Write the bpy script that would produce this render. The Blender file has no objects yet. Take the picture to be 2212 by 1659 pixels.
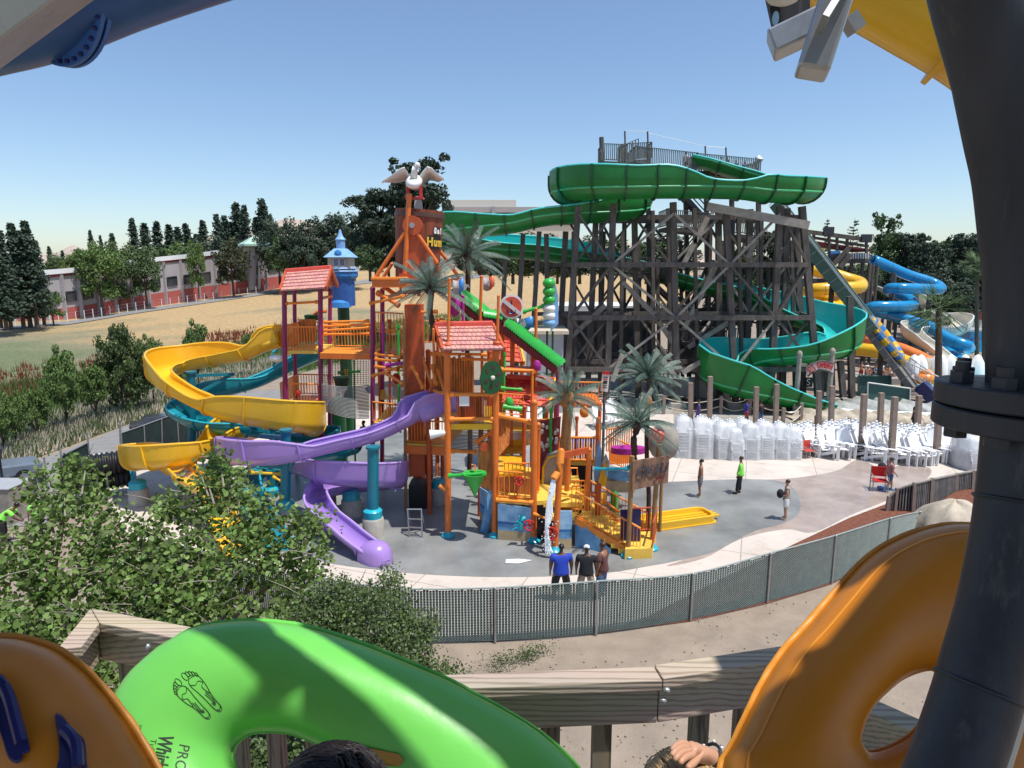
import bpy, math, random
from math import sin, cos, pi, radians, atan2, sqrt, acos, tan
from mathutils import Vector, Matrix, Euler
V = Vector
UP = V((0, 0, 1))
S = bpy.context.scene
# ---------------------------------------------------------------- camera, light, exposure
FPX, HCAM, PITCH = 1440.0, 10.5, math.atan(254.5/1440.0)
cam = bpy.data.cameras.new("camera"); camo = bpy.data.objects.new("camera", cam)
S.collection.objects.link(camo); S.camera = camo
cam.sensor_width = 36; cam.lens = 36*FPX/2212.0; cam.clip_start = .05; cam.clip_end = 6000
camo.location = (0, 0, HCAM); camo.rotation_euler = (pi/2-PITCH, 0, 0)
SUNV = V((0.29, -0.17, 0.94)).normalized()
w = bpy.data.worlds.new("World"); S.world = w; w.use_nodes = True
nt = w.node_tree; bg = nt.nodes['Background']
sky = nt.nodes.new('ShaderNodeTexSky'); sky.sky_type = 'NISHITA'; sky.sun_disc = False
sky.sun_elevation = math.asin(SUNV.z); sky.sun_rotation = atan2(SUNV.x, SUNV.y)
sky.altitude = 20; sky.air_density = 1.0; sky.dust_density = .6; sky.ozone_density = 4.0
nt.links.new(sky.outputs[0], bg.inputs[0]); bg.inputs[1].default_value = 0.14
sl = bpy.data.lights.new("sun", 'SUN'); sl.energy = 4.6; sl.angle = radians(.55); sl.color = (1, .965, .9)
slo = bpy.data.objects.new("sun", sl); S.collection.objects.link(slo)
slo.rotation_euler = SUNV.to_track_quat('Z', 'Y').to_euler()
S.view_settings.view_transform = 'Standard'; S.view_settings.look = 'None'
S.view_settings.exposure = 0.18; S.view_settings.gamma = 1.0
S.cycles.max_bounces = 6; S.cycles.transparent_max_bounces = 8; S.cycles.use_denoising = True
try: S.cycles.denoiser = 'OPENIMAGEDENOISE'
except Exception: pass

# ---------------------------------------------------------------- pixel <-> place helpers
_F = V((0, cos(PITCH), -sin(PITCH))); _U = V((0, sin(PITCH), cos(PITCH))); CAM = V((0, 0, HCAM))
def ray(u, v): return _F*FPX + V((u-1106.0, 0, 0)) + _U*(829.5-v)
def P(u, v, Y): r = ray(u, v); return CAM + r*(Y/r.y)
def G(u, v, z=0.0): r = ray(u, v); return CAM + r*((z-HCAM)/r.z)
def D(u, v, d): r = ray(u, v); return CAM + r.normalized()*d
def k(u, v, Y): return Y/ray(u, v).y          # metres per pixel there
def zr(x0, y0, wd):
    s = .54*wd/2212.0
    return lambda x, y: (x0*.54+x*s, y0*.54+y*s)
Z1 = zr(0, 600, 1100); Z2 = zr(1000, 1000, 600); Z3 = zr(1000, 1450, 700); Z4 = zr(1400, 550, 700)
Z5 = zr(1400, 1000, 600); Z6 = zr(1700, 1200, 600); Z7 = zr(1600, 1600, 600); Z8 = zr(1900, 1700, 800)
Y1 = zr(2150, 500, 1200); Y2 = zr(2200, 1100, 1000); Y3 = zr(2700, 1000, 866.6); Y4 = zr(3000, 800, 1000)
Y5 = zr(2600, 1350, 800); Y6 = zr(3200, 1450, 800); Y7 = zr(2600, 1750, 800); Y8 = zr(400, 1300, 900)
X1 = zr(0, 1700, 900); X2 = zr(900, 1700, 900); X3 = zr(0, 2350, 1000); X4 = zr(900, 2400, 1100)
X5 = zr(1900, 2300, 1029.3); X6 = zr(2700, 2050, 1396); X7 = zr(0, 0, 1200); X8 = zr(2900, 0, 1199.8)

# ---------------------------------------------------------------- materials
MATS = {}
def mat(name, col, rough=.5, var=.12, scale=3.0, bump=0.0, bscale=30.0, metal=0.0, island=0.0, trans=0.0,
        col2=None, spec=.5, coat=0.0, stretch=None, alpha=1.0):
    m = bpy.data.materials.new(name); m.use_nodes = True; n = m.node_tree.nodes; L = m.node_tree.links
    b = n['Principled BSDF']; MATS[name] = m
    b.inputs['Roughness'].default_value = rough; b.inputs['Metallic'].default_value = metal
    b.inputs['Specular IOR Level'].default_value = spec; b.inputs['Coat Weight'].default_value = coat
    b.inputs['Coat Roughness'].default_value = .12
    if alpha < 1: b.inputs['Alpha'].default_value = alpha
    tc = n.new('ShaderNodeTexCoord'); vec = tc.outputs['Object']
    if stretch:
        mp = n.new('ShaderNodeMapping'); mp.inputs['Scale'].default_value = stretch
        L.new(vec, mp.inputs['Vector']); vec = mp.outputs['Vector']
    no = n.new('ShaderNodeTexNoise'); no.inputs['Scale'].default_value = scale; no.inputs['Detail'].default_value = 6
    no.inputs['Roughness'].default_value = .62
    L.new(vec, no.inputs['Vector'])
    c1 = tuple(max(0, c*(1-var)) for c in col); c2 = col2 or tuple(min(1, c*(1+var)) for c in col)
    rp = n.new('ShaderNodeValToRGB'); rp.color_ramp.elements[0].position = .32; rp.color_ramp.elements[1].position = .68
    rp.color_ramp.elements[0].color = (*c1, 1); rp.color_ramp.elements[1].color = (*c2, 1)
    L.new(no.outputs['Fac'], rp.inputs['Fac']); out = rp.outputs['Color']
    if island:
        ge = n.new('ShaderNodeNewGeometry'); mr = n.new('ShaderNodeMapRange')
        mr.inputs['To Min'].default_value = 1-island; mr.inputs['To Max'].default_value = 1+island
        L.new(ge.outputs['Random Per Island'], mr.inputs['Value'])
        hs = n.new('ShaderNodeHueSaturation'); L.new(mr.outputs[0], hs.inputs['Value']); L.new(out, hs.inputs['Color']); out = hs.outputs['Color']
        mr2 = n.new('ShaderNodeMapRange'); mr2.inputs['To Min'].default_value = .485; mr2.inputs['To Max'].default_value = .51
        L.new(ge.outputs['Random Per Island'], mr2.inputs['Value']); L.new(mr2.outputs[0], hs.inputs['Hue'])
    L.new(out, b.inputs['Base Color'])
    if bump:
        n2 = n.new('ShaderNodeTexNoise'); n2.inputs['Scale'].default_value = bscale; n2.inputs['Detail'].default_value = 5
        L.new(vec, n2.inputs['Vector'])
        bu = n.new('ShaderNodeBump'); bu.inputs['Strength'].default_value = bump; bu.inputs['Distance'].default_value = .02
        L.new(n2.outputs['Fac'], bu.inputs['Height']); L.new(bu.outputs['Normal'], b.inputs['Normal'])
    if trans:
        tr = n.new('ShaderNodeBsdfTranslucent'); mx = n.new('ShaderNodeMixShader'); mx.inputs[0].default_value = trans
        L.new(out, tr.inputs['Color']); L.new(b.outputs[0], mx.inputs[1]); L.new(tr.outputs[0], mx.inputs[2])
        L.new(mx.outputs[0], n['Material Output'].inputs['Surface'])
    return m

# ---------------------------------------------------------------- mesh builder
ROOT = {}
class MB:
    def __init__(s): s.v = []; s.f = []; s.m = []; s.mi = 0
    def add(s, vs, fs, mi=None):
        o = len(s.v); s.v.extend([tuple(a) for a in vs]); mi = s.mi if mi is None else mi
        for f in fs: s.f.append(tuple(i+o for i in f)); s.m.append(mi)
        return s
    def box(s, c, sz, R=None, mi=None):
        c = V(c); h = V(sz)*.5; vs = []
        for x in (-1, 1):
            for y in (-1, 1):
                for z in (-1, 1):
                    p = V((x*h.x, y*h.y, z*h.z)); vs.append(c+(R@p if R else p))
        return s.add(vs, [(0, 1, 3, 2), (4, 6, 7, 5), (0, 4, 5, 1), (2, 3, 7, 6), (0, 2, 6, 4), (1, 5, 7, 3)], mi)
    def bar(s, a, b, wd, ht, up=UP, mi=None):
        a = V(a); b = V(b); t = (b-a)
        if t.length < 1e-6: return s
        t.normalize(); up = V(up)
        if abs(t.dot(up)) > .97: up = V((0, 1, 0)) if abs(t.y) < .9 else V((1, 0, 0))
        sd = t.cross(up).normalized(); n = sd.cross(t); sd *= wd/2; n *= ht/2
        vs = [p+i*sd+j*n for p in (a, b) for i, j in ((-1, -1), (1, -1), (1, 1), (-1, 1))]
        return s.add(vs, [(0, 1, 2, 3), (7, 6, 5, 4), (0, 4, 5, 1), (1, 5, 6, 2), (2, 6, 7, 3), (3, 7, 4, 0)], mi)
    def ring(s, c, t, r, n, up=UP):
        t = V(t).normalized(); up = V(up)
        if abs(t.dot(up)) > .97: up = V((0, 1, 0))
        sd = t.cross(up).normalized(); nn = sd.cross(t)
        return [V(c)+sd*(r*cos(2*pi*i/n))+nn*(r*sin(2*pi*i/n)) for i in range(n)]
    def tube(s, a, b, r0, r1=None, n=10, caps=True, mi=None):
        a = V(a); b = V(b); r1 = r0 if r1 is None else r1
        if (b-a).length < 1e-6: return s
        vs = s.ring(a, b-a, r0, n)+s.ring(b, b-a, r1, n)
        fs = [(i, (i+1) % n, n+(i+1) % n, n+i) for i in range(n)]
        if caps: fs += [tuple(range(n))[::-1], tuple(range(n, 2*n))]
        return s.add(vs, fs, mi)
    def pipe(s, pts, r, n=8, caps=True, mi=None, closed=False, up=UP):
        pts = [V(p) for p in pts]; N = len(pts); vs = []
        for i, p in enumerate(pts):
            if closed: t = pts[(i+1) % N]-pts[i-1]
            else: t = pts[min(i+1, N-1)]-pts[max(i-1, 0)]
            rr = r[i] if isinstance(r, (list, tuple)) else r
            vs += s.ring(p, t, rr, n, up)
        fs = []
        for j in range(N if closed else N-1):
            for i in range(n):
                q = (j+1) % N; fs.append((j*n+i, j*n+(i+1) % n, q*n+(i+1) % n, q*n+i))
        if caps and not closed: fs += [tuple(range(n))[::-1], tuple(range((N-1)*n, N*n))]
        return s.add(vs, fs, mi)
    def lathe(s, c, prof, n=16, mi=None, R=None, sx=1, sy=1):
        c = V(c); vs = []
        for r, z in prof:
            for i in range(n):
                p = V((r*cos(2*pi*i/n)*sx, r*sin(2*pi*i/n)*sy, z)); vs.append(c+(R@p if R else p))
        fs = [(j*n+i, j*n+(i+1) % n, (j+1)*n+(i+1) % n, (j+1)*n+i) for j in range(len(prof)-1) for i in range(n)]
        if prof[0][0] > 1e-5: fs.append(tuple(range(n))[::-1])
        if prof[-1][0] > 1e-5: fs.append(tuple(range((len(prof)-1)*n, len(prof)*n)))
        return s.add(vs, fs, mi)
    def ball(s, c, r, n=12, mi=None, R=None):
        r = V(r) if not isinstance(r, (int, float)) else V((r, r, r)); m = max(5, n//2); prof = []
        c = V(c); vs = [];
        for j in range(m+1):
            a = -pi/2+pi*j/m
            for i in range(n):
                p = V((r.x*cos(a)*cos(2*pi*i/n), r.y*cos(a)*sin(2*pi*i/n), r.z*sin(a))); vs.append(c+(R@p if R else p))
        return s.add(vs, [(j*n+i, j*n+(i+1) % n, (j+1)*n+(i+1) % n, (j+1)*n+i) for j in range(m) for i in range(n)], mi)
    def prism(s, poly, off, mi=None):
        poly = [V(p) for p in poly]; off = V(off); n = len(poly)
        vs = poly+[p+off for p in poly]
        return s.add(vs, [tuple(range(n)), tuple(range(2*n-1, n-1, -1))]+[(i, n+i, n+(i+1) % n, (i+1) % n) for i in range(n)], mi)
    def quad(s, *p, mi=None): return s.add(p, [tuple(range(len(p)))], mi)
    def grid(s, rows, mi=None, closed=False):
        m = len(rows[0]); vs = [p for r in rows for p in r]; e = m if closed else m-1
        return s.add(vs, [(j*m+i, j*m+(i+1) % m, (j+1)*m+(i+1) % m, (j+1)*m+i) for j in range(len(rows)-1) for i in range(e)], mi)
    def build(s, name, mats, parent=None, smooth=False, bevel=0):
        me = bpy.data.meshes.new(name); o = bpy.data.objects.new(name, me)
        off = ROOT.get(parent.name, V()) if parent else V()
        if off.length: s.v = [(a[0]-off.x, a[1]-off.y, a[2]-off.z) for a in s.v]
        me.from_pydata(s.v, [], s.f); me.update()
        if not isinstance(mats, (list, tuple)): mats = [mats]
        for q in mats: me.materials.append(MATS[q] if isinstance(q, str) else q)
        if len(mats) > 1: me.polygons.foreach_set('material_index', s.m)
        if smooth:
            me.polygons.foreach_set('use_smooth', [True]*len(me.polygons))
            if smooth != 2: me.set_sharp_from_angle(angle=radians(38))
        S.collection.objects.link(o)
        if parent: o.parent = parent; ROOT[o.name] = off.copy()
        if bevel:
            bv = o.modifiers.new('bevel', 'BEVEL'); bv.width = bevel; bv.segments = 2; bv.limit_method = 'ANGLE'
        return o
def tag(o, label=None, cat=None, group=None, kind=None):
    if label: o['label'] = label
    if cat: o['category'] = cat
    if group: o['group'] = group
    if kind: o['kind'] = kind
    return o
def thing(name, loc, label, cat, group=None):
    o = bpy.data.objects.new(name, None); S.collection.objects.link(o); o.location = loc; o.empty_display_size = .2
    ROOT[o.name] = V(loc); return tag(o, label, cat, group)
def dup(root, loc=None, rz=None, label=None, sc=None):
    def cp(o, par):
        c = o.copy(); S.collection.objects.link(c)
        if par: c.parent = par
        for ch in list(KIDS.get(o.name, [])): cp(ch, c)
        return c
    global KIDS
    c = cp(root, None)
    if loc is not None: c.location = loc
    if rz is not None: c.rotation_euler.z = rz
    if sc is not None: c.scale = sc if not isinstance(sc, (int, float)) else (sc, sc, sc)
    if label: c['label'] = label
    ROOT[c.name] = V(c.location); return c
KIDS = {}
def kids(root):
    for o in (root,)+tuple(root.children_recursive): KIDS[o.name] = list(o.children)
    return root
def catmull(pts, n):
    """pts: list of equal-length numeric tuples/Vectors -> smooth list"""
    out = []; N = len(pts)
    for i in range(N-1):
        p0 = pts[max(i-1, 0)]; p1 = pts[i]; p2 = pts[i+1]; p3 = pts[min(i+2, N-1)]
        for j in range(n):
            t = j/n; t2 = t*t; t3 = t2*t
            out.append([.5*(2*b+(c-a)*t+(2*a-5*b+4*c-d)*t2+(3*b-a-3*c+d)*t3) for a, b, c, d in zip(p0, p1, p2, p3)])
    out.append(list(pts[-1])); return out
def resample(pts, step):
    out = [pts[0]]; acc = 0
    for a, b in zip(pts, pts[1:]):
        acc += (V(b[:3])-V(a[:3])).length
        if acc >= step: out.append(b); acc = 0
    if out[-1] is not pts[-1]: out.append(pts[-1])
    return out
def ctl(path, Y=None):
    """path: (u, v, Y, ...) pixel+depth controls -> xyz controls"""
    return [tuple(P(c[0], c[1], c[2]))+tuple(c[3:]) for c in path]
ORD = "first second third fourth fifth sixth seventh eighth ninth tenth eleventh twelfth thirteenth fourteenth fifteenth sixteenth seventeenth eighteenth nineteenth twentieth".split()

# ---------------------------------------------------------------- slides
def trough(root, path, r, min_, mout, rim, rimr=.05, flange=0, seam=None, step=.35, thick=.06, nn=14, mid=False, name='trough', flangemat=None, fw=1.0):
    """path controls (x,y,z,hl,hr): wall heights in metres left / right of travel"""
    pts = resample(catmull(path, 14), step); N = len(pts); rin = []; rout = []; L = []; Rr = []; frames = []; midl = []
    for i, p in enumerate(pts):
        c = V(p[:3]); t = V(pts[min(i+1, N-1)][:3])-V(pts[max(i-1, 0)][:3]); t.normalize()
        sd = t.cross(UP).normalized(); n = sd.cross(t).normalized()
        def sec(rr, dz=0, p=p):
            row = []
            for sgn, h in ((-1, p[3]), (1, p[4])):
                a = acos(max(-1, 1-min(h, r)/r)) if h < r else pi/2; ext = max(0, h-r)
                half = []
                m = nn//2
                for j in range(m+1): th = a*j/m; half.append(c+sd*(sgn*rr*sin(th))+n*(r-rr*cos(th)))
                half.append(half[-1]+n*max(ext, .001))
                row = half[::-1][:-1]+half if False else (row+half if row else half[::-1])
            del row[len(row)//2]
            return row
        a = sec(r); b = sec(r+thick); rin.append(a); rout.append(b); L.append((a[0]+b[0])/2); Rr.append((a[-1]+b[-1])/2)
        frames.append((c, t, sd, n, sec))
    mb = MB(); mb.grid(rin, mi=0); mb.grid([q[::-1] for q in rout], mi=1)
    for q in (0, N-1):
        a, b = rin[q], rout[q]
        for i in range(len(a)-1): mb.quad(a[i], a[i+1], b[i+1], b[i], mi=1)
    mb.build(name, [min_, mout], root, smooth=True)
    if rim:
        for side in (L, Rr):
            m2 = MB(); m2.pipe(side, rimr, 6); m2.build('rim', rim, root, smooth=True)
    if flange:
        d = 0
        for i in range(1, N-1):
            d += (frames[i][0]-frames[i-1][0]).length
            if d >= flange:
                d = 0; c, t, sd, n, sec = frames[i]; a = sec(r+thick*.6); b = sec(r+thick+.07*fw)
                rows = [[q-t*.03*fw for q in b], [q+t*.03*fw for q in b]]
                m3 = MB(); m3.grid([[q-t*.03*fw for q in a], rows[0], rows[1], [q+t*.03*fw for q in a]]); m3.build('joint_flange', flangemat or mout, root)
    if mid:
        m4 = MB()
        for sgn in (-1, 1):
            m4.pipe([c+sd*(sgn*(r+thick)*sin(radians(62)))+n*(r-(r+thick)*cos(radians(62))) for c, t, sd, n, s_ in frames], .085, 6)
        m4.build('side_seam', mid, root, smooth=True)
    return frames
def tubeslide(root, path, r, m, seam, step=.5, ringstep=2.2, n=18):
    pts = [V(p[:3]) for p in resample(catmull(path, 12), step)]
    mb = MB(); mb.pipe(pts, r, n, caps=False); o = mb.build('tube', m, root, smooth=True)
    so = o.modifiers.new('shell', 'SOLIDIFY'); so.thickness = .05
    d = 0
    for i in range(len(pts)-1):
        d += (pts[i+1]-pts[i]).length
        if d > ringstep:
            d = 0; t = (pts[i+1]-pts[i]).normalized(); m2 = MB(); m2.tube(pts[i]-t*.03, pts[i]+t*.03, r+.06, n=n, caps=False); m2.build('joint_ring', seam, root)
    m3 = MB()
    for sg in (-1, 1):
        m3.pipe([p+V((pts[min(i+1, len(pts)-1)]-pts[max(i-1, 0)]).normalized().cross(UP))*sg*(r+.02) for i, p in enumerate(pts)], .04, 5)
    m3.build('side_seam', seam, root)
def railing(mb, a, b, h, sp=.13, r=.02, rr=.035, wood=False, mid=False):
    a = V(a); b = V(b); n = max(1, int((b-a).length/sp)); hv = V((0, 0, h))
    if wood:
        mb.bar(a+hv, b+hv, .1, .05); mb.bar(a+V((0, 0, .12)), b+V((0, 0, .12)), .05, .09)
        for i in range(n+1):
            p = a.lerp(b, i/n); mb.bar(p+V((0, 0, .08)), p+hv*.98, .035, .08, up=(b-a))
    else:
        mb.tube(a+hv, b+hv, rr, n=8); mb.tube(a+V((0, 0, .08)), b+V((0, 0, .08)), rr*.8, n=6)
        for i in range(n+1):
            p = a.lerp(b, i/n); mb.tube(p+V((0, 0, .08)), p+hv, r, n=5, caps=False)
# ---------------------------------------------------------------- material library
M = mat
M('soil', (.27, .215, .165), .95, .16, 1.1, bump=.9, bscale=9); M('mulch', (.16, .055, .03), .95, .35, 6, bump=.7, bscale=20)
M('asphalt', (.22, .215, .21), .9, .12, 1.2, bump=.3, bscale=30); M('path_grey', (.30, .285, .26), .9, .1, 1.0)
M('concrete_pale', (.57, .50, .44), .85, .07, .5, bump=.1, bscale=20); M('concrete', (.42, .39, .34), .85, .15, 4, bump=.3)
M('wet_pad', (.225, .23, .225), .3, .3, .45, spec=.5, bump=.05, bscale=2); M('wet_tan', (.36, .29, .25), .24, .2, .8, spec=.5)
M('rock', (.43, .37, .29), .95, .3, 1.3, bump=.9, bscale=4); M('rock_grey', (.36, .37, .35), .9, .25, 1.3, bump=.8, bscale=4)
M('water_pool', (.22, .62, .72), .08, .15, 1.5, bump=.5, bscale=6); M('foam', (.85, .9, .92), .4, .05)
M('orange', (.72, .17, .025), .35, .1, 2.5); M('orange_dark', (.5, .085, .02), .5, .18, 2.5, bump=.15); M('orange_bright', (.85, .26, .03), .38, .1)
M('bark_panel', (.50, .17, .035), .6, .5, 5, bump=.6, bscale=12, stretch=(3, 3, .35))
M('yellow', (.80, .46, .02), .3, .05, 1.5, coat=.3); M('yellow_under', (.72, .40, .03), .4, .1, 1.5); M('yellow_deck', (.82, .52, .08), .5, .1, 4)
M('purple', (.36, .22, .58), .3, .06, 1.5, coat=.3); M('purple_rim', (.45, .30, .68), .3, .05, 1.5); M('magenta_post', (.26, .02, .12), .35, .1, 2)
M('magenta', (.38, .02, .25), .4, .1); M('teal', (.01, .26, .33), .3, .1, 1.5, coat=.2); M('teal_post', (.005, .17, .23), .35, .12, 2); M('teal_bright', (.02, .38, .48), .3, .08)
M('green_slide', (.008, .18, .028), .38, .25, .35); M('green_rim', (.06, .42, .16), .35, .1); M('cyan_slide', (.03, .50, .48), .2, .08, .5, coat=.3)
M('cyan_rim', (.08, .60, .56), .3, .05); M('green_toy', (.04, .42, .06), .35, .12); M('green_dark', (.006, .075, .022), .4, .15)
M('roof_pink', (.60, .29, .24), .55, .12, 8, island=.06); M('roof_ridge', (.72, .10, .07), .4, .08); M('roof_red', (.62, .09, .045), .45, .2, 4, island=.14)
M('blue_house', (.22, .42, .70), .5, .1); M('blue_deep', (.03, .11, .35), .4, .12); M('blue_toy', (.04, .22, .55), .4, .1); M('house_wall', (.42, .40, .33), .7, .12, 3)
M('wood_grey', (.10, .085, .075), .85, .38, 1.6, bump=.5, bscale=12, stretch=(2, 2, .5), island=.38); M('wood_pale', (.30, .27, .23), .85, .25, 2, bump=.4, island=.25)
M('wood_rail_far', (.17, .16, .15), .85, .25, 3, island=.25); M('post_brown', (.27, .205, .165), .85, .18, 3)
M('galv', (.42, .43, .43), .38, .12, 6, metal=.75); M('steel_dark', (.040, .042, .052), .5, .3, 4, bump=.15, bscale=14, metal=.3, stretch=(2, 2, .6))
M('black', (.012, .012, .014), .5, .2); M('white', (.80, .80, .78), .45, .04); M('white_dirty', (.62, .62, .60), .6, .1, 2); M('chair_white', (.84, .84, .84), .4, .04)
M('plastic_wrap', (.78, .80, .82), .2, .08, 3, bump=1, bscale=7, alpha=.5); M('red', (.52, .02, .02), .4, .1); M('navy', (.012, .016, .10), .3, .2)
M('barrel', (.22, .05, .02), .6, .45, 2.5, bump=.3, bscale=10, stretch=(4, 4, .25)); M('hoop', (.10, .05, .04), .5, .2)
M('frond', (.10, .16, .125), .5, .18, 6, island=.3, trans=.15); M('palm_trunk', (.06, .025, .016), .8, .3, 5, bump=.5)
M('palm_trunk_tan', (.33, .17, .06), .6, .15, 3)
M('leaf_tree', (.105, .185, .035), .5, .25, 1.5, island=.55, trans=.32, col2=(.19, .27, .075), spec=.3); M('leaf_shrub', (.075, .115, .03), .5, .25, 1.5, island=.45, trans=.2)
M('leaf_far', (.115, .19, .045), .7, .25, .3, island=.35, trans=.2); M('leaf_dark', (.048, .075, .045), .7, .25, .3, island=.4, trans=.1)
M('leaf_conifer', (.042, .072, .045), .75, .25, .3, island=.4, trans=.08); M('leaf_mid', (.08, .135, .045), .7, .25, .3, island=.4, trans=.15); M('leaf_olive', (.06, .07, .03), .7, .25, .3, island=.4, trans=.15)
M('bark', (.10, .075, .055), .9, .3, 5, bump=.5); M('twig', (.30, .26, .21), .8, .2, 8)
M('slat_green', (.02, .05, .045), .6, .3, 3, island=.2); M('wire', (.27, .32, .30), .5, .1); M('net_grey', (.16, .16, .16), .6, .1); M('fence_green', (.015, .035, .035), .8, .2, 2)
M('screen_green', (.04, .11, .10), .7, .15, 1); M('mesh_dark', (.02, .025, .03), .8, .2)
M('tube_green', (.16, .57, .10), .34, .07, 2.5, spec=.4, trans=.06, bump=.12, bscale=9); M('tube_orange', (.60, .205, .014), .36, .08, 2.5, spec=.4, trans=.05, bump=.12, bscale=8); M('handle_orange', (.42, .20, .03), .5, .1); M('tube_lip', (.70, .28, .03), .4, .05)
M('skin', (.50, .27, .17), .5, .08, 4); M('skin_dark', (.13, .055, .03), .5, .1, 4); M('skin_mid', (.30, .14, .075), .5, .08, 4)
M('hair_black', (.012, .008, .008), .4, .3, 12, stretch=(6, 1, 6)); M('hair_blond', (.42, .28, .14), .4, .35, 14, stretch=(6, 1, 6)); M('hair_brown', (.05, .025, .015), .5, .2)
M('cloth_blue', (.015, .05, .42), .8, .1); M('cloth_black', (.012, .013, .016), .85, .2); M('cloth_brown', (.12, .045, .04), .85, .1); M('cloth_grey', (.16, .16, .18), .85, .1)
M('cloth_lime', (.26, .80, .10), .8, .05); M('cloth_white', (.72, .74, .74), .8, .05); M('cloth_denim', (.07, .13, .26), .85, .1); M('cloth_pink', (.36, .15, .17), .85, .1); M('cloth_khaki', (.33, .28, .24), .85, .1)
M('cloth_purple', (.12, .06, .3), .85, .1); M('cloth_red', (.5, .05, .04), .85, .1)
M('bldg_grey', (.40, .37, .38), .85, .06, .3); M('bldg_red', (.42, .10, .085), .85, .1, .3); M('bldg_white', (.80, .80, .80), .6, .04); M('bldg_cream', (.62, .58, .50), .8, .05); M('bldg_band', (.33, .34, .36), .6, .08)
M('glass_dark', (.05, .055, .065), .15, .2, .5); M('roof_green', (.36, .52, .43), .6, .06); M('trim_red', (.20, .03, .03), .7, .1); M('glass_blue', (.10, .16, .28), .15, .15)
M('tan_far', (.55, .47, .36), .8, .1); M('ink', (.01, .03, .01), .6, .1); M('sign_brown', (.24, .13, .08), .7, .25, 4, bump=.4); M('sign_text', (.07, .06, .07), .6, .1); M('gold', (.75, .50, .05), .4, .1)
M('slide_beige', (.66, .62, .52), .3, .06, 1, coat=.2); M('blue_slide', (.012, .25, .52), .22, .06, 1, coat=.4); M('blue_seam', (.01, .13, .28), .5, .05); M('yellow_seam', (.45, .28, .02), .5, .05)
M('orange_slide', (.82, .22, .06), .3, .06, 1, coat=.3); M('sea_panel', (.10, .32, .62), .5, .3, 2, col2=(.22, .48, .75)); M('sand_panel', (.50, .38, .22), .6, .15, 3); M('sea_deep', (.03, .17, .45), .5, .15, 2)
M('dusty_green', (.14, .22, .17), .5, .2, 3); M('car_blue', (.16, .19, .24), .3, .05, coat=.4); M('hill', (.42, .34, .27), .95, .15, .01); M('maroon', (.20, .03, .035), .7, .15)

def wood_mat(name, a, b, sc, ax):
    m = bpy.data.materials.new(name); m.use_nodes = True; n = m.node_tree.nodes; L = m.node_tree.links; bs = n['Principled BSDF']; MATS[name] = m
    tc = n.new('ShaderNodeTexCoord'); mp = n.new('ShaderNodeMapping'); mp.inputs['Scale'].default_value = ax
    L.new(tc.outputs['Object'], mp.inputs['Vector'])
    wv = n.new('ShaderNodeTexWave'); wv.wave_type = 'RINGS'; wv.inputs['Scale'].default_value = sc; wv.inputs['Distortion'].default_value = 5; wv.inputs['Detail'].default_value = 4; wv.inputs['Detail Scale'].default_value = 1.6
    L.new(mp.outputs[0], wv.inputs['Vector'])
    rp = n.new('ShaderNodeValToRGB'); rp.color_ramp.elements[0].color = (*a, 1); rp.color_ramp.elements[1].color = (*b, 1)
    rp.color_ramp.elements[0].position = .0; rp.color_ramp.elements[1].position = .45
    L.new(wv.outputs['Fac'], rp.inputs['Fac'])
    no = n.new('ShaderNodeTexNoise'); no.inputs['Scale'].default_value = 5; mx = n.new('ShaderNodeMix'); mx.data_type = 'RGBA'; mx.blend_type = 'MULTIPLY'; mx.inputs[0].default_value = .5
    L.new(mp.outputs[0], no.inputs['Vector']); L.new(rp.outputs[0], mx.inputs[6]); L.new(no.outputs['Color'], mx.inputs[7])
    hs = n.new('ShaderNodeHueSaturation'); hs.inputs['Saturation'].default_value = .8; hs.inputs['Value'].default_value = 1.35; L.new(mx.outputs[2], hs.inputs['Color'])
    L.new(hs.outputs[0], bs.inputs['Base Color']); bs.inputs['Roughness'].default_value = .8
    bu = n.new('ShaderNodeBump'); bu.inputs['Strength'].default_value = .35; bu.inputs['Distance'].default_value = .004
    L.new(wv.outputs['Fac'], bu.inputs['Height']); L.new(bu.outputs[0], bs.inputs['Normal'])
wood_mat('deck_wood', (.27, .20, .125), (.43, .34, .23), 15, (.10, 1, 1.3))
wood_mat('deck_wood_v', (.09, .06, .035), (.23, .165, .10), 18, (1.3, 1, .12))

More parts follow.
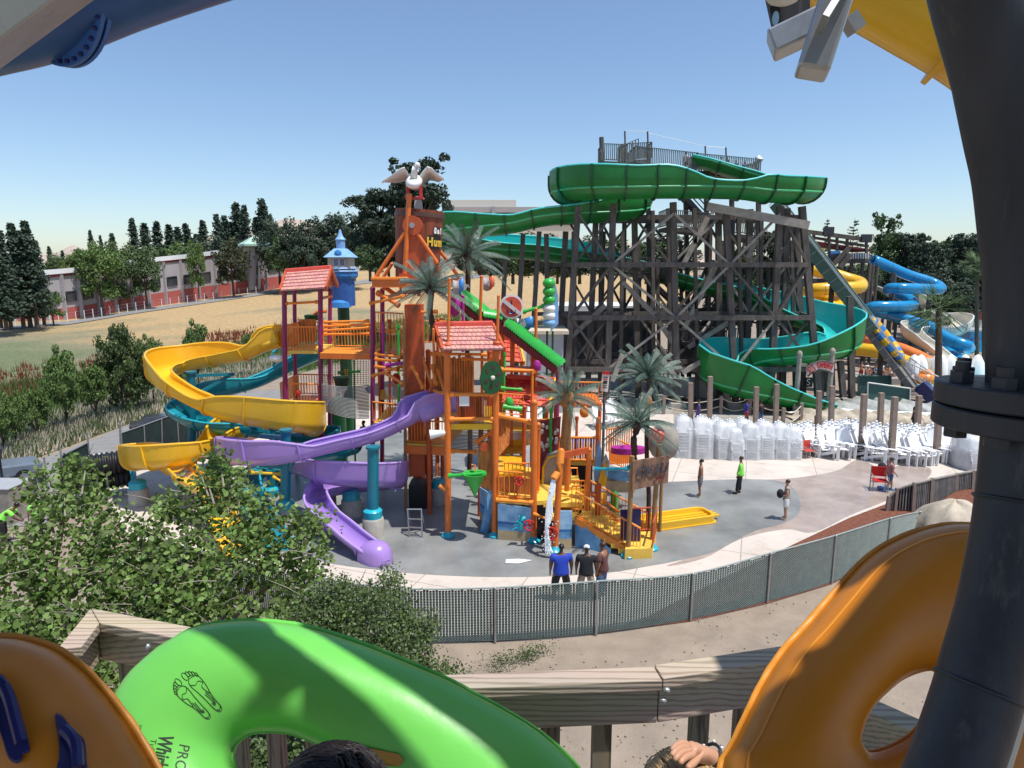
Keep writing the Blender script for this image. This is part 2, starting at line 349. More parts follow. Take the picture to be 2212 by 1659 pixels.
def field_mat():
    m = bpy.data.materials.new('field'); m.use_nodes = True; n = m.node_tree.nodes; L = m.node_tree.links; bs = n['Principled BSDF']; MATS['field'] = m
    tc = n.new('ShaderNodeTexCoord')
    big = n.new('ShaderNodeTexNoise'); big.inputs['Scale'].default_value = .035; big.inputs['Detail'].default_value = 5
    sm = n.new('ShaderNodeTexNoise'); sm.inputs['Scale'].default_value = 1.6; sm.inputs['Detail'].default_value = 8; sm.inputs['Roughness'].default_value = .75
    sep = n.new('ShaderNodeSeparateXYZ'); L.new(tc.outputs['Object'], sep.inputs[0]); L.new(tc.outputs['Object'], big.inputs[0]); L.new(tc.outputs['Object'], sm.inputs[0])
    # weeds are greener on the near half of the field, straw further out
    ma = n.new('ShaderNodeMapRange'); ma.inputs['From Min'].default_value = 60; ma.inputs['From Max'].default_value = 135; L.new(sep.outputs['Y'], ma.inputs['Value'])
    ad = n.new('ShaderNodeMath'); ad.operation = 'ADD'; L.new(ma.outputs[0], ad.inputs[0])
    sb = n.new('ShaderNodeMapRange'); sb.inputs['From Min'].default_value = .3; sb.inputs['From Max'].default_value = .7; sb.inputs['To Min'].default_value = -.6; sb.inputs['To Max'].default_value = .6
    L.new(big.outputs[0], sb.inputs['Value']); L.new(sb.outputs[0], ad.inputs[1])
    rp = n.new('ShaderNodeValToRGB'); e = rp.color_ramp.elements
    e[0].position = .1; e[0].color = (.18, .21, .10, 1); e[1].position = .8; e[1].color = (.52, .36, .18, 1)
    x = e.new(.38); x.color = (.27, .25, .15, 1)
    L.new(ad.outputs[0], rp.inputs[0])
    mx = n.new('ShaderNodeMix'); mx.data_type = 'RGBA'; mx.blend_type = 'MULTIPLY'; mx.inputs[0].default_value = .75
    r2 = n.new('ShaderNodeValToRGB'); r2.color_ramp.elements[0].position = .32; r2.color_ramp.elements[0].color = (.42, .42, .38, 1); r2.color_ramp.elements[1].position = .6
    L.new(sm.outputs[0], r2.inputs[0]); L.new(rp.outputs[0], mx.inputs[6]); L.new(r2.outputs[0], mx.inputs[7]); L.new(mx.outputs[2], bs.inputs['Base Color'])
    bs.inputs['Roughness'].default_value = 1
    bu = n.new('ShaderNodeBump'); bu.inputs['Strength'].default_value = 1; bu.inputs['Distance'].default_value = .3; L.new(sm.outputs[0], bu.inputs['Height']); L.new(bu.outputs[0], bs.inputs['Normal'])
field_mat()

def paving():
    """pale concrete with sawn joints and faint stains"""
    m = MATS['concrete_pale']; n = m.node_tree.nodes; L = m.node_tree.links; bs = n['Principled BSDF']; src = bs.inputs['Base Color'].links[0].from_socket
    tc = n.new('ShaderNodeTexCoord'); mp = n.new('ShaderNodeMapping'); mp.inputs['Rotation'].default_value = (0, 0, .35); L.new(tc.outputs['Object'], mp.inputs[0])
    bk = n.new('ShaderNodeTexBrick'); bk.inputs['Scale'].default_value = 1; bk.inputs['Brick Width'].default_value = 3.4; bk.inputs['Row Height'].default_value = 3.1; bk.inputs['Mortar Size'].default_value = .022; bk.offset = 0
    bk.inputs['Color1'].default_value = (1, 1, 1, 1); bk.inputs['Color2'].default_value = (.95, .95, .94, 1); bk.inputs['Mortar'].default_value = (.6, .58, .55, 1); L.new(mp.outputs[0], bk.inputs['Vector'])
    st = n.new('ShaderNodeTexNoise'); st.inputs['Scale'].default_value = .8; st.inputs['Detail'].default_value = 9; st.inputs['Roughness'].default_value = .7; L.new(tc.outputs['Object'], st.inputs['Vector'])
    rp = n.new('ShaderNodeValToRGB'); rp.color_ramp.elements[0].position = .30; rp.color_ramp.elements[0].color = (.72, .70, .67, 1); rp.color_ramp.elements[1].position = .48; L.new(st.outputs[0], rp.inputs[0])
    a = n.new('ShaderNodeMix'); a.data_type = 'RGBA'; a.blend_type = 'MULTIPLY'; a.inputs[0].default_value = 1; L.new(src, a.inputs[6]); L.new(bk.outputs['Color'], a.inputs[7])
    b = n.new('ShaderNodeMix'); b.data_type = 'RGBA'; b.blend_type = 'MULTIPLY'; b.inputs[0].default_value = .8; L.new(a.outputs[2], b.inputs[6]); L.new(rp.outputs[0], b.inputs[7]); L.new(b.outputs[2], bs.inputs['Base Color'])
paving()
def grime(name, amt, col, sc=(3, 3, .5)):
    m = MATS[name]; n = m.node_tree.nodes; L = m.node_tree.links; bs = n['Principled BSDF']; src = bs.inputs['Base Color'].links[0].from_socket
    tc = n.new('ShaderNodeTexCoord'); mp = n.new('ShaderNodeMapping'); mp.inputs['Scale'].default_value = sc; L.new(tc.outputs['Object'], mp.inputs[0]); st = n.new('ShaderNodeTexNoise'); st.inputs['Scale'].default_value = 4; st.inputs['Detail'].default_value = 10; st.inputs['Roughness'].default_value = .75; L.new(mp.outputs[0], st.inputs['Vector'])
    rp = n.new('ShaderNodeValToRGB'); rp.color_ramp.elements[0].position = .56; rp.color_ramp.elements[0].color = (0, 0, 0, 1); rp.color_ramp.elements[1].position = .72; rp.color_ramp.elements[1].color = (amt, amt, amt, 1); L.new(st.outputs[0], rp.inputs[0])
    a = n.new('ShaderNodeMix'); a.data_type = 'RGBA'; L.new(rp.outputs[0], a.inputs[0]); L.new(src, a.inputs[6]); a.inputs[7].default_value = (*col, 1); L.new(a.outputs[2], bs.inputs['Base Color'])
grime('steel_dark', .8, (.12, .11, .11), (6, 6, .5)); grime('yellow', .5, (.55, .36, .06)); grime('purple', .5, (.30, .21, .42)); grime('orange', .6, (.42, .12, .03)); grime('orange_bright', .5, (.55, .2, .05)); grime('green_slide', .6, (.03, .14, .07)); grime('wood_pale', .7, (.16, .14, .12)); grime('galv', .6, (.25, .23, .2)); grime('teal_post', .4, (.05, .16, .2))
import numpy as np
# ---------------------------------------------------------------- ground and paving
def sheet(name, px, z, m, kind='structure', pts=None):
    pts = pts or [G(u, v, z) for u, v in px]
    mb = MB(); mb.add(pts, [tuple(range(len(pts)))]); o = mb.build(name, m)
    me = o.data
    if me.polygons[0].normal.z < 0: me.flip_normals()
    return tag(o, kind=kind)
def smooth_px(px, n=6): return [tuple(q) for q in catmull(px, n)]
R0 = 3200
mb = MB(); mb.quad((-R0, -40, -.02), (R0, -40, -.02), (R0, R0*1.6, -.02), (-R0, R0*1.6, -.02)); tag(mb.build('ground', 'soil'), kind='structure')
near = [(-400, 1120), (0, 1020), (90, 985), (280, 915), (480, 848), (620, 812), (800, 770), (1000, 720), (1500, 700)]
far = [(-400, 760, 105), (0, 720, 118), (140, 695, 128), (300, 668, 145), (580, 627, 180), (800, 602, 200), (1000, 592, 220), (1150, 588, 230), (1500, 585, 240)]
def interp(tab, u, i): return float(np.interp(u, [t[0] for t in tab], [t[i] for t in tab]))
rows = []; us = list(np.linspace(-400, 1500, 60))
def field_pt(u, s):
    s = min(1, max(0, s))
    a = G(u, interp(near, u, 1)); b = P(u, interp(far, u, 1), interp(far, u, 2)); p = a.lerp(b, s); p.z = max(b.z, .1)*s**1.6+.01; return p
for j in range(31): rows.append([field_pt(u, j/30) for u in us])
rows.append([P(u, 579, 520) for u in us]); rows.append([P(u, 576, 1500) for u in us])
mb = MB(); mb.grid(rows); tag(mb.build('field', 'field', smooth=2), kind='structure')
# gravel lane along the building
mb = MB(); L1 = []; L2 = []
for u in us[:46]:
    p = field_pt(u, .975); q = field_pt(u, .90); p.z += .12; q.z += .12; L1.append(q); L2.append(p)
mb.grid([L1, L2]); tag(mb.build('gravel_lane', 'asphalt'), kind='structure')
sheet('service_road', smooth_px([(-300, 1180), (-300, 1085), (0, 1022), (90, 990), (170, 962), (280, 917), (420, 862), (520, 845), (700, 850), (700, 905), (480, 915), (330, 985), (250, 1030), (200, 1085), (120, 1130), (0, 1140), (-300, 1180)], 4), .008, 'asphalt')
sheet('mulch_bed', [(1287, 1369), (1491, 1342), (1656, 1304), (1795, 1262), (1980, 1160), (2120, 1100), (2119, 1000), (1913, 1080), (1836, 1110), (1705, 1172), (1560, 1240), (1400, 1322)], .004, 'mulch')
sheet('planting_soil', [(370, 930), (480, 893), (620, 870), (760, 880), (700, 960), (480, 1000), (300, 1010), (262, 1030), (262, 960)], .010, 'mulch')
sheet('pool_deck', [(264, 1026), (226, 1041), (233, 1080), (270, 1151), (420, 1250), (640, 1340), (850, 1384), (1070, 1384), (1287, 1367), (1400, 1331), (1560, 1249), (1705, 1180), (1836, 1118), (1913, 1089), (2119, 1011), (2400, 915), (2400, 905), (2122, 940), (1780, 942), (1455, 932), (1455, 893), (720, 886), (480, 975)], .016, 'concrete_pale')
sheet('splash_pad', smooth_px([(1443, 1041), (1599, 1035), (1683, 1039), (1716, 1056), (1728, 1082), (1729, 1095), (1720, 1115), (1685, 1132), (1638, 1144), (1599, 1162), (1541, 1192), (1463, 1211), (1404, 1222), (1300, 1238), (1130, 1246), (969, 1243), (840, 1233), (700, 1214), (600, 1180), (545, 1120), (540, 1060), (600, 990), (740, 945), (900, 930), (1100, 950), (1300, 1000), (1443, 1041)], 5), .024, 'wet_pad')
sheet('wet_paving', smooth_px([(1599, 1034), (1650, 1036), (1728, 1031), (1806, 1017), (1855, 992), (1900, 1010), (1962, 1004), (2010, 1012), (1995, 1040), (1913, 1082), (1836, 1113), (1757, 1150), (1697, 1143), (1600, 1164), (1520, 1206), (1440, 1222), (1500, 1190), (1500, 1090), (1599, 1034)], 5), .020, 'wet_tan')
sheet('walkway', [(1380, 893), (1600, 888), (1735, 908), (1900, 922), (2030, 932), (2400, 925), (2400, 890), (2122, 905), (2122, 940), (1780, 945), (1455, 938)], .008, 'path_grey')
sheet('upper_plaza', [(1100, 800), (1250, 770), (1500, 785), (1700, 800), (1500, 830), (1450, 893), (1100, 893)], .012, 'path_grey')
sheet('water', [(1990, 842), (1950, 812), (1960, 790), (2300, 770), (2400, 800), (2400, 842)], .02, 'water_pool')
# hills on the horizon
mb = MB()
for pts, Y in (([(-200, 560), (60, 552), (120, 546), (158, 530), (185, 543), (260, 552), (380, 540), (470, 505), (560, 492), (612, 474), (665, 478), (720, 500), (820, 515), (1000, 505), (1300, 520), (1500, 540), (1800, 560)], 2600),):
    c = catmull(pts, 6); mb.grid([[P(u, 575.5, Y*.75) for u, v in c], [P(u, v*.4+575*.6, Y*.85) for u, v in c], [P(u, v, Y) for u, v in c], [P(u, 575.3, Y*1.35) for u, v in c]])
tag(mb.build('hills', 'hill', smooth=2), kind='structure')

# ---------------------------------------------------------------- foliage
RNG = np.random.default_rng(11)
def leaf_mesh(name, C, size, m, rng, outward=None, aspect=1.0, six=False):
    """C: (n,3) leaf centres -> one mesh of leaf-shaped faces"""
    n = len(C); nm = rng.normal(size=(n, 3)); nm[:, 2] += .5
    if outward is not None: nm += outward*1.1
    nm /= np.linalg.norm(nm, axis=1)[:, None]+1e-9
    t = rng.normal(size=(n, 3)); t -= nm*(t*nm).sum(1)[:, None]; t /= np.linalg.norm(t, axis=1)[:, None]+1e-9
    b = np.cross(nm, t); s = size*rng.uniform(.65, 1.35, size=(n, 1))
    if six:
        vv = np.stack([C-t*s, C-t*s*.35+b*s*.72*aspect, C+t*s*.45+b*s*.6*aspect, C+t*s*1.1, C+t*s*.45-b*s*.6*aspect, C-t*s*.35-b*s*.72*aspect], 1); q = 6
    else:
        vv = np.stack([C-t*s, C+b*s*.62*aspect, C+t*s, C-b*s*.62*aspect], 1); q = 4
    vv = vv.reshape(-1, 3); me = bpy.data.meshes.new(name)
    me.vertices.add(len(vv)); me.vertices.foreach_set('co', vv.ravel()); me.loops.add(n*q); me.polygons.add(n)
    me.loops.foreach_set('vertex_index', np.arange(n*q)); me.polygons.foreach_set('loop_start', np.arange(n)*q)
    me.update(calc_edges=True); me.materials.append(MATS[m]); return me
def clump_crown(rng, n_cl, n_lf, rad, cl_r, low=-.3, shape=None):
    """clumps through an uneven ellipsoid volume; returns centres, outward"""
    C = []; O = []
    for i in range(n_cl):
        d = rng.normal(size=3); d /= np.linalg.norm(d); d[2] = d[2] if d[2] > low else -d[2]*.5
        r = rng.uniform(.45, 1.0)**.6*rng.uniform(.8, 1.1); c = d*r*np.array(rad)
        k_ = cl_r*rng.uniform(.6, 1.35); p = rng.normal(size=(n_lf, 3)); p /= np.linalg.norm(p, axis=1)[:, None]
        p *= (rng.uniform(.25, 1, size=(n_lf, 1))**.5)*k_*np.array([1, 1, .75]); C.append(c+p); O.append(p/k_*.8+d*.4)
    return np.concatenate(C), np.concatenate(O)
def proto(kind, seed, leaf):
    """a tree of unit height standing on its own origin"""
    rng = np.random.default_rng(seed); root = thing('tree', (0, 0, 0), 'x', 'tree')
    tr = MB()
    if kind == 'broad':
        C, O = clump_crown(rng, 44, 90, (.36, .36, .38), .12); C[:, 2] += .58
        C2, O2 = clump_crown(rng, 20, 70, (.30, .30, .2), .10); C2[:, 2] += .28; C = np.concatenate([C, C2]); O = np.concatenate([O, O2]); sz = .022
        tr.tube((0, 0, -.02), (.01, 0, .5), .028, .014, n=7)
        for i in range(7): a = i*.9; tr.tube((0, 0, .22+.03*i), (.24*cos(a), .24*sin(a), .5+.04*i), .012, .004, n=5)
    elif kind == 'street':
        C, O = clump_crown(rng, 50, 85, (.36, .36, .34), .09, low=-.8); C[:, 2] += .63; sz = .022
        tr.tube((0, 0, -.02), (.02, 0, .5), .026, .014, n=7)
        for i in range(9): a = i*.75; tr.tube((0, 0, .20+.02*i), (.26*cos(a), .26*sin(a), .5+.03*i), .013, .004, n=5)
    elif kind == 'round':
        C, O = clump_crown(rng, 62, 95, (.40, .40, .46), .11, low=-.9); C[:, 2] += .52; sz = .021
        tr.tube((0, 0, -.02), (.0, 0, .5), .03, .014, n=7)
        for i in range(8): a = i*.8; tr.tube((0, 0, .15+.03*i), (.28*cos(a), .28*sin(a), .42+.04*i), .014, .004, n=5)
    elif kind == 'conifer':
        Cs = []; Os = []
        for j in range(34):
            z = .10+.9*(j/34)**.9; R = .17*(1-z)**.95*rng.uniform(.5, 1.3)+.007
            for q in range(6):
                a = rng.uniform(0, 2*pi); m = 14; rr = rng.uniform(.1, 1, m)*R
                p = np.stack([rr*cos(a)+rng.normal(0, .012, m), rr*sin(a)+rng.normal(0, .012, m), z+rr*.25+rng.normal(0, .012, m)], 1)
                Cs.append(p); Os.append(np.tile([cos(a), sin(a), .3], (m, 1)))
        C = np.concatenate(Cs); O = np.concatenate(Os); sz = .016; tr.tube((0, 0, -.02), (0, 0, .97), .018, .003, n=6)
    elif kind == 'cedar':
        Cs = []; Os = []
        for j in range(22):
            z = .16+.82*j/22; R = .27*(1-z)**.8+.02
            for q in range(4):
                a = rng.uniform(0, 2*pi); m = 12; rr = np.linspace(.1, 1, m)*R*rng.uniform(.7, 1.15)
                Cs.append(np.stack([rr*cos(a)+rng.normal(0, .006, m), rr*sin(a)+rng.normal(0, .006, m), z+rr*.18+rng.normal(0, .004, m)], 1)); Os.append(np.tile([0, 0, 1.], (m, 1)))
                tr.tube((0, 0, z), (R*cos(a), R*sin(a), z+R*.18), .004, .001, n=4)
        C = np.concatenate(Cs); O = np.concatenate(Os); sz = .014; tr.tube((0, 0, -.02), (0, 0, .99), .014, .002, n=6)
    elif kind == 'euc':
        Cs = []; Os = []
        for j in range(40):
            a = rng.uniform(0, 2*pi); z = rng.uniform(.2, .95); r = .30*rng.uniform(.2, 1)*(1.25-z*.7); c = np.array([r*cos(a), r*sin(a), z])
            p, o = clump_crown(rng, 5, 60, (.09, .09, .07), .055, low=-1); Cs.append(p+c); Os.append(o); tr.pipe([(0, 0, z*.35), (r*.4*cos(a), r*.4*sin(a), z*.7), tuple(c)], [.013, .008, .003], n=5)
        C = np.concatenate(Cs); O = np.concatenate(Os); sz = .016; tr.tube((0, 0, -.02), (0, 0, .6), .024, .012, n=7)
    elif kind == 'shrub':
        C, O = clump_crown(rng, 26, 70, (.5, .5, .45), .16, low=-.1); C[:, 2] += .42; sz = .035
        for i in range(6): a = i*1.05; tr.tube((0, 0, 0), (.3*cos(a), .3*sin(a), .6), .02, .005, n=5)
    me = leaf_mesh('crown', C, sz, leaf, rng, O); o = bpy.data.objects.new('crown', me); S.collection.objects.link(o); o.parent = root
    tr.build('trunk', 'bark', root); return root
PROTO = {}; USED = set()
def tree(key, u, vb, vt, Y, label, wr=1.0, cat='tree', group=None, name='tree'):
    kind, leaf, seed = key.split('/')
    if key not in PROTO: PROTO[key] = kids(proto(kind, int(seed), leaf))
    src = PROTO[key]; b = P(u, vb, Y); h = P(u, vt, Y).z-b.z; loc = b
    rz = (u*1.37+vb) % 6.28; sc = (h*wr, h*wr, h)
    if key in USED: o = dup(src, loc, rz, label, sc)
    else: o = src; USED.add(key); o.location = loc; o.rotation_euler.z = rz; o.scale = sc; o['label'] = label
    o['category'] = cat; o.name = name
    if group: o['group'] = group
    elif 'group' in o: del o['group']
    return o

# ---------------------------------------------------------------- long low building on the left
bl = thing('warehouse', P(300, 668, 150), 'long low grey warehouse with a red painted base behind the dry field', 'building')
base = [(-60, 726, 122), (90, 704, 128), (180, 691, 134), (330, 664, 150), (425, 648, 162), (490, 640, 172), (560, 628, 180), (640, 618, 192)]
top = [(-60, 622), (90, 596), (180, 588), (330, 567), (425, 557), (490, 548), (560, 541), (640, 533)]
def wall_pt(u, s, off=0):
    vb = float(np.interp(u, [q[0] for q in base], [q[1] for q in base])); Yb = float(np.interp(u, [q[0] for q in base], [q[2] for q in base])); vt = float(np.interp(u, [q[0] for q in base], [q[1] for q in top]))
    a = P(u, vb, Yb); b = P(u, vt, Yb); b.x = a.x; p = a.lerp(b, s); return p+V((.35, -.9, 0)).normalized()*off
uu = list(np.linspace(-60, 640, 40))
wl = MB()
wl.grid([[wall_pt(u, s) for u in uu] for s in (-.15, .30)], mi=1); wl.grid([[wall_pt(u, s) for u in uu] for s in (.30, 1.0)], mi=0)
wl.grid([[wall_pt(u, s)+V((6, 40, 0)) for u in uu] for s in (-.1, 1.0)], mi=0)
wl.build('wall', ['bldg_grey', 'bldg_red'], bl)
rf = MB(); rf.grid([[wall_pt(u, 1.0, .5) for u in uu], [wall_pt(u, 1.10, .5) for u in uu], [wall_pt(u, 1.10)+V((6, 40, 0)) for u in uu]]); rf.build('roof', 'bldg_white', bl)
rf = MB(); rf.grid([[wall_pt(u, .95, .25) for u in uu], [wall_pt(u, 1.0, .3) for u in uu]]); rf.build('eave_band', 'trim_red', bl)
for i in range(17):
    u = 6+i*36; wd = 20
    f = MB(); a = [wall_pt(u, .42, .12), wall_pt(u+wd, .42, .12), wall_pt(u+wd, .62, .12), wall_pt(u, .62, .12)]; f.quad(*a)
    for p, q in zip(a, a[1:]+a[:1]): f.bar(p, q, .25, .2)
    f.build('window', 'glass_dark', bl)
    pl = MB(); pl.bar(wall_pt(u-6, -.1, .25), wall_pt(u-6, .98, .25), .7, .35); pl.build('pilaster', 'bldg_grey', bl)
tw = thing('corner_tower', P(545, 625, 176), 'slim white column tower with a pale green hipped roof', 'tower')
t_ = MB(); a = P(545, 626, 176); b = P(548, 532, 176); t_.bar(a, b, 1.2, 1.2); t_.build('column', 'bldg_grey', tw)
t_ = MB(); a = P(533, 626, 178); b = P(533, 534, 178); t_.bar(a+V((2.5, 2, 0)), b+V((2.5, 2, 0)), .5, .5); t_.build('column', 'bldg_white', tw)
t_ = MB(); c = P(550, 528, 176); e = 3.4; R_ = Matrix.Rotation(.6, 3, 'Z')
cs = [c+R_@V((sx*e, sy*e, 0)) for sx, sy in ((-1, -1), (1, -1), (1, 1), (-1, 1))]; ap = c+V((0, 0, 2.3)); lo = [q-V((0, 0, .5)) for q in cs]
t_.add(cs+lo+[ap], [(0, 1, 8), (1, 2, 8), (2, 3, 8), (3, 0, 8), (0, 4, 5, 1), (1, 5, 6, 2), (2, 6, 7, 3), (3, 7, 4, 0), (7, 6, 5, 4)]); t_.build('roof', 'roof_green', tw)
# wire fence along the lane
fn = thing('wire_fence', field_pt(200, .95), 'thin wire fence on short white posts along the lane before the long warehouse', 'fence')
for i in range(34):
    u = -20+i*18.5; p = field_pt(u, .955); m_ = MB(); m_.tube(p, p+V((0, 0, 1.9)), .07, n=5); m_.build('post', 'bldg_white', fn)
m_ = MB()
for h in (.6, 1.2, 1.8): m_.pipe([field_pt(-20+i*18.5, .955)+V((0, 0, h)) for i in range(34)], .02, 3)
m_.build('wire', 'galv', fn)
# distant office block above the trees
of = thing('office_building', P(1080, 470, 330), 'wide cream and grey office building on the skyline behind the green slide', 'building')
def slab(u0, u1, v0, v1, Y, dep, m, nm, par):
    a = P(u0, v1, Y); b = P(u1, v1, Y); t = P(u0, v0, Y); mb = MB(); mb.box(((a.x+b.x)/2, Y+dep/2, (a.z+t.z)/2), (abs(b.x-a.x), dep, abs(t.z-a.z))); return mb.build(nm, m, par)
slab(960, 1115, 432, 460, 334, 30, 'bldg_cream', 'penthouse', of); slab(955, 1228, 447, 459, 330, 40, 'bldg_grey', 'upper_wall', of)
slab(957, 1226, 459, 467, 331.5, 38, 'glass_dark', 'window_band', of); slab(953, 1240, 467, 620, 330, 42, 'bldg_cream', 'lower_wall', of)
slab(955, 1240, 478, 486, 329.5, 42, 'glass_dark', 'window_band', of)
slab(1062, 1070, 446, 500, 329, 6, 'bldg_band', 'stair_shaft', of)

# ---------------------------------------------------------------- background trees
def T(*a, **q): return tree(*a, **q)
con = [(2, 513, 100, 705), (24, 500, 104, 706), (51, 482, 108, 704), (66, 500, 112, 704), (80, 477, 108, 702), (96, 520, 112, 700), (14, 540, 100, 708)]
for i, (u, vt, Y, vb) in enumerate(con):
    T('conifer/leaf_conifer/%d' % (1+i % 2), u, vb, vt, Y, ['tall dark conifer cut by the left edge of the picture', 'slim dark conifer second from the left edge', 'tall pointed conifer in the middle of the dark left clump', 'lower conifer between the two tallest of the left clump', 'tall pointed conifer with a bare tip on the right of the left clump', 'short dark conifer on the right flank of the left clump', 'low conifer in front of the left edge clump'][i], wr=1.15+.3*(i % 3 == 0))
for i, (u, vt, wr) in enumerate([(113, 532, 1.3), (141, 541, 1.2), (205, 497, .9), (226, 508, .8), (251, 504, 1.3), (297, 471, 1.2), (321, 482, 1.6), (348, 478, 1.5), (373, 485, 1.7), (392, 490, 1.5), (410, 483, 1.6), (446, 476, 1.4), (478, 462, 1.2), (494, 466, 1.3), (521, 438, 1.5), (537, 443, 1.2), (576, 430, 1.4), (591, 463, 1.2), (430, 505, 1.8), (560, 470, 1.5), (505, 480, 1.6)]):
    T('conifer/leaf_conifer/%d' % (1+i % 3), u, 600, vt, 215+i % 3*8, 'dark conifer number %s from the left in the row behind the warehouse' % ORD[i] if i < 20 else 'dark conifer last of the row behind the warehouse', wr=wr, group='conifers behind the warehouse')
far_b = [('round', 'leaf_far', 60, 560, 700, 140), ('broad', 'leaf_far', 112, 560, 640, 205), ('round', 'leaf_mid', 140, 548, 640, 205), ('round', 'leaf_far', 170, 537, 640, 200), ('broad', 'leaf_mid', 188, 530, 640, 205),
         ('round', 'leaf_mid', 330, 530, 640, 198), ('broad', 'leaf_mid', 355, 528, 640, 198), ('round', 'leaf_far', 385, 522, 640, 198), ('broad', 'leaf_mid', 415, 518, 640, 195), ('round', 'leaf_dark', 455, 505, 640, 195), ('round', 'leaf_mid', 265, 520, 640, 190), ('broad', 'leaf_far', 290, 535, 640, 190)]
for i, (kd, lf, u, vt, vb, Y) in enumerate(far_b):
    T('%s/%s/5' % (kd, lf), u, vb, vt, Y, 'rounded green tree number %s from the left showing over the warehouse roof' % ORD[i], wr=.9)
T('broad/leaf_far/7', 116, 700, 622, 118, 'small bright green tree before the warehouse beside the left conifers', wr=.85)
T('broad/leaf_far/8', 222, 672, 520, 134, 'large bright green tree in front of the warehouse', wr=.82)
T('broad/leaf_mid/9', 318, 660, 530, 144, 'dark green tree before the warehouse right of the large bright one', wr=.72)
T('broad/leaf_mid/8', 262, 668, 545, 142, 'darker tree tucked between the two big trees at the warehouse', wr=.6)
T('broad/leaf_far/9', 430, 643, 516, 158, 'thin airy light green tree before the warehouse wall', wr=.42)
T('broad/leaf_olive/9', 505, 636, 512, 164, 'olive brown tree leaning at the warehouse beside the green roofed tower', wr=.85)
T('round/leaf_dark/5', 605, 612, 470, 176, 'dense dark pine right of the green roofed tower', wr=.75)
for i, (u, vt, vb, Y, wr, lf) in enumerate([(640, 470, 610, 170, .8, 'leaf_dark'), (672, 478, 608, 172, .9, 'leaf_dark'), (705, 460, 605, 175, .85, 'leaf_dark'), (740, 452, 605, 178, .8, 'leaf_conifer'), (766, 480, 605, 172, .8, 'leaf_dark'), (655, 500, 612, 168, .9, 'leaf_conifer'), (622, 500, 612, 170, .9, 'leaf_mid')]):
    T('round/%s/%d' % (lf, 5+i % 2), u, vb, vt, Y, 'dense dark pine number %s from the left between green tower and eucalyptus' % ORD[i], wr=wr)
T('euc/leaf_dark/3', 893, 600, 332, 92, 'huge dark eucalyptus rising behind the bucket and the white bird', wr=1.15)
T('euc/leaf_dark/4', 815, 600, 410, 96, 'dark eucalyptus limb crown left of the huge one', wr=1.3)
T('round/leaf_dark/5', 800, 605, 448, 95, 'low dark rounded tree below the eucalyptus left side', wr=.75)
T('round/leaf_dark/6', 840, 600, 455, 98, 'dark bushy tree hidden behind the orange frame', wr=.8)
T('broad/leaf_mid/5', 800, 606, 522, 88, 'bright green small tree right of the little blue house', wr=1.0)
T('euc/leaf_dark/5', 966, 520, 428, 120, 'small dark round tree standing before the office block', wr=.6)
T('round/leaf_dark/6', 1010, 600, 505, 110, 'dark shrub tree under the left end of the green slide', wr=1.0)
for i in range(9):
    T('round/%s/%d' % (['leaf_dark', 'leaf_mid'][i % 2], 5+i % 2), 1060+i*48, 612, 530-(i % 3)*14, 118+i, 'dark tree number %s from the left seen through the timber tower' % ORD[i], wr=1.5, group='trees seen through the timber tower')
for i, (u, vt, vb, Y, wr, lf) in enumerate([(1640, 500, 720, 66, .7, 'leaf_olive'), (1600, 540, 740, 64, .6, 'leaf_mid'), (1670, 560, 740, 64, .6, 'leaf_olive'), (1560, 560, 740, 68, .7, 'leaf_dark'), (1700, 590, 760, 66, .5, 'leaf_dark')]):
    T('euc/%s/4' % lf, u, vb, vt, Y, 'olive feathery tree number %s from the left behind the right side of the timber tower' % ORD[i], wr=wr*1.3)
T('cedar/leaf_dark/1', 1774, 640, 468, 105, 'thin sparse cedar left of two on the skyline above the red awning', wr=.55)
T('cedar/leaf_dark/2', 1832, 640, 470, 105, 'wider layered cedar right of two on the skyline above the red awning', wr=.8)
T('euc/leaf_mid/3', 1905, 660, 456, 98, 'tall airy eucalyptus above the start of the blue tube slide', wr=.72)
rt = [(1948, 500, 690, 'leaf_dark', .8), (1985, 520, 700, 'leaf_dark', .8), (2025, 515, 700, 'leaf_mid', .8), (2062, 500, 705, 'leaf_dark', .8), (2105, 505, 705, 'leaf_dark', .85), (2010, 560, 715, 'leaf_dark', .9), (2085, 560, 720, 'leaf_mid', .9), (2140, 520, 720, 'leaf_dark', .8), (1930, 580, 710, 'leaf_dark', .9), (1890, 600, 700, 'leaf_mid', .9), (2055, 610, 725, 'leaf_dark', 1.0), (2110, 620, 735, 'leaf_dark', 1.), (2180, 520, 730, 'leaf_dark', .9), (1975, 620, 730, 'leaf_mid', 1.0), (1860, 560, 690, 'leaf_mid', .8), (1815, 570, 690, 'leaf_dark', .8)]
for i, (u, vt, vb, lf, wr) in enumerate(sorted(rt)):
    T('%s/%s/%d' % (['euc', 'round', 'round'][i % 3] if vt > 530 else 'euc', lf, 5+i % 2), u, vb, vt, 92+i % 3*5-(8 if vt > 550 else 0), 'dark grove tree number %s from the left behind the blue tube slide' % ORD[i], wr=wr*1.15)
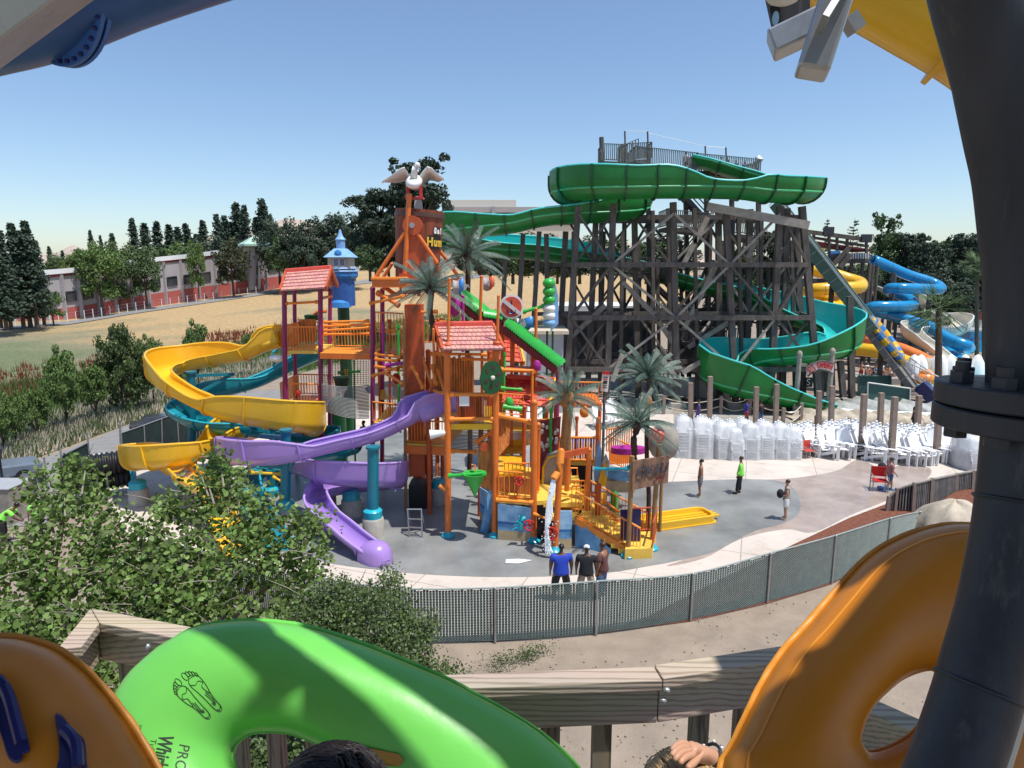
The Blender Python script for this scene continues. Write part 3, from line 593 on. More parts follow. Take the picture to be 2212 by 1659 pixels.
# trees along the service road
sr = [(38, 985, 838, 38, .62, 'leaf_mid'), (88, 975, 820, 40, .6, 'leaf_tree'), (150, 955, 742, 42, .52, 'leaf_tree'), (212, 925, 772, 44, .6, 'leaf_tree'), (268, 898, 692, 46, .62, 'leaf_shrub'), (334, 878, 712, 48, .5, 'leaf_tree'), (432, 850, 688, 53, .55, 'leaf_tree'), (543, 795, 712, 62, .65, 'leaf_tree'), (12, 1000, 835, 36, .6, 'leaf_mid'), (300, 890, 700, 47, .6, 'leaf_shrub'), (395, 862, 740, 50, .5, 'leaf_tree')]
for i, (u, vb, vt, Y, wr, lf) in enumerate(sorted(sr)):
    T('%s/%s/%d' % ('street' if lf != 'leaf_shrub' else 'round', {'leaf_tree': 'leaf_far', 'leaf_mid': 'leaf_far'}.get(lf, lf), 21+i % 3), u, vb, vt, Y, '%s roadside tree counted from the left along the service road' % ORD[i], wr=wr*.88, group='trees along the service road')
# weeds in the field
def tuft(n, reg, h, m, nm, lab, seed):
    rng = random.Random(seed); C = []
    mb = MB()
    for i in range(n):
        u0, s0 = reg(rng); p = field_pt(u0, s0)
        for j in range(5):
            a = rng.uniform(0, 6.28); l = h*rng.uniform(.5, 1.2); b = p+V((rng.gauss(0, .25), rng.gauss(0, .25), 0)); mb.add([b+V((-.05, 0, 0)), b+V((.05, 0, 0)), b+V((cos(a)*.2*l, sin(a)*.2*l, l))], [(0, 1, 2)])
    return tag(mb.build(nm, m), lab, 'weeds', kind='stuff')
tuft(520, lambda r: (r.choice([40, 215, 470, 500, 620])+r.gauss(0, 34), r.choice([.22, .34])+r.gauss(0, .035)), .75, 'barrel', 'dead_dock_weeds', 'dark red dead weed stalks in bands across the dry field', 3)
tuft(6000, lambda r: (r.uniform(-20, 1100), r.uniform(.01, .35)**1.2), .7, 'leaf_far', 'green_weeds', 'green weeds scattered over the near part of the field', 4)
def drygrass():
    rng = random.Random(9); mb = MB()
    for i in range(9000):
        u = rng.uniform(-50, 640); vb = interp(near, u, 1); s0 = rng.uniform(0, .10); p = field_pt(u, s0); l = rng.uniform(.3, .9); a = rng.uniform(0, 6.28)
        mb.add([p+V((-.05, 0, 0)), p+V((.05, 0, 0)), p+V((cos(a)*.25, sin(a)*.25, l))], [(0, 1, 2)])
    return tag(mb.build('dry_grass', 'tan_far'), 'tall straw coloured grass at the near edge of the field', 'grass', kind='stuff')
drygrass()
# edge kerb along the deck
# ---------------------------------------------------------------- big green raft slide
gs = thing('raft_slide', P(1480, 400, 50), 'huge green and turquoise open raft slide looping round the timber tower', 'water slide')
GP = [(1496, 360, 57, .8, .8), (1530, 368, 56.5, .8, .8), (1575, 382, 56, .8, .8), (1620, 397, 55.5, .8, .9), (1662, 409, 55, .8, .9), (1700, 417, 54, 1.0, 1.1), (1730, 425, 52.3, 1.35, 1.1),
      (1735, 436, 50.2, 1.6, 1.1), (1708, 437, 48.7, 1.6, 1.1), (1668, 436, 48.2, 1.6, 1.0), (1635, 434, 48, 1.6, 1.0), (1600, 429, 48, 1.1, 1.0), (1560, 428, 48, 1.05, 1.0), (1520, 427, 48, 1.15, 1.0), (1490, 427, 48, 1.55, 1.0), (1440, 427, 48, 2.0, 1.0), (1370, 428, 48, 2.0, 1.0), (1300, 429, 48.3, 2.15, 1.1),
      (1250, 431, 49.2, 2.2, 1.1), (1226, 437, 51.2, 2.1, 1.1), (1240, 446, 53.2, 1.6, 1.0), (1290, 451, 54.4, 1.2, 1.2), (1340, 458, 54.4, 1.2, 1.2), (1372, 464, 53.6, 2.2, 1.3), (1350, 476, 52, 2.0, 1.4), (1290, 480, 51.3, 1.5, 1.3), (1225, 482, 51, 1.2, 1.2),
      (1165, 489, 51, 1.2, 1.4), (1110, 502, 51, 1.2, 1.3), (1050, 509, 51, 1.5, 1.3), (990, 516, 51.3, 1.9, 1.3), (940, 523, 52.5, 1.9, 1.5), (918, 532, 55, 2.2, 1.6), (940, 541, 57.5, 1.8, 1.7), (990, 547, 58, 1.6, 1.5),
      (1080, 556, 58, 2.0, 1.2), (1170, 562, 58, 2.0, 1.2), (1260, 575, 57.5, 2.0, 1.2), (1340, 590, 57, 1.5, 1.3), (1400, 603, 57, 1.2, 1.2), (1500, 632, 56, 1.2, 1.2), (1600, 655, 55, 1.5, 1.2), (1680, 690, 54, 2.2, 1.0), (1740, 714, 53, 2.4, 1.0),
      (1795, 736, 51.8, 2.7, 1.0), (1820, 757, 50, 2.7, 1.2), (1800, 772, 48.8, 2.2, 1.8), (1750, 782, 48.6, 1.5, 2.0), (1690, 789, 49.2, 1.4, 2.0), (1630, 800, 50.2, 1.8, 2.3), (1575, 810, 50.4, 1.6, 2.8), (1548, 824, 49.2, 1.5, 3.0), (1560, 842, 47.9, 1.7, 2.7),
      (1610, 860, 47.5, 1.2, 2.3), (1670, 872, 47.4, 1.0, 1.6), (1730, 884, 47.4, .9, 1.2), (1790, 893, 47.2, .7, .9)]
fr = trough(gs, ctl(GP), 1.3, 'cyan_slide', 'green_slide', 'cyan_rim', rimr=.07, flange=1.9, step=.6, thick=.08, nn=12, mid='green_rim', flangemat='green_dark', fw=1.9)

# ---------------------------------------------------------------- timber slide tower
tt = thing('timber_tower', G(1500, 880), 'tall weathered grey timber tower that carries the green raft slide', 'tower')
tr = random.Random(5)
def col(u0, v0, u1, v1, Y0, Y1_, w_=.42):
    a = P(u0, v0, Y0); b = P(u1, v1, Y1_); d = (a-b)
    # carry the foot down to the ground along the same line
    if b.z > 0: b = b-d*(b.z/d.z)
    m_ = MB(); m_.bar(b, a, w_, w_, up=(0, 1, 0)); m_.build('post', 'wood_grey', tt); return a, b
front = [(1249, 446, 1222, 850), (1325, 440, 1310, 870), (1454, 437, 1462, 880), (1568, 455, 1590, 888), (1685, 446, 1664, 860), (1732, 446, 1768, 862)]
mid_ = [(1222, 500, 1206, 800), (1288, 455, 1270, 830), (1370, 450, 1378, 840), (1446, 450, 1450, 840), (1552, 446, 1553, 850), (1620, 452, 1612, 845), (1700, 450, 1690, 845), (1720, 470, 1732, 800)]
extra = [(1345, 500, 1340, 830, 51), (1410, 455, 1412, 835, 51.5), (1500, 450, 1506, 845, 50.5), (1535, 500, 1528, 800, 55), (1595, 470, 1603, 840, 51), (1645, 460, 1640, 850, 51.5), (1305, 500, 1296, 820, 55), (1380, 520, 1384, 800, 55.5), (1470, 520, 1474, 800, 56), (1420, 560, 1424, 800, 54.5), (1560, 520, 1564, 800, 55), (1660, 560, 1658, 800, 54), (1710, 520, 1716, 800, 54)]
back = [(1300, 330, 1296, 800), (1350, 330, 1346, 800), (1400, 345, 1402, 800), (1480, 365, 1488, 800), (1525, 365, 1530, 800), (1580, 372, 1584, 800), (1638, 378, 1640, 800)]
left = [(1165, 500, 1152, 700), (1130, 505, 1120, 700), (1092, 560, 1085, 690), (1240, 500, 1240, 760), (1180, 505, 1184, 740)]
FR = [col(*q, 49.0, 49.0) for q in front]; MR = [col(*q, 53, 53) for q in mid_]; XR = [col(*q[:4], q[4], q[4], .26) for q in extra]; BR = [col(*q, 57.5, 57.5, .34) for q in back]
LR = [col(*q, 52.5, 52.5, .36) for q in left]
lo_ = [col(*q, 51, 51, .4) for q in [(1795, 782, 1797, 860), (1770, 790, 1772, 860), (1835, 640, 1840, 850), (1640, 800, 1644, 865), (1815, 780, 1822, 860)]]
def at(post, z): a, b = post; return b.lerp(a, (z-b.z)/(a.z-b.z))
for a, b in FR+lo_: ft = MB(); ft.box((b.x, b.y, .15), (1.1, 1.1, .6)); ft.build('footing', 'concrete', tt)
def beam(a, b, wd=.3, ht=.3, nm='beam', m='wood_grey'):
    m_ = MB(); m_.bar(a, b, wd, ht); m_.build(nm, m, tt)
levels = [3.0, 6.8, 10.6, 14.2]
off = V((0, -.36, 0))
for row, o2 in ((FR, off), (MR, off), (BR, V((0, -.3, 0)))):
    for z in levels:
        if row is FR and z > 14: continue
        beam(at(row[0], z)+o2, at(row[-1], z)+o2, .14, .36)
for z in levels[:3]:
    for p, q in ((FR[0], MR[0]), (FR[1], MR[2]), (FR[2], MR[3]), (FR[3], MR[5]), (FR[5], MR[7]), (MR[1], BR[0]), (MR[3], BR[2]), (MR[5], BR[5]), (LR[0], MR[0])):
        beam(at(p, z), at(q, z), .14, .3)
for bay in range(5):
    for li in range(3):
        z0, z1 = levels[li], levels[li+1]
        a0, a1 = FR[bay], FR[bay+1]
        if (bay+li) % 2: beam(at(a0, z0)+off*.7, at(a1, z1)+off*.7, .13, .17, 'brace', 'wood_pale' if bay in (1, 2, 3) else 'wood_grey')
        else: beam(at(a0, z1)+off*.7, at(a1, z0)+off*.7, .13, .17, 'brace', 'wood_pale' if bay in (1, 2) else 'wood_grey')
        if bay in (0, 4): beam(at(a0, z0)-off*.6, at(a1, z1)-off*.6, .13, .17, 'brace')
for bay in range(7):
    for li in range(3):
        z0, z1 = levels[li], levels[li+1]; a0, a1 = MR[bay], MR[bay+1]
        beam(at(a0, z0 if bay % 2 else z1)+off*.7, at(a1, z1 if bay % 2 else z0)+off*.7, .13, .17, 'brace', 'wood_pale' if tr.random() < .4 else 'wood_grey')
for bay in range(6):
    for li in range(3):
        z0, z1 = levels[li], levels[li+1]; a0, a1 = BR[bay], BR[bay+1]
        beam(at(a0, z0 if bay % 2 else z1), at(a1, z1 if bay % 2 else z0), .18, .2, 'brace')
for a0, a1, z0, z1 in ((LR[0], LR[3], 1, 6), (LR[3], FR[0], 2, 8), (LR[1], LR[4], 6, 1.5), (LR[4], MR[0], 1, 7)): beam(at(a0, z0), at(a1, z1), .2, .22, 'brace')
for pa, pb in (((630, 1160), (900, 1440)), ((860, 1400), (1010, 1620)), ((1330, 1010), (1080, 1500)), ((1255, 680), (1060, 1060)), ((1480, 1410), (1110, 1640)), ((1610, 845), (1550, 980)), ((250, 1560), (500, 1330))):
    beam(P(*Y1(*pa), 50.5), P(*Y1(*pb), 50.5), .26, .34, 'brace', 'wood_pale')
for pa, pb in (((930, 660), (1110, 900)), ((1510, 900), (1610, 1200)), ((1170, 865), (1380, 740)), ((550, 940), (640, 700))):
    beam(P(*Y2(*pa), 48.6), P(*Y2(*pb), 48.6), .26, .34, 'brace', 'wood_pale')
beam(P(*Y1(1250, 600), 48.3), P(*Y1(2000, 740), 47.6), .3, .55, 'ring_girder', 'wood_pale')

# landings and stairs inside
def deck(name, pa, pb, Yf, Yb, z=None, thick=.3, rail=True, m='wood_grey'):
    a = P(pa[0], pa[1], Yf); b = P(pb[0], pb[1], Yf); dv = V((0, Yb-Yf, 0))
    m_ = MB(); m_.prism([a, b, b+dv, a+dv], (0, 0, -thick)); m_.build(name, m, tt)
    if rail:
        m_ = MB(); railing(m_, a, b, 1.35, .15, wood=True); railing(m_, b, b+dv, 1.35, .3, wood=True); railing(m_, a, a+dv, 1.35, .3, wood=True); m_.build('railing', 'wood_rail_far', tt)
deck('landing', (1440, 490), (1530, 498), 54, 57); deck('landing', (1600, 505), (1637, 515), 54, 57); deck('landing', (1350, 590), (1450, 596), 55, 58)
deck('landing', (1530, 632), (1580, 635), 55, 58); deck('landing', (1400, 690), (1500, 695), 55, 58); deck('landing', (1480, 740), (1620, 746), 54, 57); deck('landing', (1430, 790), (1560, 795), 54, 57)
def stair(a, b, w_=1.3, n=14):
    m_ = MB(); sd = V((0, w_, 0))
    m_.bar(a, b, .08, .35); m_.bar(a+sd, b+sd, .08, .35)
    for i in range(n): p = a.lerp(b, (i+.5)/n); m_.box(p+sd*.5, (.35, w_, .06))
    for o_ in (V(), sd): m_.bar(a+o_+V((0, 0, 1)), b+o_+V((0, 0, 1)), .06, .1)
    m_.build('stair', 'wood_grey', tt)
stair(P(1450, 597, 55), P(1535, 495, 55)); stair(P(1500, 695, 55), P(1400, 600, 55)); stair(P(1500, 745, 54.5), P(1580, 640, 55)); stair(P(1560, 795, 54.5), P(1480, 745, 54.5)); stair(P(1620, 870, 54), P(1560, 796, 54)); stair(P(1540, 490, 56), P(1440, 380, 57), n=20)
# top platform: a long deck that steps down towards the right
deck('top_deck', Y1(480, 265), Y1(640, 272), 56.5, 59.5); deck('top_deck', Y1(720, 285), Y1(1180, 335), 56, 59.5); deck('top_deck', Y1(1180, 335), Y1(1640, 378), 57.5, 60.5)
m_ = MB(); railing(m_, P(*Y1(590, 320), 55.9), P(*Y1(740, 255), 55.9), 1.6, .22, wood=True); m_.build('railing', 'wood_rail_far', tt)
deck('top_deck', Y1(620, 265), Y1(840, 250), 58.5, 60.5)
for u, v0, v1 in ((478, 90, 330), (650, 45, 270), (818, 47, 270), (1243, 155, 340), (1395, 165, 340), (1618, 235, 378)):
    m_ = MB(); m_.tube(P(*Y1(u, v1), 58.5), P(*Y1(u-6, v0), 58.5), .07 if u != 478 else .2, n=6); m_.build('mast', 'wood_grey', tt)
m_ = MB()
for (a, b) in (((650, 45), (818, 47)), ((818, 60), (1243, 158)), ((1243, 158), (1395, 168)), ((1395, 250), (1618, 285))): m_.tube(P(*Y1(*a), 58.5), P(*Y1(*b), 58.5), .015, n=4)
m_.build('string_line', 'galv', tt)
lm = thing('lamp', P(*Y1(1632, 250), 58.4), 'small white floodlight on the post at the right end of the timber tower top', 'lamp')
m_ = MB(); m_.tube(P(*Y1(1622, 240), 58.4), P(*Y1(1640, 268), 58.2), .25, .32, n=10); m_.build('lamp_head', 'white', lm, smooth=True)
# long rafters of the left span
# park buildings glimpsed through the timber tower
pb = thing('snack_bar', P(1340, 770, 62), 'long low building with a flat white roof behind the timber tower', 'building')
m_ = MB(); a = P(1195, 668, 64); b = P(1420, 672, 64); m_.box(((a.x+b.x)/2, 67, a.z+.1), (b.x-a.x, 7, .5)); m_.build('roof', 'white', pb)
m_ = MB(); m_.box(((a.x+b.x)/2, 67.3, a.z/2-.1), (b.x-a.x-.6, 5.5, a.z)); m_.build('wall', 'wood_grey', pb)
for i in range(7):
    m_ = MB(); x = a.x+.8+i*(b.x-a.x-1.6)/6; m_.box((x, 64.4, a.z*.45), (1.0, .1, a.z*.5)); m_.build('opening', 'glass_dark', pb)
p2 = thing('ticket_hut', G(1190, 800), 'small grey hut with a flat roof left of the timber tower foot', 'building')
m_ = MB(); a = P(1140, 722, 47); b = P(1218, 722, 47); zt = a.z; m_.box(((a.x+b.x)/2, 49, zt/2), (b.x-a.x, 3.6, zt)); m_.build('wall', 'bldg_band', p2)
m_ = MB(); m_.box(((a.x+b.x)/2, 49, zt+.12), (b.x-a.x+.7, 4.3, .24)); m_.build('roof', 'tan_far', p2)
m_ = MB(); m_.box(((a.x+b.x)/2, 47.15, zt*.5), (b.x-a.x, .08, .15)); m_.build('trim', 'wood_grey', p2)
p3 = thing('snack_bar', P(1480, 700, 66), 'short building with a white roof edge seen through the right bays of the timber tower', 'building')
m_ = MB(); a = P(1462, 686, 66); b = P(1560, 690, 66); m_.box(((a.x+b.x)/2, 68, a.z), (b.x-a.x, 5, .6)); m_.build('roof', 'white', p3)
m_ = MB(); m_.box(((a.x+b.x)/2, 68, a.z/2-.2), (b.x-a.x-.4, 4.6, a.z-.2)); m_.build('wall', 'black', p3)
# dark plank wall / grey ramp at the foot of the tower
rp = thing('loading_ramp', G(1520, 880), 'pale grey boarded loading ramp at the foot of the timber tower', 'ramp')
m_ = MB(); a = P(*Y5(160, 480), 51); b = P(*Y5(620, 470), 51); m_.prism([a, b, P(*Y5(640, 670), 51), P(*Y5(150, 640), 51)], (0, 1.5, 0)); m_.build('wall', 'rock_grey', rp)
m_ = MB(); railing(m_, P(*Y5(140, 560), 50.8), P(*Y5(280, 555), 50.8), 1.2, .25, wood=True); m_.build('railing', 'tan_far', rp)

# ---------------------------------------------------------------- slides on the right
def tslide(name, label, path, r, m, seam, **q):
    t = thing(name, P(*path[-1][:3]), label, 'water slide'); tubeslide(t, ctl(path), r, m, seam, **q); return t
yl = tslide('tube_slide', 'long yellow tube slide zigzagging behind the green ramp', [(*Y4(310, 540), 72), (*Y4(420, 590), 72), (*Y4(560, 620), 72), (*Y4(740, 660), 71.5), (*Y4(880, 705), 71), (*Y4(975, 735), 70), (*Y4(975, 770), 68.5), (*Y4(900, 780), 68), (*Y4(760, 785), 68), (*Y4(640, 790), 68), (*Y4(540, 800), 68.5),
    (*Y4(500, 815), 69.5), (*Y4(530, 835), 70.3), (*Y4(620, 855), 70), (*Y4(740, 895), 69), (*Y4(795, 925), 68), (*Y4(780, 955), 67), (*Y4(700, 950), 66.5), (*Y4(560, 955), 67), (*Y4(440, 980), 68), (*Y4(380, 1020), 69.5), (*Y4(400, 1060), 70.5), (*Y4(470, 1120), 70), (*Y4(540, 1190), 69), (*Y4(700, 1250), 68), (*Y4(860, 1310), 67.5), (*Y4(1000, 1325), 66.5), (*Y4(1120, 1340), 65.5), (*Y4(1240, 1375), 64.5), (*Y4(1360, 1425), 63.5), (*Y4(1470, 1475), 62.5)], .6, 'yellow', 'yellow_seam')
bs = tslide('tube_slide', 'glossy blue tube slide winding down on the far right', [(*Y4(1085, 530), 74), (*Y4(1150, 555), 74), (*Y4(1250, 600), 74), (*Y4(1400, 665), 74), (*Y4(1560, 715), 73.5), (*Y4(1660, 755), 73), (*Y4(1685, 790), 71.5), (*Y4(1600, 790), 71), (*Y4(1450, 785), 71), (*Y4(1320, 782), 71), (*Y4(1235, 785), 72), (*Y4(1240, 815), 73.5), (*Y4(1330, 840), 73.5), (*Y4(1430, 890), 72.5),
    (*Y4(1440, 930), 71), (*Y4(1380, 940), 70.3), (*Y4(1220, 942), 70), (*Y4(1100, 945), 70.3), (*Y4(1060, 960), 71), (*Y4(1110, 985), 71.6), (*Y4(1250, 1020), 71), (*Y4(1400, 1060), 70), (*Y4(1550, 1105), 69), (*Y4(1640, 1150), 68), (*Y4(1720, 1210), 67), (*Y4(1830, 1260), 66), (*Y4(1920, 1290), 65.5), (*Y4(1930, 1320), 67), (*Y4(1840, 1305), 68.5), (*Y4(1730, 1300), 69), (*Y4(1705, 1325), 68.5), (*Y4(1780, 1370), 67), (*Y4(1880, 1430), 65), (*Y4(1985, 1490), 63.5)], .52, 'blue_slide', 'blue_seam')
osl = tslide('tube_slide', 'orange tube slide running down between the yellow and white slides', [(*Y4(880, 1160), 73), (*Y4(1000, 1225), 71), (*Y4(1180, 1275), 68.5), (*Y4(1320, 1310), 66.5), (*Y4(1480, 1375), 65), (*Y4(1640, 1465), 63)], .52, 'orange_slide', 'orange')
for tsl, cl in ((yl, 'yellow_seam'), (bs, 'blue_seam'), (osl, 'orange')): pass
wsl = thing('open_slide', P(2000, 780, 64), 'cream white open flume curling beneath the blue tube slide', 'water slide')
trough(wsl, ctl([(*Y4(1150, 800), 78, .6, .6), (*Y4(1220, 830), 77, .6, .6), (*Y4(1330, 870), 76, .6, .6), (*Y4(1460, 880), 76, .6, .6), (*Y4(1520, 930), 77, .6, .6), (*Y4(1530, 990), 77, .6, .6), (*Y4(1600, 1040), 76, .6, .6), (*Y4(1700, 1065), 75, .8, .8), (*Y4(1790, 1090), 74, 1.2, .8), (*Y4(1870, 1140), 72, 1.5, .8), (*Y4(1840, 1190), 70, 1.3, .8), (*Y4(1730, 1200), 69, .9, .9),
    (*Y4(1560, 1180), 69, .8, 1.1), (*Y4(1440, 1190), 68.5, .8, 1.4), (*Y4(1420, 1230), 67, .9, 1.4), (*Y4(1500, 1290), 66, .9, 1.0), (*Y4(1600, 1350), 65, .8, .8), (*Y4(1700, 1430), 64, .7, .7), (*Y4(1800, 1500), 62.5, .6, .6)]), .9, 'slide_beige', 'slide_beige', 'white', flange=3, step=.7)
# supports of the right slides
sp = thing('support_posts', P(1900, 790, 70), 'cluster of thin brown posts carrying the blue tube slide', 'supports')
for i, (x, y0) in enumerate([(1065, 560), (1090, 560), (1130, 580), (1265, 640), (1285, 650), (1470, 750), (1490, 760), (1585, 800), (1610, 800), (1300, 1010), (1180, 985), (1440, 1070), (1560, 1110), (1700, 1200)]):
    a = P(*Y4(x, y0), 72.5+i % 2); m_ = MB(); m_.tube((a.x, a.y, 0), a, .16, n=7); m_.build('post', 'wood_grey', sp)
# green steep ramp slide
rs = thing('steep_ramp_slide', P(2020, 877, 52), 'long steep dusty green ramp slide coming down to the rocks', 'water slide')
a = P(*Y4(215, 60), 60); b = P(*Y4(1080, 1180), 54.5)
dr = (b-a).normalized(); sdv = dr.cross(UP).normalized(); nv = sdv.cross(dr)
m_ = MB(); m_.bar(a, b, 1.5, .25, up=nv); m_.bar(a+sdv*.8+nv*.3, b+sdv*.8+nv*.3, .12, .9, up=nv); m_.bar(a-sdv*.8+nv*.3, b-sdv*.8+nv*.3, .12, .9, up=nv); m_.build('chute', 'dusty_green', rs)
b2 = P(*Y4(1440, 1659), 51.8); m_ = MB(); m_.bar(b, b2, 1.5, .2, up=nv); m_.bar(b+sdv*.8, b2+sdv*.8, .12, .5, up=nv); m_.bar(b-sdv*.8, b2-sdv*.8, .12, .5, up=nv); m_.build('lower_chute', 'wood_rail_far', rs)
b3 = P(*Y6(1560, 470), 50.6); m_ = MB(); m_.bar(P(*Y6(1330, 250), 51.7), b3, 1.3, .9, up=nv); m_.build('landing_channel', 'navy', rs)
m_ = MB()
for sg in (.9, 1.35):
    m_.tube(a+sdv*sg+nv*.95, b2+sdv*sg+nv*.95, .035, n=5)
n_ = 60
for i in range(n_):
    p = a.lerp(b2, i/n_); m_.bar(p+sdv*.85+nv*.9, p+sdv*1.4+nv*.9, .05, .05)
    if i % 3 == 0: m_.tube(p+sdv*1.35, p+sdv*1.35+nv*.95, .03, n=4)
m_.build('ladder_rail', 'galv', rs)
for s_ in (.12, .3, .45, .62, .8, .95):
    p = a.lerp(b2, s_); m_ = MB(); m_.bar((p.x, p.y, 0), p-nv*.1, .3, .3); m_.build('post', 'wood_grey', rs)
ra = thing('raft', a.lerp(b, .985), 'yellow and blue chequered raft riding down the green ramp', 'raft')
c0 = P(*Y4(1165, 1245), 54.2); m_ = MB(); n1 = 40
pts = []
for i in range(n1):
    t = 2*pi*i/n1; pts.append(c0+dr*(1.9*cos(t))+sdv*(.85*sin(t))+nv*.35)
ch = MB()
for i in range(n1): ch.tube(pts[i], pts[(i+1) % n1], .33, n=9, mi=(i//2) % 2)
ch.build('tube', ['yellow', 'blue_toy'], ra); m_.bar(c0-dr*1.6+nv*.2, c0+dr*1.6+nv*.2, 1.3, .12, up=nv); m_.build('floor', 'yellow', ra)
# start deck with red awning
sd_ = thing('slide_start_deck', P(1820, 600, 78), 'timber start deck with a dark red awning above the blue tube slide', 'deck')
def bbox(par, nm, m, x0, y0, x1, y1, Y, dep): return slab(*[f for f in (Y4(x0, y0)[0], Y4(x1, y1)[0], Y4(x0, y0)[1], Y4(x1, y1)[1])], Y, dep, m, nm, par)
bbox(sd_, 'platform', 'wood_grey', 680, 505, 1075, 560, 77, 5); bbox(sd_, 'back_panel', 'glass_blue', 700, 470, 1060, 505, 78, .3)
m_ = MB(); m_.prism([P(*Y4(560, 360), 77), P(*Y4(1060, 435), 77), P(*Y4(1060, 458), 77), P(*Y4(560, 385), 77)], (0, 4, 0)); m_.build('awning', 'maroon', sd_)
m_ = MB(); m_.bar(P(*Y4(500, 280), 76.5), P(*Y4(1030, 350), 76.5), .3, .45); m_.bar(P(*Y4(540, 330), 76.8), P(*Y4(1050, 410), 76.8), .2, .3); m_.build('roof_beam', 'wood_grey', sd_)
for x, y in ((565, 300), (700, 300), (770, 320), (860, 335), (1030, 345)): m_ = MB(); m_.bar(P(*Y4(x, y), 76.8), P(*Y4(x, y+180), 76.8), .25, .25); m_.build('post', 'wood_grey', sd_)
m_ = MB(); m_.bar(P(*Y4(740, 570), 76), P(*Y4(880, 420), 76), .15, .5); m_.bar(P(*Y4(800, 600), 75.5), P(*Y4(890, 480), 75.5), .15, .5); m_.build('stair_rail', 'wood_grey', sd_)
for x in (700, 800, 900, 1000, 1060): m_ = MB(); p = P(*Y4(x, 555), 77.5); m_.bar((p.x, p.y, 0), p, .3, .3); m_.build('post', 'wood_grey', sd_)
bbox(sd_, 'sign_panel', 'gold', 610, 425, 655, 480, 76.4, .2); bbox(sd_, 'sign_panel', 'blue_toy', 715, 450, 800, 475, 76.4, .2)
m_ = MB()
for x in range(870, 1060, 22): m_.bar(P(*Y4(x, 470), 76.3), P(*Y4(x, 520), 76.3), .12, .08)
m_.build('picket_rail', 'white_dirty', sd_)
# dark shed under it
sh = thing('shed', P(1800, 760, 76), 'dark shed wall under the start deck behind the ramp', 'building'); bbox(sh, 'wall', 'wood_grey', 560, 700, 1060, 1130, 79, 4)
for x, y in ((696, 275), (1030, 340)):
    l_ = thing('floodlight', P(*Y4(x, y), 76), ['square floodlight on a pole at the left of the red awning', 'square floodlight on a pole at the right of the red awning'][x > 900], 'lamp')
    m_ = MB(); c = P(*Y4(x, y), 76); m_.box(c, (1.1, .35, .9)); m_.build('lamp_head', 'steel_dark', l_); m_ = MB(); m_.tube(c-V((0, 0, .3)), P(*Y4(x, y+80), 76), .14, n=6); m_.build('pole', 'steel_dark', l_)
bb = thing('blue_building', P(2080, 780, 74), 'bright blue low building at the right edge behind palms', 'building')
bbox(bb, 'wall', 'blue_slide', 1935, 1160, 2140, 1345, 75, 5); bbox(bb, 'roof', 'bldg_band', 1930, 1150, 2150, 1165, 74.8, 5.5); bbox(bb, 'sign_panel', 'glass_blue', 1970, 1235, 2080, 1248, 74.7, .2)
bb = thing('terrace_building', P(2050, 740, 80), 'tan terrace building with a red roof edge in the trees on the right', 'building')
bbox(bb, 'wall', 'bldg_cream', 1790, 1060, 2100, 1150, 84, 4); bbox(bb, 'roof', 'trim_red', 1780, 1000, 2080, 1060, 83.6, 5)
# fan palms
def fanpalm(x, yt, yb, Y, label, s=1.0):
    t = thing('fan_palm', P(*Y4(x, yb), Y), label, 'palm tree'); top = P(*Y4(x, yt), Y); bot = P(*Y4(x, yb), Y); bot.z = 0
    m_ = MB(); m_.tube(bot, top, .22*s, .17*s, n=8); m_.build('trunk', 'bark', t)
    rg = random.Random(int(x)); cr = MB()
    for i in range(46):
        a = rg.uniform(0, 6.28); e = rg.uniform(-.9, 1.2); l = 1.5*s; d = V((cos(a)*cos(e), sin(a)*cos(e), sin(e))); c = top+d*l*.7; q = d.cross(UP).normalized(); nn = q.cross(d)
        for j in range(9): f = -1.2+2.4*j/8; tip = c+(d*cos(f)+q*sin(f))*l*.8-V((0, 0, .25*l*abs(f))); cr.add([c-nn*.02, c+q*.08, tip], [(0, 1, 2)])
        cr.bar(top, c, .03, .03)
    cr.build('crown', 'leaf_mid', t)
fanpalm(2010, 590, 1480, 68, 'tall thin fan palm with a small crown, left of two by the blue building'); fanpalm(2072, 600, 1500, 68, 'tall thin fan palm with a small crown, right of two by the blue building')
fanpalm(1672, 960, 1659, 55, 'bushy green fan palm standing in front of the blue tube slide', 1.35)
# crowd, rails and tube outlets at the landing pool
ow = thing('outlet_wall', P(2000, 810, 62), 'pale rock wall of arches where the tube slides empty into the pool', 'wall')
for i, x in enumerate((1440, 1500, 1640, 1680, 1760, 1890, 2000)):
    m_ = MB(); c = P(*Y4(x, 1540), 62.2); m_.lathe((c.x, c.y, 0), [(.7, 0), (.72, .6), (.55, 1.6), (.25, 2.2), (0, 2.35)], 10); m_.build('cap_stone', 'white', ow, smooth=True)
for x in (1560, 1720, 1950): m_ = MB(); c = P(*Y4(x, 1530), 62.6); m_.ball((c.x, c.y, .5), (1.4, .7, 1.5), 14); m_.build('rock', 'rock', ow, smooth=True)

for i in range(26):
    a, b = tr.sample(XR+MR+BR[2:], 2); z = tr.uniform(1.5, 13); z2 = z+tr.choice([-3, -2.5, 0, 0, 2.5, 3]); beam(at(a, z), at(b, max(.5, z2)), .1, .16, 'brace', tr.choice(['wood_grey', 'wood_grey', 'wood_pale'])) if (at(a, z)-at(b, z)).length < 7 else None
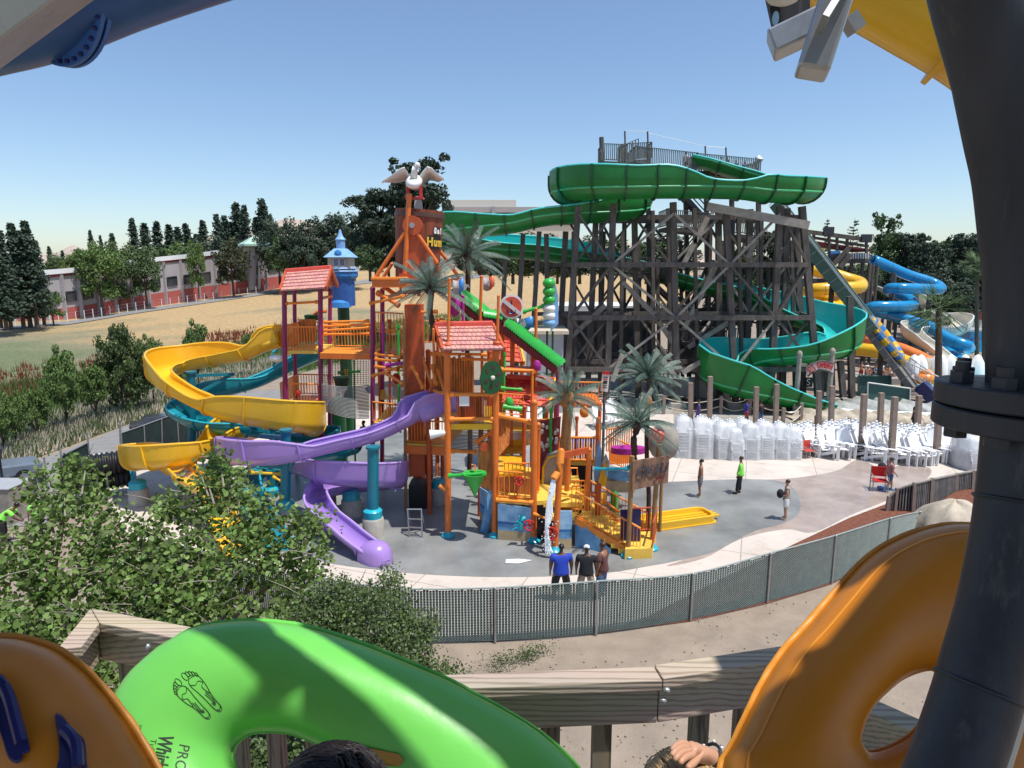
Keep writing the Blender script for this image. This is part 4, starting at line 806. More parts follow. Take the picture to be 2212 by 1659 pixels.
# ---------------------------------------------------------------- play structure helpers
def text(s_, name, m, parent, c, xdir, ydir, size, ex=.01, sx=1.0, bold=0.0, shear=0.0):
    cu = bpy.data.curves.new(name, 'FONT'); cu.body = s_; cu.size = size; cu.extrude = ex; cu.align_x = 'CENTER'; cu.align_y = 'CENTER'; cu.offset = bold; cu.shear = shear
    tmp = bpy.data.objects.new('tmp', cu); S.collection.objects.link(tmp); dg = bpy.context.evaluated_depsgraph_get()
    me = bpy.data.meshes.new_from_object(tmp.evaluated_get(dg)); bpy.data.objects.remove(tmp); me.materials.clear(); me.materials.append(MATS[m])
    o = bpy.data.objects.new(name, me); S.collection.objects.link(o)
    x = V(xdir).normalized(); z = x.cross(V(ydir)).normalized(); y = z.cross(x)
    mt = Matrix((x*sx, y, z)).transposed().to_4x4(); off = ROOT.get(parent.name, V()) if parent else V(); mt.translation = V(c)-off
    o.matrix_world = mt
    if parent: o.parent = parent
    return o
def pole(par, u0, v0, u1, v1, Y0, Y1_=None, r=.085, m='orange', foot=None, to0=False, nm='post', cap=True):
    a = P(u0, v0, Y0); b = P(u1, v1, Y1_ if Y1_ is not None else Y0)
    if to0: b = V((b.x, b.y, 0))
    mb = MB(); mb.tube(b, a, r, n=12)
    if cap: mb.ball(a, r*1.15, 10)
    o = mb.build(nm, m, par, smooth=True)
    if foot: mb = MB(); mb.lathe((b.x, b.y, 0.03), [(.26, 0), (.26, .06), (.17, .13), (.12, .22)], 16); mb.build('base_plate', foot, par, smooth=True)
    return a, b
def rod(par, a, b, r=.06, m='orange_bright', nm='rail'):
    mb = MB(); a = V(a); b = V(b); mb.tube(a, b, r, n=10)
    for q, d in ((a, b-a), (b, a-b)): d = d.normalized(); mb.tube(q, q+d*.16, r*1.5, n=10)
    return mb.build(nm, m, par, smooth=True)
def rail(par, a, b, h, m='orange_bright', sp=.13, nm='railing'):
    mb = MB(); railing(mb, a, b, h, sp); return mb.build(nm, m, par, smooth=True)
def slabp(par, pts, th, m, nm, side=None):
    """horizontal slab from corner points"""
    z = sum(V(p).z for p in pts)/len(pts); pts = [V((V(p).x, V(p).y, z)) for p in pts]
    mb = MB(); mb.prism(pts, (0, 0, -th)); return mb.build(nm, m, par)
def gable_roof(par, ridge0, ridge1, front0, front1, m='roof_pink', mr='roof_ridge', rows=6, back=1.0, tiles=11):
    """front0/front1 eave corners on the camera side; mirrored behind the ridge"""
    r0, r1, f0, f1 = map(V, (ridge0, ridge1, front0, front1))
    b0 = V((2*r0.x-f0.x, 2*r0.y-f0.y, f0.z)); b1 = V((2*r1.x-f1.x, 2*r1.y-f1.y, f1.z))
    mb = MB(); rg = random.Random(3)
    for (e0, e1) in ((f0, f1), (b0, b1)):
        nrm = ((e1-e0).cross(r0-e0)).normalized(); nrm = nrm if nrm.z > 0 else -nrm
        for j in range(rows):
            s0, s1 = j/rows, (j+1)/rows+.01
            for i in range(tiles):
                t0, t1 = i/tiles+.0, (i+1)/tiles-.006
                if (j % 2): t0 = min(1, t0+.45/tiles); t1 = min(1, t1+.45/tiles)
                if t1-t0 < .01: continue
                a = e0.lerp(r0, s0).lerp(e1.lerp(r1, s0), t0); b = e0.lerp(r0, s0).lerp(e1.lerp(r1, s0), t1)
                c = e0.lerp(r0, s1).lerp(e1.lerp(r1, s1), t1); d = e0.lerp(r0, s1).lerp(e1.lerp(r1, s1), t0)
                w_ = rg.uniform(0, .012)
                a2, b2, c2, d2 = a+nrm*(.075+w_), b+nrm*(.075+w_), c+nrm*.035, d+nrm*.035
                mb.add([a, b, c, d, a2, b2, c2, d2], [(4, 5, 6, 7), (0, 4, 7, 3), (1, 2, 6, 5), (0, 1, 5, 4)])
        mb.add([e0-nrm*.02, e1-nrm*.02, r1-nrm*.02, r0-nrm*.02], [(0, 1, 2, 3)])
    o = mb.build('roof', m, par)
    mb = MB(); mb.bar(r0+V((0, 0, .07)), r1+V((0, 0, .07)), .34, .2); mb.build('ridge_cap', mr, o, bevel=.04)
    for r_, f_, b_ in ((r0, f0, b0), (r1, f1, b1)):
        mb = MB(); dx = (r1-r0).normalized()*(.12 if r_ is r0 else -.12); mb.add([f_+dx, b_+dx, r_+dx], [(0, 1, 2)]); mb.build('gable', 'orange_dark', o)
        mb = MB(); mb.bar(f_, r_, .09, .22); mb.bar(r_, b_, .09, .22); mb.build('barge_board', 'orange_dark', o)
    return o

# ---------------------------------------------------------------- shade tower on the left (magenta posts)
st = thing('play_tower', G(650, 1010), 'tall play tower with magenta posts under a pink tiled roof, left side of the playground', 'play tower')
for q in [(614, 631, 608, 880, 31), (692, 625, 689, 950, 31), (636, 631, 632, 880, 33.6), (713, 628, 706, 900, 33.6)]:
    pole(st, *q, r=.115 if q[4] < 32 else .1, m='magenta_post', to0=True)
gable_roof(st, P(*Z2(528, 330), 32.3), P(*Z2(1200, 275), 32.3), P(*Z2(445, 610), 30.1), P(*Z2(1118, 570), 30.1), rows=6, tiles=12)
a0, a1 = P(610, 757, 31), P(689, 757, 31); b0, b1 = a0+V((0, 2.7, 0)), a1+V((0, 2.7, 0))
slabp(st, [a0, a1, b1, b0], .16, 'yellow_deck', 'deck')
h1 = P(614, 701, 31).z-P(614, 752, 31).z
for a, b in ((a0, a1), (b0, b1), (a0, b0)): rail(st, a, b, h1)
mb = MB(); mb.bar(b0.lerp(b1, .02)+V((0, -.05, .7)), b0.lerp(b1, .5)+V((0, -.05, .7)), .04, 1.1); mb.build('bark_panel', 'bark_panel', st)
c0, c1 = P(608, 876, 31), P(689, 878, 31); c2, c3 = c0+V((0, 2.7, 0)), c1+V((0, 2.7, 0))
slabp(st, [c0, c1, c3, c2], .14, 'orange', 'deck')
for a, b in ((c0, c1), (c2, c3), (c0, c2)): rail(st, a, b, P(610, 828, 31).z-c0.z)
rod(st, P(614, 656, 31), P(688, 652, 31)); rod(st, P(692, 645, 31), P(714, 640, 33.6), .07, 'orange')
wheel = MB(); wheel.ball(P(*Z3(610, 385), 31), (.12, .12, .16), 10); wheel.build('spray_knob', 'red', st, smooth=True)
# shower pipe
sh_ = MB(); pts = [P(*Z2(1130, 905), 35), P(*Z2(1000, 910), 35), P(*Z2(950, 945), 35), P(*Z2(945, 975), 35)]; sh_.pipe(pts, .09, 8); sh_.build('shower_pipe', 'orange', st, smooth=True)
pl = MB(); pl.lathe(P(*Z2(935, 1045), 35), [(.0, 0), (.42, .05), (.46, .3), (.4, .32), (.3, .1)], 18); pl.build('water_bowl', 'green_dark', st, smooth=True)
lm = MB(); c = P(*Z2(385, 1600), 30.8); lm.lathe(c, [(0, -.3), (.13, -.28), (.16, .05), (.1, .22), (0, .25)], 12, R=Matrix.Rotation(pi/2, 3, 'Y')); lm.build('lamp', 'white', st, smooth=True)

# centre span: walkway between the magenta posts
ct = thing('rope_bridge', G(745, 1020), 'orange walkway with yellow deck and sagging slat net between two pairs of magenta posts', 'bridge')
for q in [(805, 624, 800, 926, 30.2), (826, 627, 821, 900, 32.8)]: pole(ct, *q, r=.11, m='magenta_post', to0=True)
d0, d1 = P(692, 762, 30.7), P(800, 764, 30.3); e0, e1 = d0+V((0, 2.2, 0)), d1+V((0, 2.2, 0))
slabp(ct, [d0, d1, e1, e0], .1, 'yellow_deck', 'deck'); mb = MB(); mb.bar(d0-V((0, .03, .14)), d1-V((0, .03, .14)), .07, .26); mb.build('edge_beam', 'orange', ct)
for i in range(22):
    p = d0.lerp(d1, (i+.5)/22); mb = MB(); mb.bar(p+V((0, .05, .01)), p+V((0, 2.1, .01)), .04, .03); mb.build('plank_groove', 'orange_bright', ct)
rail(ct, e0, e1, 1.15, sp=.16)
for v0, v1, Y in ((696, 693, 30.6), (705, 700, 31.6), (714, 708, 32.4), (722, 721, 32.8)):
    rod(ct, P(700, v0, Y), P(798, v1, Y), .06)
# sloping net hung below: chains with grey slats
mb = MB(); mb2 = MB()
for j in range(24):
    s_ = j/23; pts = []
    for i in range(11):
        t = i/10; va = 830+2*t; vb = 884+19*t+8*sin(pi*t)*.3
        pts.append(P(695+102*t, (va+(vb-va)*s_)+5*sin(pi*t), 30.5-.6*sin(pi*t)*s_))
    mb.pipe(pts, .022, 4)
mb.build('slat_net', 'net_grey', ct)
for i in range(18):
    t = i/17
    for j in range(14):
        s_ = j/13; a = P(694+103*t, 768+62*s_, 30.7); b = P(694+103*t, 768+62*min(1, s_+.08), 30.7); mb2.tube(a, b, .012, n=4, caps=False)
for j in range(16):
    s_ = j/15; mb2.tube(P(694, 768+62*s_, 30.7), P(797, 768+62*s_, 30.7), .01, n=4, caps=False)
mb2.build('rope_net', 'bark', ct)
# things seen through the net
gp = thing('water_toy', G(770, 960), 'green bucket water toy on a thin green pole behind the slat net', 'water toy')
pole(gp, 765, 780, 765, 960, 33, r=.05, m='green_toy', to0=True); mb = MB(); c = P(*Z3(1165, 245), 33); mb.lathe(c, [(0, -.55), (.3, -.45), (.42, .2), (.46, .25), (.4, .22)], 14); mb.build('bowl', 'green_dark', gp, smooth=True)
rod(gp, P(*Z3(1110, 130), 33), P(*Z3(1390, 110), 33), .05, 'green_toy'); rod(gp, P(*Z3(1120, 280), 33), P(*Z3(1110, 430), 33), .09, 'yellow'); rod(gp, P(*Z3(1215, 90), 33), P(*Z3(1225, 430), 33), .07, 'yellow')
gc = thing('support_column', G(728, 1000), 'thick green column standing below the slat net', 'column')
mb = MB(); a = P(728, 860, 35); mb.tube((a.x, a.y, 0), a, .42, n=20); mb.build('shaft', 'green_dark', gc, smooth=True)

# ---------------------------------------------------------------- little blue lighthouse building
lh = thing('lighthouse_toy', G(740, 990), 'little stone house with blue domed roof on a deep blue drum and green column', 'play house')
Yh = 37; c = P(741, 650, Yh); kx = k(741, 650, Yh)
mb = MB(); z0 = P(741, 720, Yh).z; z1 = P(741, 655, Yh).z; mb.tube((c.x, Yh, 0), (c.x, Yh, z1), 12.5*kx, n=24); mb.build('column', 'green_dark', lh, smooth=True)
zt = P(741, 600, Yh).z; zb = P(741, 660, Yh).z
mb = MB(); mb.lathe((c.x, Yh, 0), [(26*kx, zb), (26.5*kx, (zb+zt)/2), (26*kx, zt)], 28); mb.build('drum', 'blue_deep', lh, smooth=True)
mb = MB(); mb.lathe((c.x-.05, Yh-.35, 0), [(22*kx, P(741, 663, Yh).z), (20*kx, P(741, 652, Yh).z), (10*kx, P(741, 645, Yh).z), (0, P(741, 644, Yh).z)], 24); mb.build('hood', 'blue_toy', lh, smooth=True)
mb = MB(); mb.lathe((c.x+.1, Yh, 0), [(26*kx, zt-.05), (31*kx, zt+.1), (31*kx, P(741, 590, Yh).z), (29*kx, P(741, 588, Yh).z), (29*kx, zt+.15)], 8); mb.build('balcony', 'blue_toy', lh)
mb = MB()
for s_ in (580, 586): z = P(741, s_, Yh).z; mb.pipe([V((c.x+.1+31*kx*cos(t*pi/4), Yh+31*kx*sin(t*pi/4), z)) for t in range(9)], .05, 5)
mb.build('balcony_rail', 'blue_house', lh)
hw = 23*kx; zw0 = P(741, 597, Yh).z; zw1 = P(741, 556, Yh).z
mb = MB(); mb.box((c.x, Yh, (zw0+zw1)/2), (2*hw, 2*hw, zw1-zw0)); mb.build('wall', 'house_wall', lh)
zm = P(741, 577, Yh).z; mb = MB(); mb.box((c.x, Yh, zm), (2*hw+.12, 2*hw+.12, .08)); mb.build('string_course', 'bldg_cream', lh)
zr2 = P(741, 537, Yh).z; mb = MB()
mb.add([V((c.x+sx*(hw+.18), Yh+sy*(hw+.18), zw1)) for sx, sy in ((-1, -1), (1, -1), (1, 1), (-1, 1))]+[V((c.x+sx*hw*.5, Yh+sy*hw*.5, zr2)) for sx, sy in ((-1, -1), (1, -1), (1, 1), (-1, 1))], [(0, 1, 5, 4), (1, 2, 6, 5), (2, 3, 7, 6), (3, 0, 4, 7), (4, 5, 6, 7), (3, 2, 1, 0)]); rf_ = mb.build('roof', 'blue_house', lh)
mb = MB(); mb.lathe((c.x, Yh, zr2), [(hw*.42, 0), (hw*.42, .45), (hw*.5, .48), (hw*.3, .62), (.1, .8), (.05, 1.0), (0, 1.02)], 10); mb.build('lantern', 'blue_house', rf_)
mb = MB(); y_ = Yh-hw-.1; zz = (zw1+zr2)/2-.05
mb.lathe((c.x, y_+.12, zz), [(.18, -.1), (.2, .1), (0, .16)], 14, R=Matrix.Rotation(pi/2, 3, 'X')); mb.build('dormer', 'blue_toy', rf_)
for zc, hh in (((zw0+zm)/2, .42), ((zm+zw1)/2, .42)):
    for dx in (-.13, .2): 
        mb = MB(); mb.box((c.x+dx, Yh-hw-.02, zc), (.24, .05, hh)); w_ = mb.build('window', 'glass_blue', lh)
        mb = MB(); 
        for q in ((-.14, 0, .03, hh+.05), (.14, 0, .03, hh+.05), (0, hh/2, .3, .04), (0, -hh/2, .3, .04)): mb.box((c.x+dx+q[0], Yh-hw-.05, zc+q[1]), (q[2], .04, q[3]))
        mb.build('window_frame', 'bldg_cream', w_)

# ---------------------------------------------------------------- tipping bucket, its frame, and the white bird
bf = thing('bucket_tower', G(893, 1050), 'orange tubular A-frame and ring deck holding up the big wooden bucket', 'frame')
Yf, Yb = 29.8, 32.6
for q in [(884, 423, 872, 640, Yf), (874, 504, 807, 606, Yf), (896, 497, 946, 570, Yf), (846, 571, 823, 606, Yb), (949, 540, 992, 600, Yb), (905, 500, 905, 640, Yb)]: pole(bf, *q, r=.11 if q[0] == 884 else .085, nm='leg')
pole(bf, 946, 570, 960, 640, Yf, r=.085, nm='leg'); 
mb = MB(); c = P(891, 487, Yf); mb.tube(c-V((0, .1, 0)), c+V((0, .25, 0)), .42, n=20); mb.tube(c-V((0, .16, 0)), c-V((0, .08, 0)), .12, n=12, mi=1); mb.build('pivot', ['orange_dark', 'galv'], bf, smooth=True)
mb = MB(); mb.bar(c-V((0, -.1, 0)), c-V((0, -.1, 2.6)), .5, .12, up=(0, 1, 0)); mb.build('pivot_plate', 'orange_dark', bf)
f0, f1 = P(806, 613, 29.4), P(878, 613, 29.4); g0, g1 = f0+V((0, 3.6, 0)), f1+V((2.2, 3.6, 0)); f2 = f1+V((2.2, 0, 0))
for a, b in ((f0, f2), (f2, g1), (g1, g0), (g0, f0)): mb = MB(); mb.bar(a, b, .1, .32); mb.build('ring_beam', 'orange', bf)
slabp(bf, [f0+V((.1, .1, .1)), f2+V((-.1, .1, .1)), g1+V((-.1, -.1, .1)), g0+V((.1, -.1, .1))], .05, 'orange_bright', 'splash_deck')
mb = MB()
for i in range(16): p = f0.lerp(f1, i/15); mb.lathe(p+V((0, -.02, .22)), [(0, -.08), (.1, -.03), (.09, .06), (0, .09)], 6)
mb.build('scalloped_trim', 'orange_bright', bf)
rod(bf, P(830, 645, 29.6), P(868, 632, 29.6), .09, 'orange'); rod(bf, P(858, 640, 30.4), P(828, 618, 30.4), .1, 'orange'); rod(bf, P(815, 632, 29.6), P(862, 660, 29.2), .09, 'orange')
mb = MB(); mb.box(P(*Z5(880, 500), 29.7), (.9, .12, .9)); mb.build('panel', 'orange_dark', bf)
pole(bf, 1040, 598, 1037, 702, 31, r=.07)
bk = thing('tipping_bucket', P(905, 590, 31.2), 'giant brown wooden tipping bucket with dark hoops and yellow lettering', 'bucket')
c = P(907, 455, 31.2); kk = k(907, 455, 31.2); cb = P(901, 605, 31.2); rt, rb = 52*kk, 47*kk
n = 40; mb = MB(); rows = []
axis = (c-cb).normalized(); sdx = V((1, 0, 0)); sdx = (sdx-axis*sdx.dot(axis)).normalized(); sdy = axis.cross(sdx)
def brow(s_, off=0, stave=True): cc = cb.lerp(c, s_); r_ = rb+(rt-rb)*s_+off; return [cc+sdx*((r_+(.018 if (stave and i % 4 == 0) else 0)*-1)*cos(2*pi*i/n))+sdy*((r_-(.018 if (stave and i % 4 == 0) else 0))*sin(2*pi*i/n)) for i in range(n)]
rows = [brow(0), brow(.3), brow(.7), brow(1.0), brow(1.0, -.09, False), brow(.05, -.09, False)]; mb.grid(rows, closed=True); mb.quad(*brow(0.03, -.05, False)[::-1]); mb.build('staves', 'barrel', bk, smooth=False)
for s_ in (.17, .9):
    mb = MB(); mb.grid([brow(s_, .0, False), brow(s_, .05, False), brow(s_+.055, .05, False), brow(s_+.055, 0, False)], closed=True); mb.build('hoop', 'hoop', bk, smooth=True)
def on_bucket(ang, s_, off): cc = cb.lerp(c, s_); r_ = rb+(rt-rb)*s_+off; return cc+sdx*(r_*cos(ang))+sdy*(r_*sin(ang))
ang = radians(-42)
for s_, tx, m, sz, rows_ in ((.70, 'Sal', 'white', .34, (.66, .77)), (.545, 'Hum', 'gold', .52, (.46, .65))):
    mb = MB(); aa = [radians(x) for x in (range(-60, -14, 6) if tx == 'Hum' else range(-46, -16, 5))]
    mb.grid([[on_bucket(a_, rows_[0], .03) for a_ in aa], [on_bucket(a_, rows_[1], .03) for a_ in aa]]); mb.build('sign_plate', 'black', bk)
    for i, ch in enumerate(tx):
        a_ = radians((-55+i*16) if tx == 'Hum' else (-42+i*10)); pc = on_bucket(a_, sum(rows_)/2, .05); xd = -sdx*sin(a_)+sdy*cos(a_)
        text(ch, 'letter', m, bk, pc, xd, axis, sz, sx=.85, bold=.02)
pb_ = thing('pelican_statue', P(893, 402, 30.2), 'white pelican statue with raised wings perched above the bucket', 'statue')
Yp = 30.2; kp = k(893, 380, Yp)
mb = MB(); body = P(*Z4(810, 560), Yp); mb.ball(body, (.36, .75, .26), 16, R=Matrix.Rotation(.35, 3, 'X')); mb.pipe([body+V((.05, -.35, .15)), body+V((.12, -.5, .55)), P(*Z4(843, 430), Yp-.4), P(*Z4(848, 350), Yp-.3)], [.17, .11, .085, .11], 10)
mb.ball(P(*Z4(850, 350), Yp-.35), (.13, .2, .13), 10); mb.pipe([P(*Z4(850, 352), Yp-.1), P(*Z4(852, 400), Yp+.35)], [.06, .02], 6)
mb.build('body', 'white', pb_, smooth=2)
for pts in ([(780, 520), (740, 460), (690, 370), (630, 390), (540, 460), (400, 550)], [(850, 520), (900, 450), (975, 360), (1030, 380), (1100, 450), (1185, 515)]):
    ws = [.36, .44, .56, .52, .36, .05]; top_ = [P(*Z4(*q), Yp+.1) for q in pts]; mb = MB(); r1 = []; r2 = []
    for i, (p, w_) in enumerate(zip(top_, ws)): r1.append([p, p+V((0, .12, -.03)), p+V((0, w_*1.6, -w_*.9)), p+V((0, .1, -.1))])
    mb.grid(r1, closed=True); mb.build('wing', 'white', pb_, smooth=2)
mb = MB(); mb.prism([P(*Z4(q[0], q[1]), Yp-.2) for q in ((700, 610), (860, 600), (880, 640), (760, 640))], (0, .7, 0)); mb.build('tail', 'white_dirty', pb_)
mb = MB(); cpl = P(*Z4(815, 680), Yp+.1)
for sx in (-.28, .28):
    for sy in (-.2, .2): mb.tube(cpl+V((sx, sy, -.3)), cpl+V((sx, sy, .32)), .05, n=6)
mb.box(cpl+V((0, 0, -.3)), (.8, .6, .08)); mb.build('perch_frame', 'red', pb_)
mb = MB(); mb.prism([P(*Z4(*q), Yp+.8) for q in ((830, 740), (880, 740), (905, 810), (918, 920), (808, 920), (815, 820))], (0, .12, 0)); mb.build('fish_tail_panel', 'white_dirty', pb_)

# ---------------------------------------------------------------- central shaft and inner towers
cs_ = thing('play_tower', G(900, 1109), 'inner orange play tower with tall boxed shaft, yellow stairs and railings below the bucket', 'play tower')
a = P(893, 684, 28); b = P(894, 960, 28); kx = k(893, 800, 28); mb = MB(); mb.box((a.x, 28.3, (a.z+1)/2+.5), (35*kx, .9, a.z-1)); mb.build('shaft', 'orange_dark', cs_); mb = MB(); mb.box((a.x, 28.3, .55), (35*kx+.06, .96, 1.1)); mb.build('shaft_base', 'black', cs_)
pole(cs_, 873, 690, 877, 1104, 27.6, r=.07, m='palm_trunk_tan', nm='post'); pole(cs_, 926, 900, 928, 1120, 27.2, r=.09, m='orange_dark', nm='post', to0=True)
mb = MB(); mb.tube(P(905, 1000, 30), V((P(905, 1000, 30).x, 30, 0)), .3, n=12); mb.build('post', 'orange_dark', cs_)
for a_, b_ in (((875, 676, 28), (946, 673, 28)), ((812, 765, 29.6), (868, 772, 28.5)), ((805, 812, 29.6), (873, 790, 28.5)), ((872, 640, 28.6), (800, 655, 30)), ((812, 792, 29.4), (860, 798, 28.4)), ((812, 776, 29.5), (862, 780, 28.6)), ((834, 806, 28.8), (872, 830, 28)), ((912, 770, 28), (935, 840, 27.5)), ((890, 790, 27.5), (915, 840, 27.2))): rod(cs_, P(*a_), P(*b_), .065)
rod(cs_, P(835, 790, 28.6), P(905, 778, 28), .075, 'magenta', 'spray_pipe')
# decks at two levels behind the shaft, with railings
D1 = [P(830, 764, 30.2), P(875, 766, 30.2), P(875, 766, 30.2)+V((0, 3, 0)), P(830, 764, 30.2)+V((0, 3, 0))]; slabp(cs_, D1, .15, 'orange', 'deck')
for a_, b_ in ((D1[0], D1[1]), (D1[3], D1[2])): rail(cs_, a_, b_, 1.1)
D2 = [P(806, 912, 29.8), P(880, 920, 29.5), P(880, 920, 29.5)+V((.4, 3.6, 0)), P(806, 912, 29.8)+V((0, 3.6, 0))]; slabp(cs_, D2, .15, 'yellow_deck', 'deck')
rail(cs_, D2[0], D2[1], P(810, 868, 29.8).z-D2[0].z); rail(cs_, D2[3], D2[2], 1.1)
mb = MB(); mb.prism([P(*Z3(1650, 330), 33), P(*Z3(1800, 310), 33), P(*Z3(1800, 420), 31.5), P(*Z3(1880, 470), 31), P(*Z3(1650, 470), 31)], (0, .05, .02)); mb.build('yellow_panel', 'yellow', cs_)
mb = MB()
for i in range(9):
    p = P(*Z3(2060+i*3, 60+i*52), 29.8-i*.12); mb.box(p, (.75, .34, .07))
mb.build('stair_treads', 'yellow', cs_)
for off_ in (-.42, .42): rod(cs_, P(*Z3(2060, 40), 29.8)+V((off_, 0, .7)), P(*Z3(2100, 480), 28.8)+V((off_, 0, .5)), .05)
for off_ in (0, 1): rod(cs_, P(*Z3(2010+off_*80, 230+off_*-10), 28.4), P(*Z3(2120+off_*80, 480), 28), .06)
# lower left deck by the purple slide
D3 = [P(876, 958, 27.6), P(962, 962, 27.2), P(962, 962, 27.2)+V((0, 2.4, 0)), P(876, 958, 27.6)+V((0, 2.4, 0))]; slabp(cs_, D3, .2, 'yellow_deck', 'deck'); rail(cs_, D3[0]+V((0, .1, 0)), D3[1]+V((0, .1, 0)), 1.0)
mb = MB(); mb.bar(D3[0]-V((0, .05, .25)), D3[1]-V((0, .05, .25)), .1, .35); mb.build('edge_beam', 'orange', cs_)
for u in (930, 955): mb = MB(); a = P(u, 960, 29); mb.tube((a.x, 29, 0), a, .09, n=8); mb.build('post', 'orange_dark', cs_)
# magenta spray post cluster between
for i, (u, v0, v1, Y) in enumerate(((828, 700, 810, 30), (1000, 640, 760, 31), (955, 690, 760, 30), (946, 690, 1000, 28.6))): pole(cs_, u, v0, u, v1, Y, r=.07, m=['magenta', 'magenta', 'orange', 'orange_dark'][i])
mb = MB(); mb.ball(P(*Z5(1540, 800), 31), (.32, .3, .6), 12); mb.build('spray_head', 'magenta', cs_, smooth=True)
mb = MB(); a = P(900, 905, 30); mb.tube((a.x+.6, 32.6, 0), (a.x+.6, 32.6, 6.4), .1, n=8); mb.tube((a.x-2.2, 32.8, 0), (a.x-2.2, 32.8, 6.4), .1, n=8); mb.build('post', 'orange', cs_)

# ---------------------------------------------------------------- front orange tower with the pink tiled roof
fo = thing('play_tower', G(1018, 1150), 'front orange play tower with pink tiled roof, slatted log walls and teal footed posts', 'play tower')
Y0 = 24.8
pole(fo, 966, 748, 968, 1161, Y0, r=.125, foot='teal_bright', to0=True); pole(fo, 1071, 745, 1069, 1161, Y0, r=.125, foot='teal_bright', to0=True)
for u in (925, 1058): pole(fo, u, 760, u, 1080, 28.2, r=.11, m='orange_dark', to0=True)
gable_roof(fo, P(*Z6(150, 385), 26.2), P(*Z6(1000, 372), 26.2), P(*Z6(258, 745), 24.4), P(*Z6(1172, 738), 24.4), rows=6, tiles=13)
for u0, v0, v1 in ((971, 603, 747), (1077, 640, 742)):
    pole(fo, u0, v0, u0-3, v1, 24.9, r=.055, nm='flag_pole'); mb = MB(); p = P(u0-3, v1, 24.75); mb.lathe(p-V((0, 0, .3)), [(.1, 0), (.16, .1), (.16, .35), (.1, .4)], 12); mb.build('pole_socket', 'orange_dark', fo, smooth=True)
pole(fo, 936, 712, 938, 786, 25.4, r=.05)
A, B = P(972, 852, Y0), P(1068, 852, Y0); zd = P(1018, 916, Y0).z
rod(fo, A, B, .075); rod(fo, P(972, 906, Y0), P(1068, 904, Y0), .075)
back_ = V((0, 3.4, 0)); Dk = [V((A.x-.1, Y0, zd)), V((B.x+.1, Y0, zd)), V((B.x+.1, Y0+3.4, zd)), V((A.x-.9, Y0+3.4, zd))]; slabp(fo, Dk, .22, 'yellow', 'deck')
mb = MB(); rg = random.Random(2); x0, x1 = A.x+.12, B.x-.1; ht = A.z-zd
n = 24
for i in range(n):
    x = x0+(x1-x0)*i/(n-1)
    if rg.random() < .62: mb.tube((x, Y0+.08, zd+.12), (x, Y0+.08, zd+ht-.04), .025, n=5)
mb.build('baluster_row', 'orange_dark', fo)
mb = MB()
for i in range(9): x = x0+.25+i*.105; mb.tube((x, Y0+.35, zd+.05), (x, Y0+.35, zd+ht*.88+.1*rg.random()), .055, n=7)
mb.build('log_panel', 'bark_panel', fo, smooth=True)
mb = MB()
for i in range(17): mb.ball((x0+1.12, Y0+.1, zd+.1+i*ht*.9/17), .035, 6)
mb.build('bead_chain', 'bldg_cream', fo)
mb = MB(); mb.box((x0+.42, Y0-.02, zd+ht*.78), (.38, .03, .38)); mb.build('notice', 'white', fo)
# left wall of logs behind, seen through
mb = MB(); xl = P(935, 800, 27.5).x
for i in range(16): x = xl+i*.11; mb.tube((x, 27.9-.02*i, P(900, 905, 27.5).z), (x, 27.9-.02*i, P(900, 770+rg.randint(-6, 6), 27.5).z), .06, n=6)
mb.build('log_wall', 'bark_panel', fo, smooth=True)
for a_, b_ in (((931, 764, 27.8), (1052, 766, 27.8)), ((932, 765, 27.8), (966, 762, 25.2)), ((930, 842, 27.4), (966, 852, 25)), ((933, 790, 27), (942, 830, 26)), ((945, 800, 26.8), (962, 850, 25.4)), ((1000, 775, 27.5), (1070, 778, 25))): rod(fo, P(*a_), P(*b_), .06)
# crossing rails and net under the deck
rod(fo, P(974, 974, 25.6), P(1030, 977, 25.6), .07); rod(fo, P(1069, 928, 25.2), P(1028, 956, 25.6), .07); pole(fo, 1038, 925, 1036, 1100, 27, r=.09, m='orange_dark', to0=True)
mb = MB()
for j in range(15):
    s_ = j/14; mb.tube(P(974+30*(1-s_)*0, 930+38*s_, 26.4), P(1064-28*s_, 926+48*s_, 26.4), .024, n=4)
mb.build('slat_net', 'net_grey', fo)
mb = MB(); mb.prism([P(972, 926, 25.5), P(1004, 924, 25.5), P(972, 962, 25.5)], (0, .06, 0)); mb.build('canvas_corner', 'palm_trunk_tan', fo)
mb = MB(); mb.prism([P(1033, 968, 25), P(1068, 938, 25), P(1068, 1062, 24.95), P(1033, 1048, 25)], (0, .08, 0)); mb.build('log_panel', 'bark_panel', fo)
mb = MB(); mb.lathe(P(*Z7(1245, 680), 24.95), [(0, -.1), (.16, -.08), (.19, .1)], 14, R=Matrix.Rotation(pi/2, 3, 'X')); mb.build('porthole', 'orange_dark', fo, smooth=True)
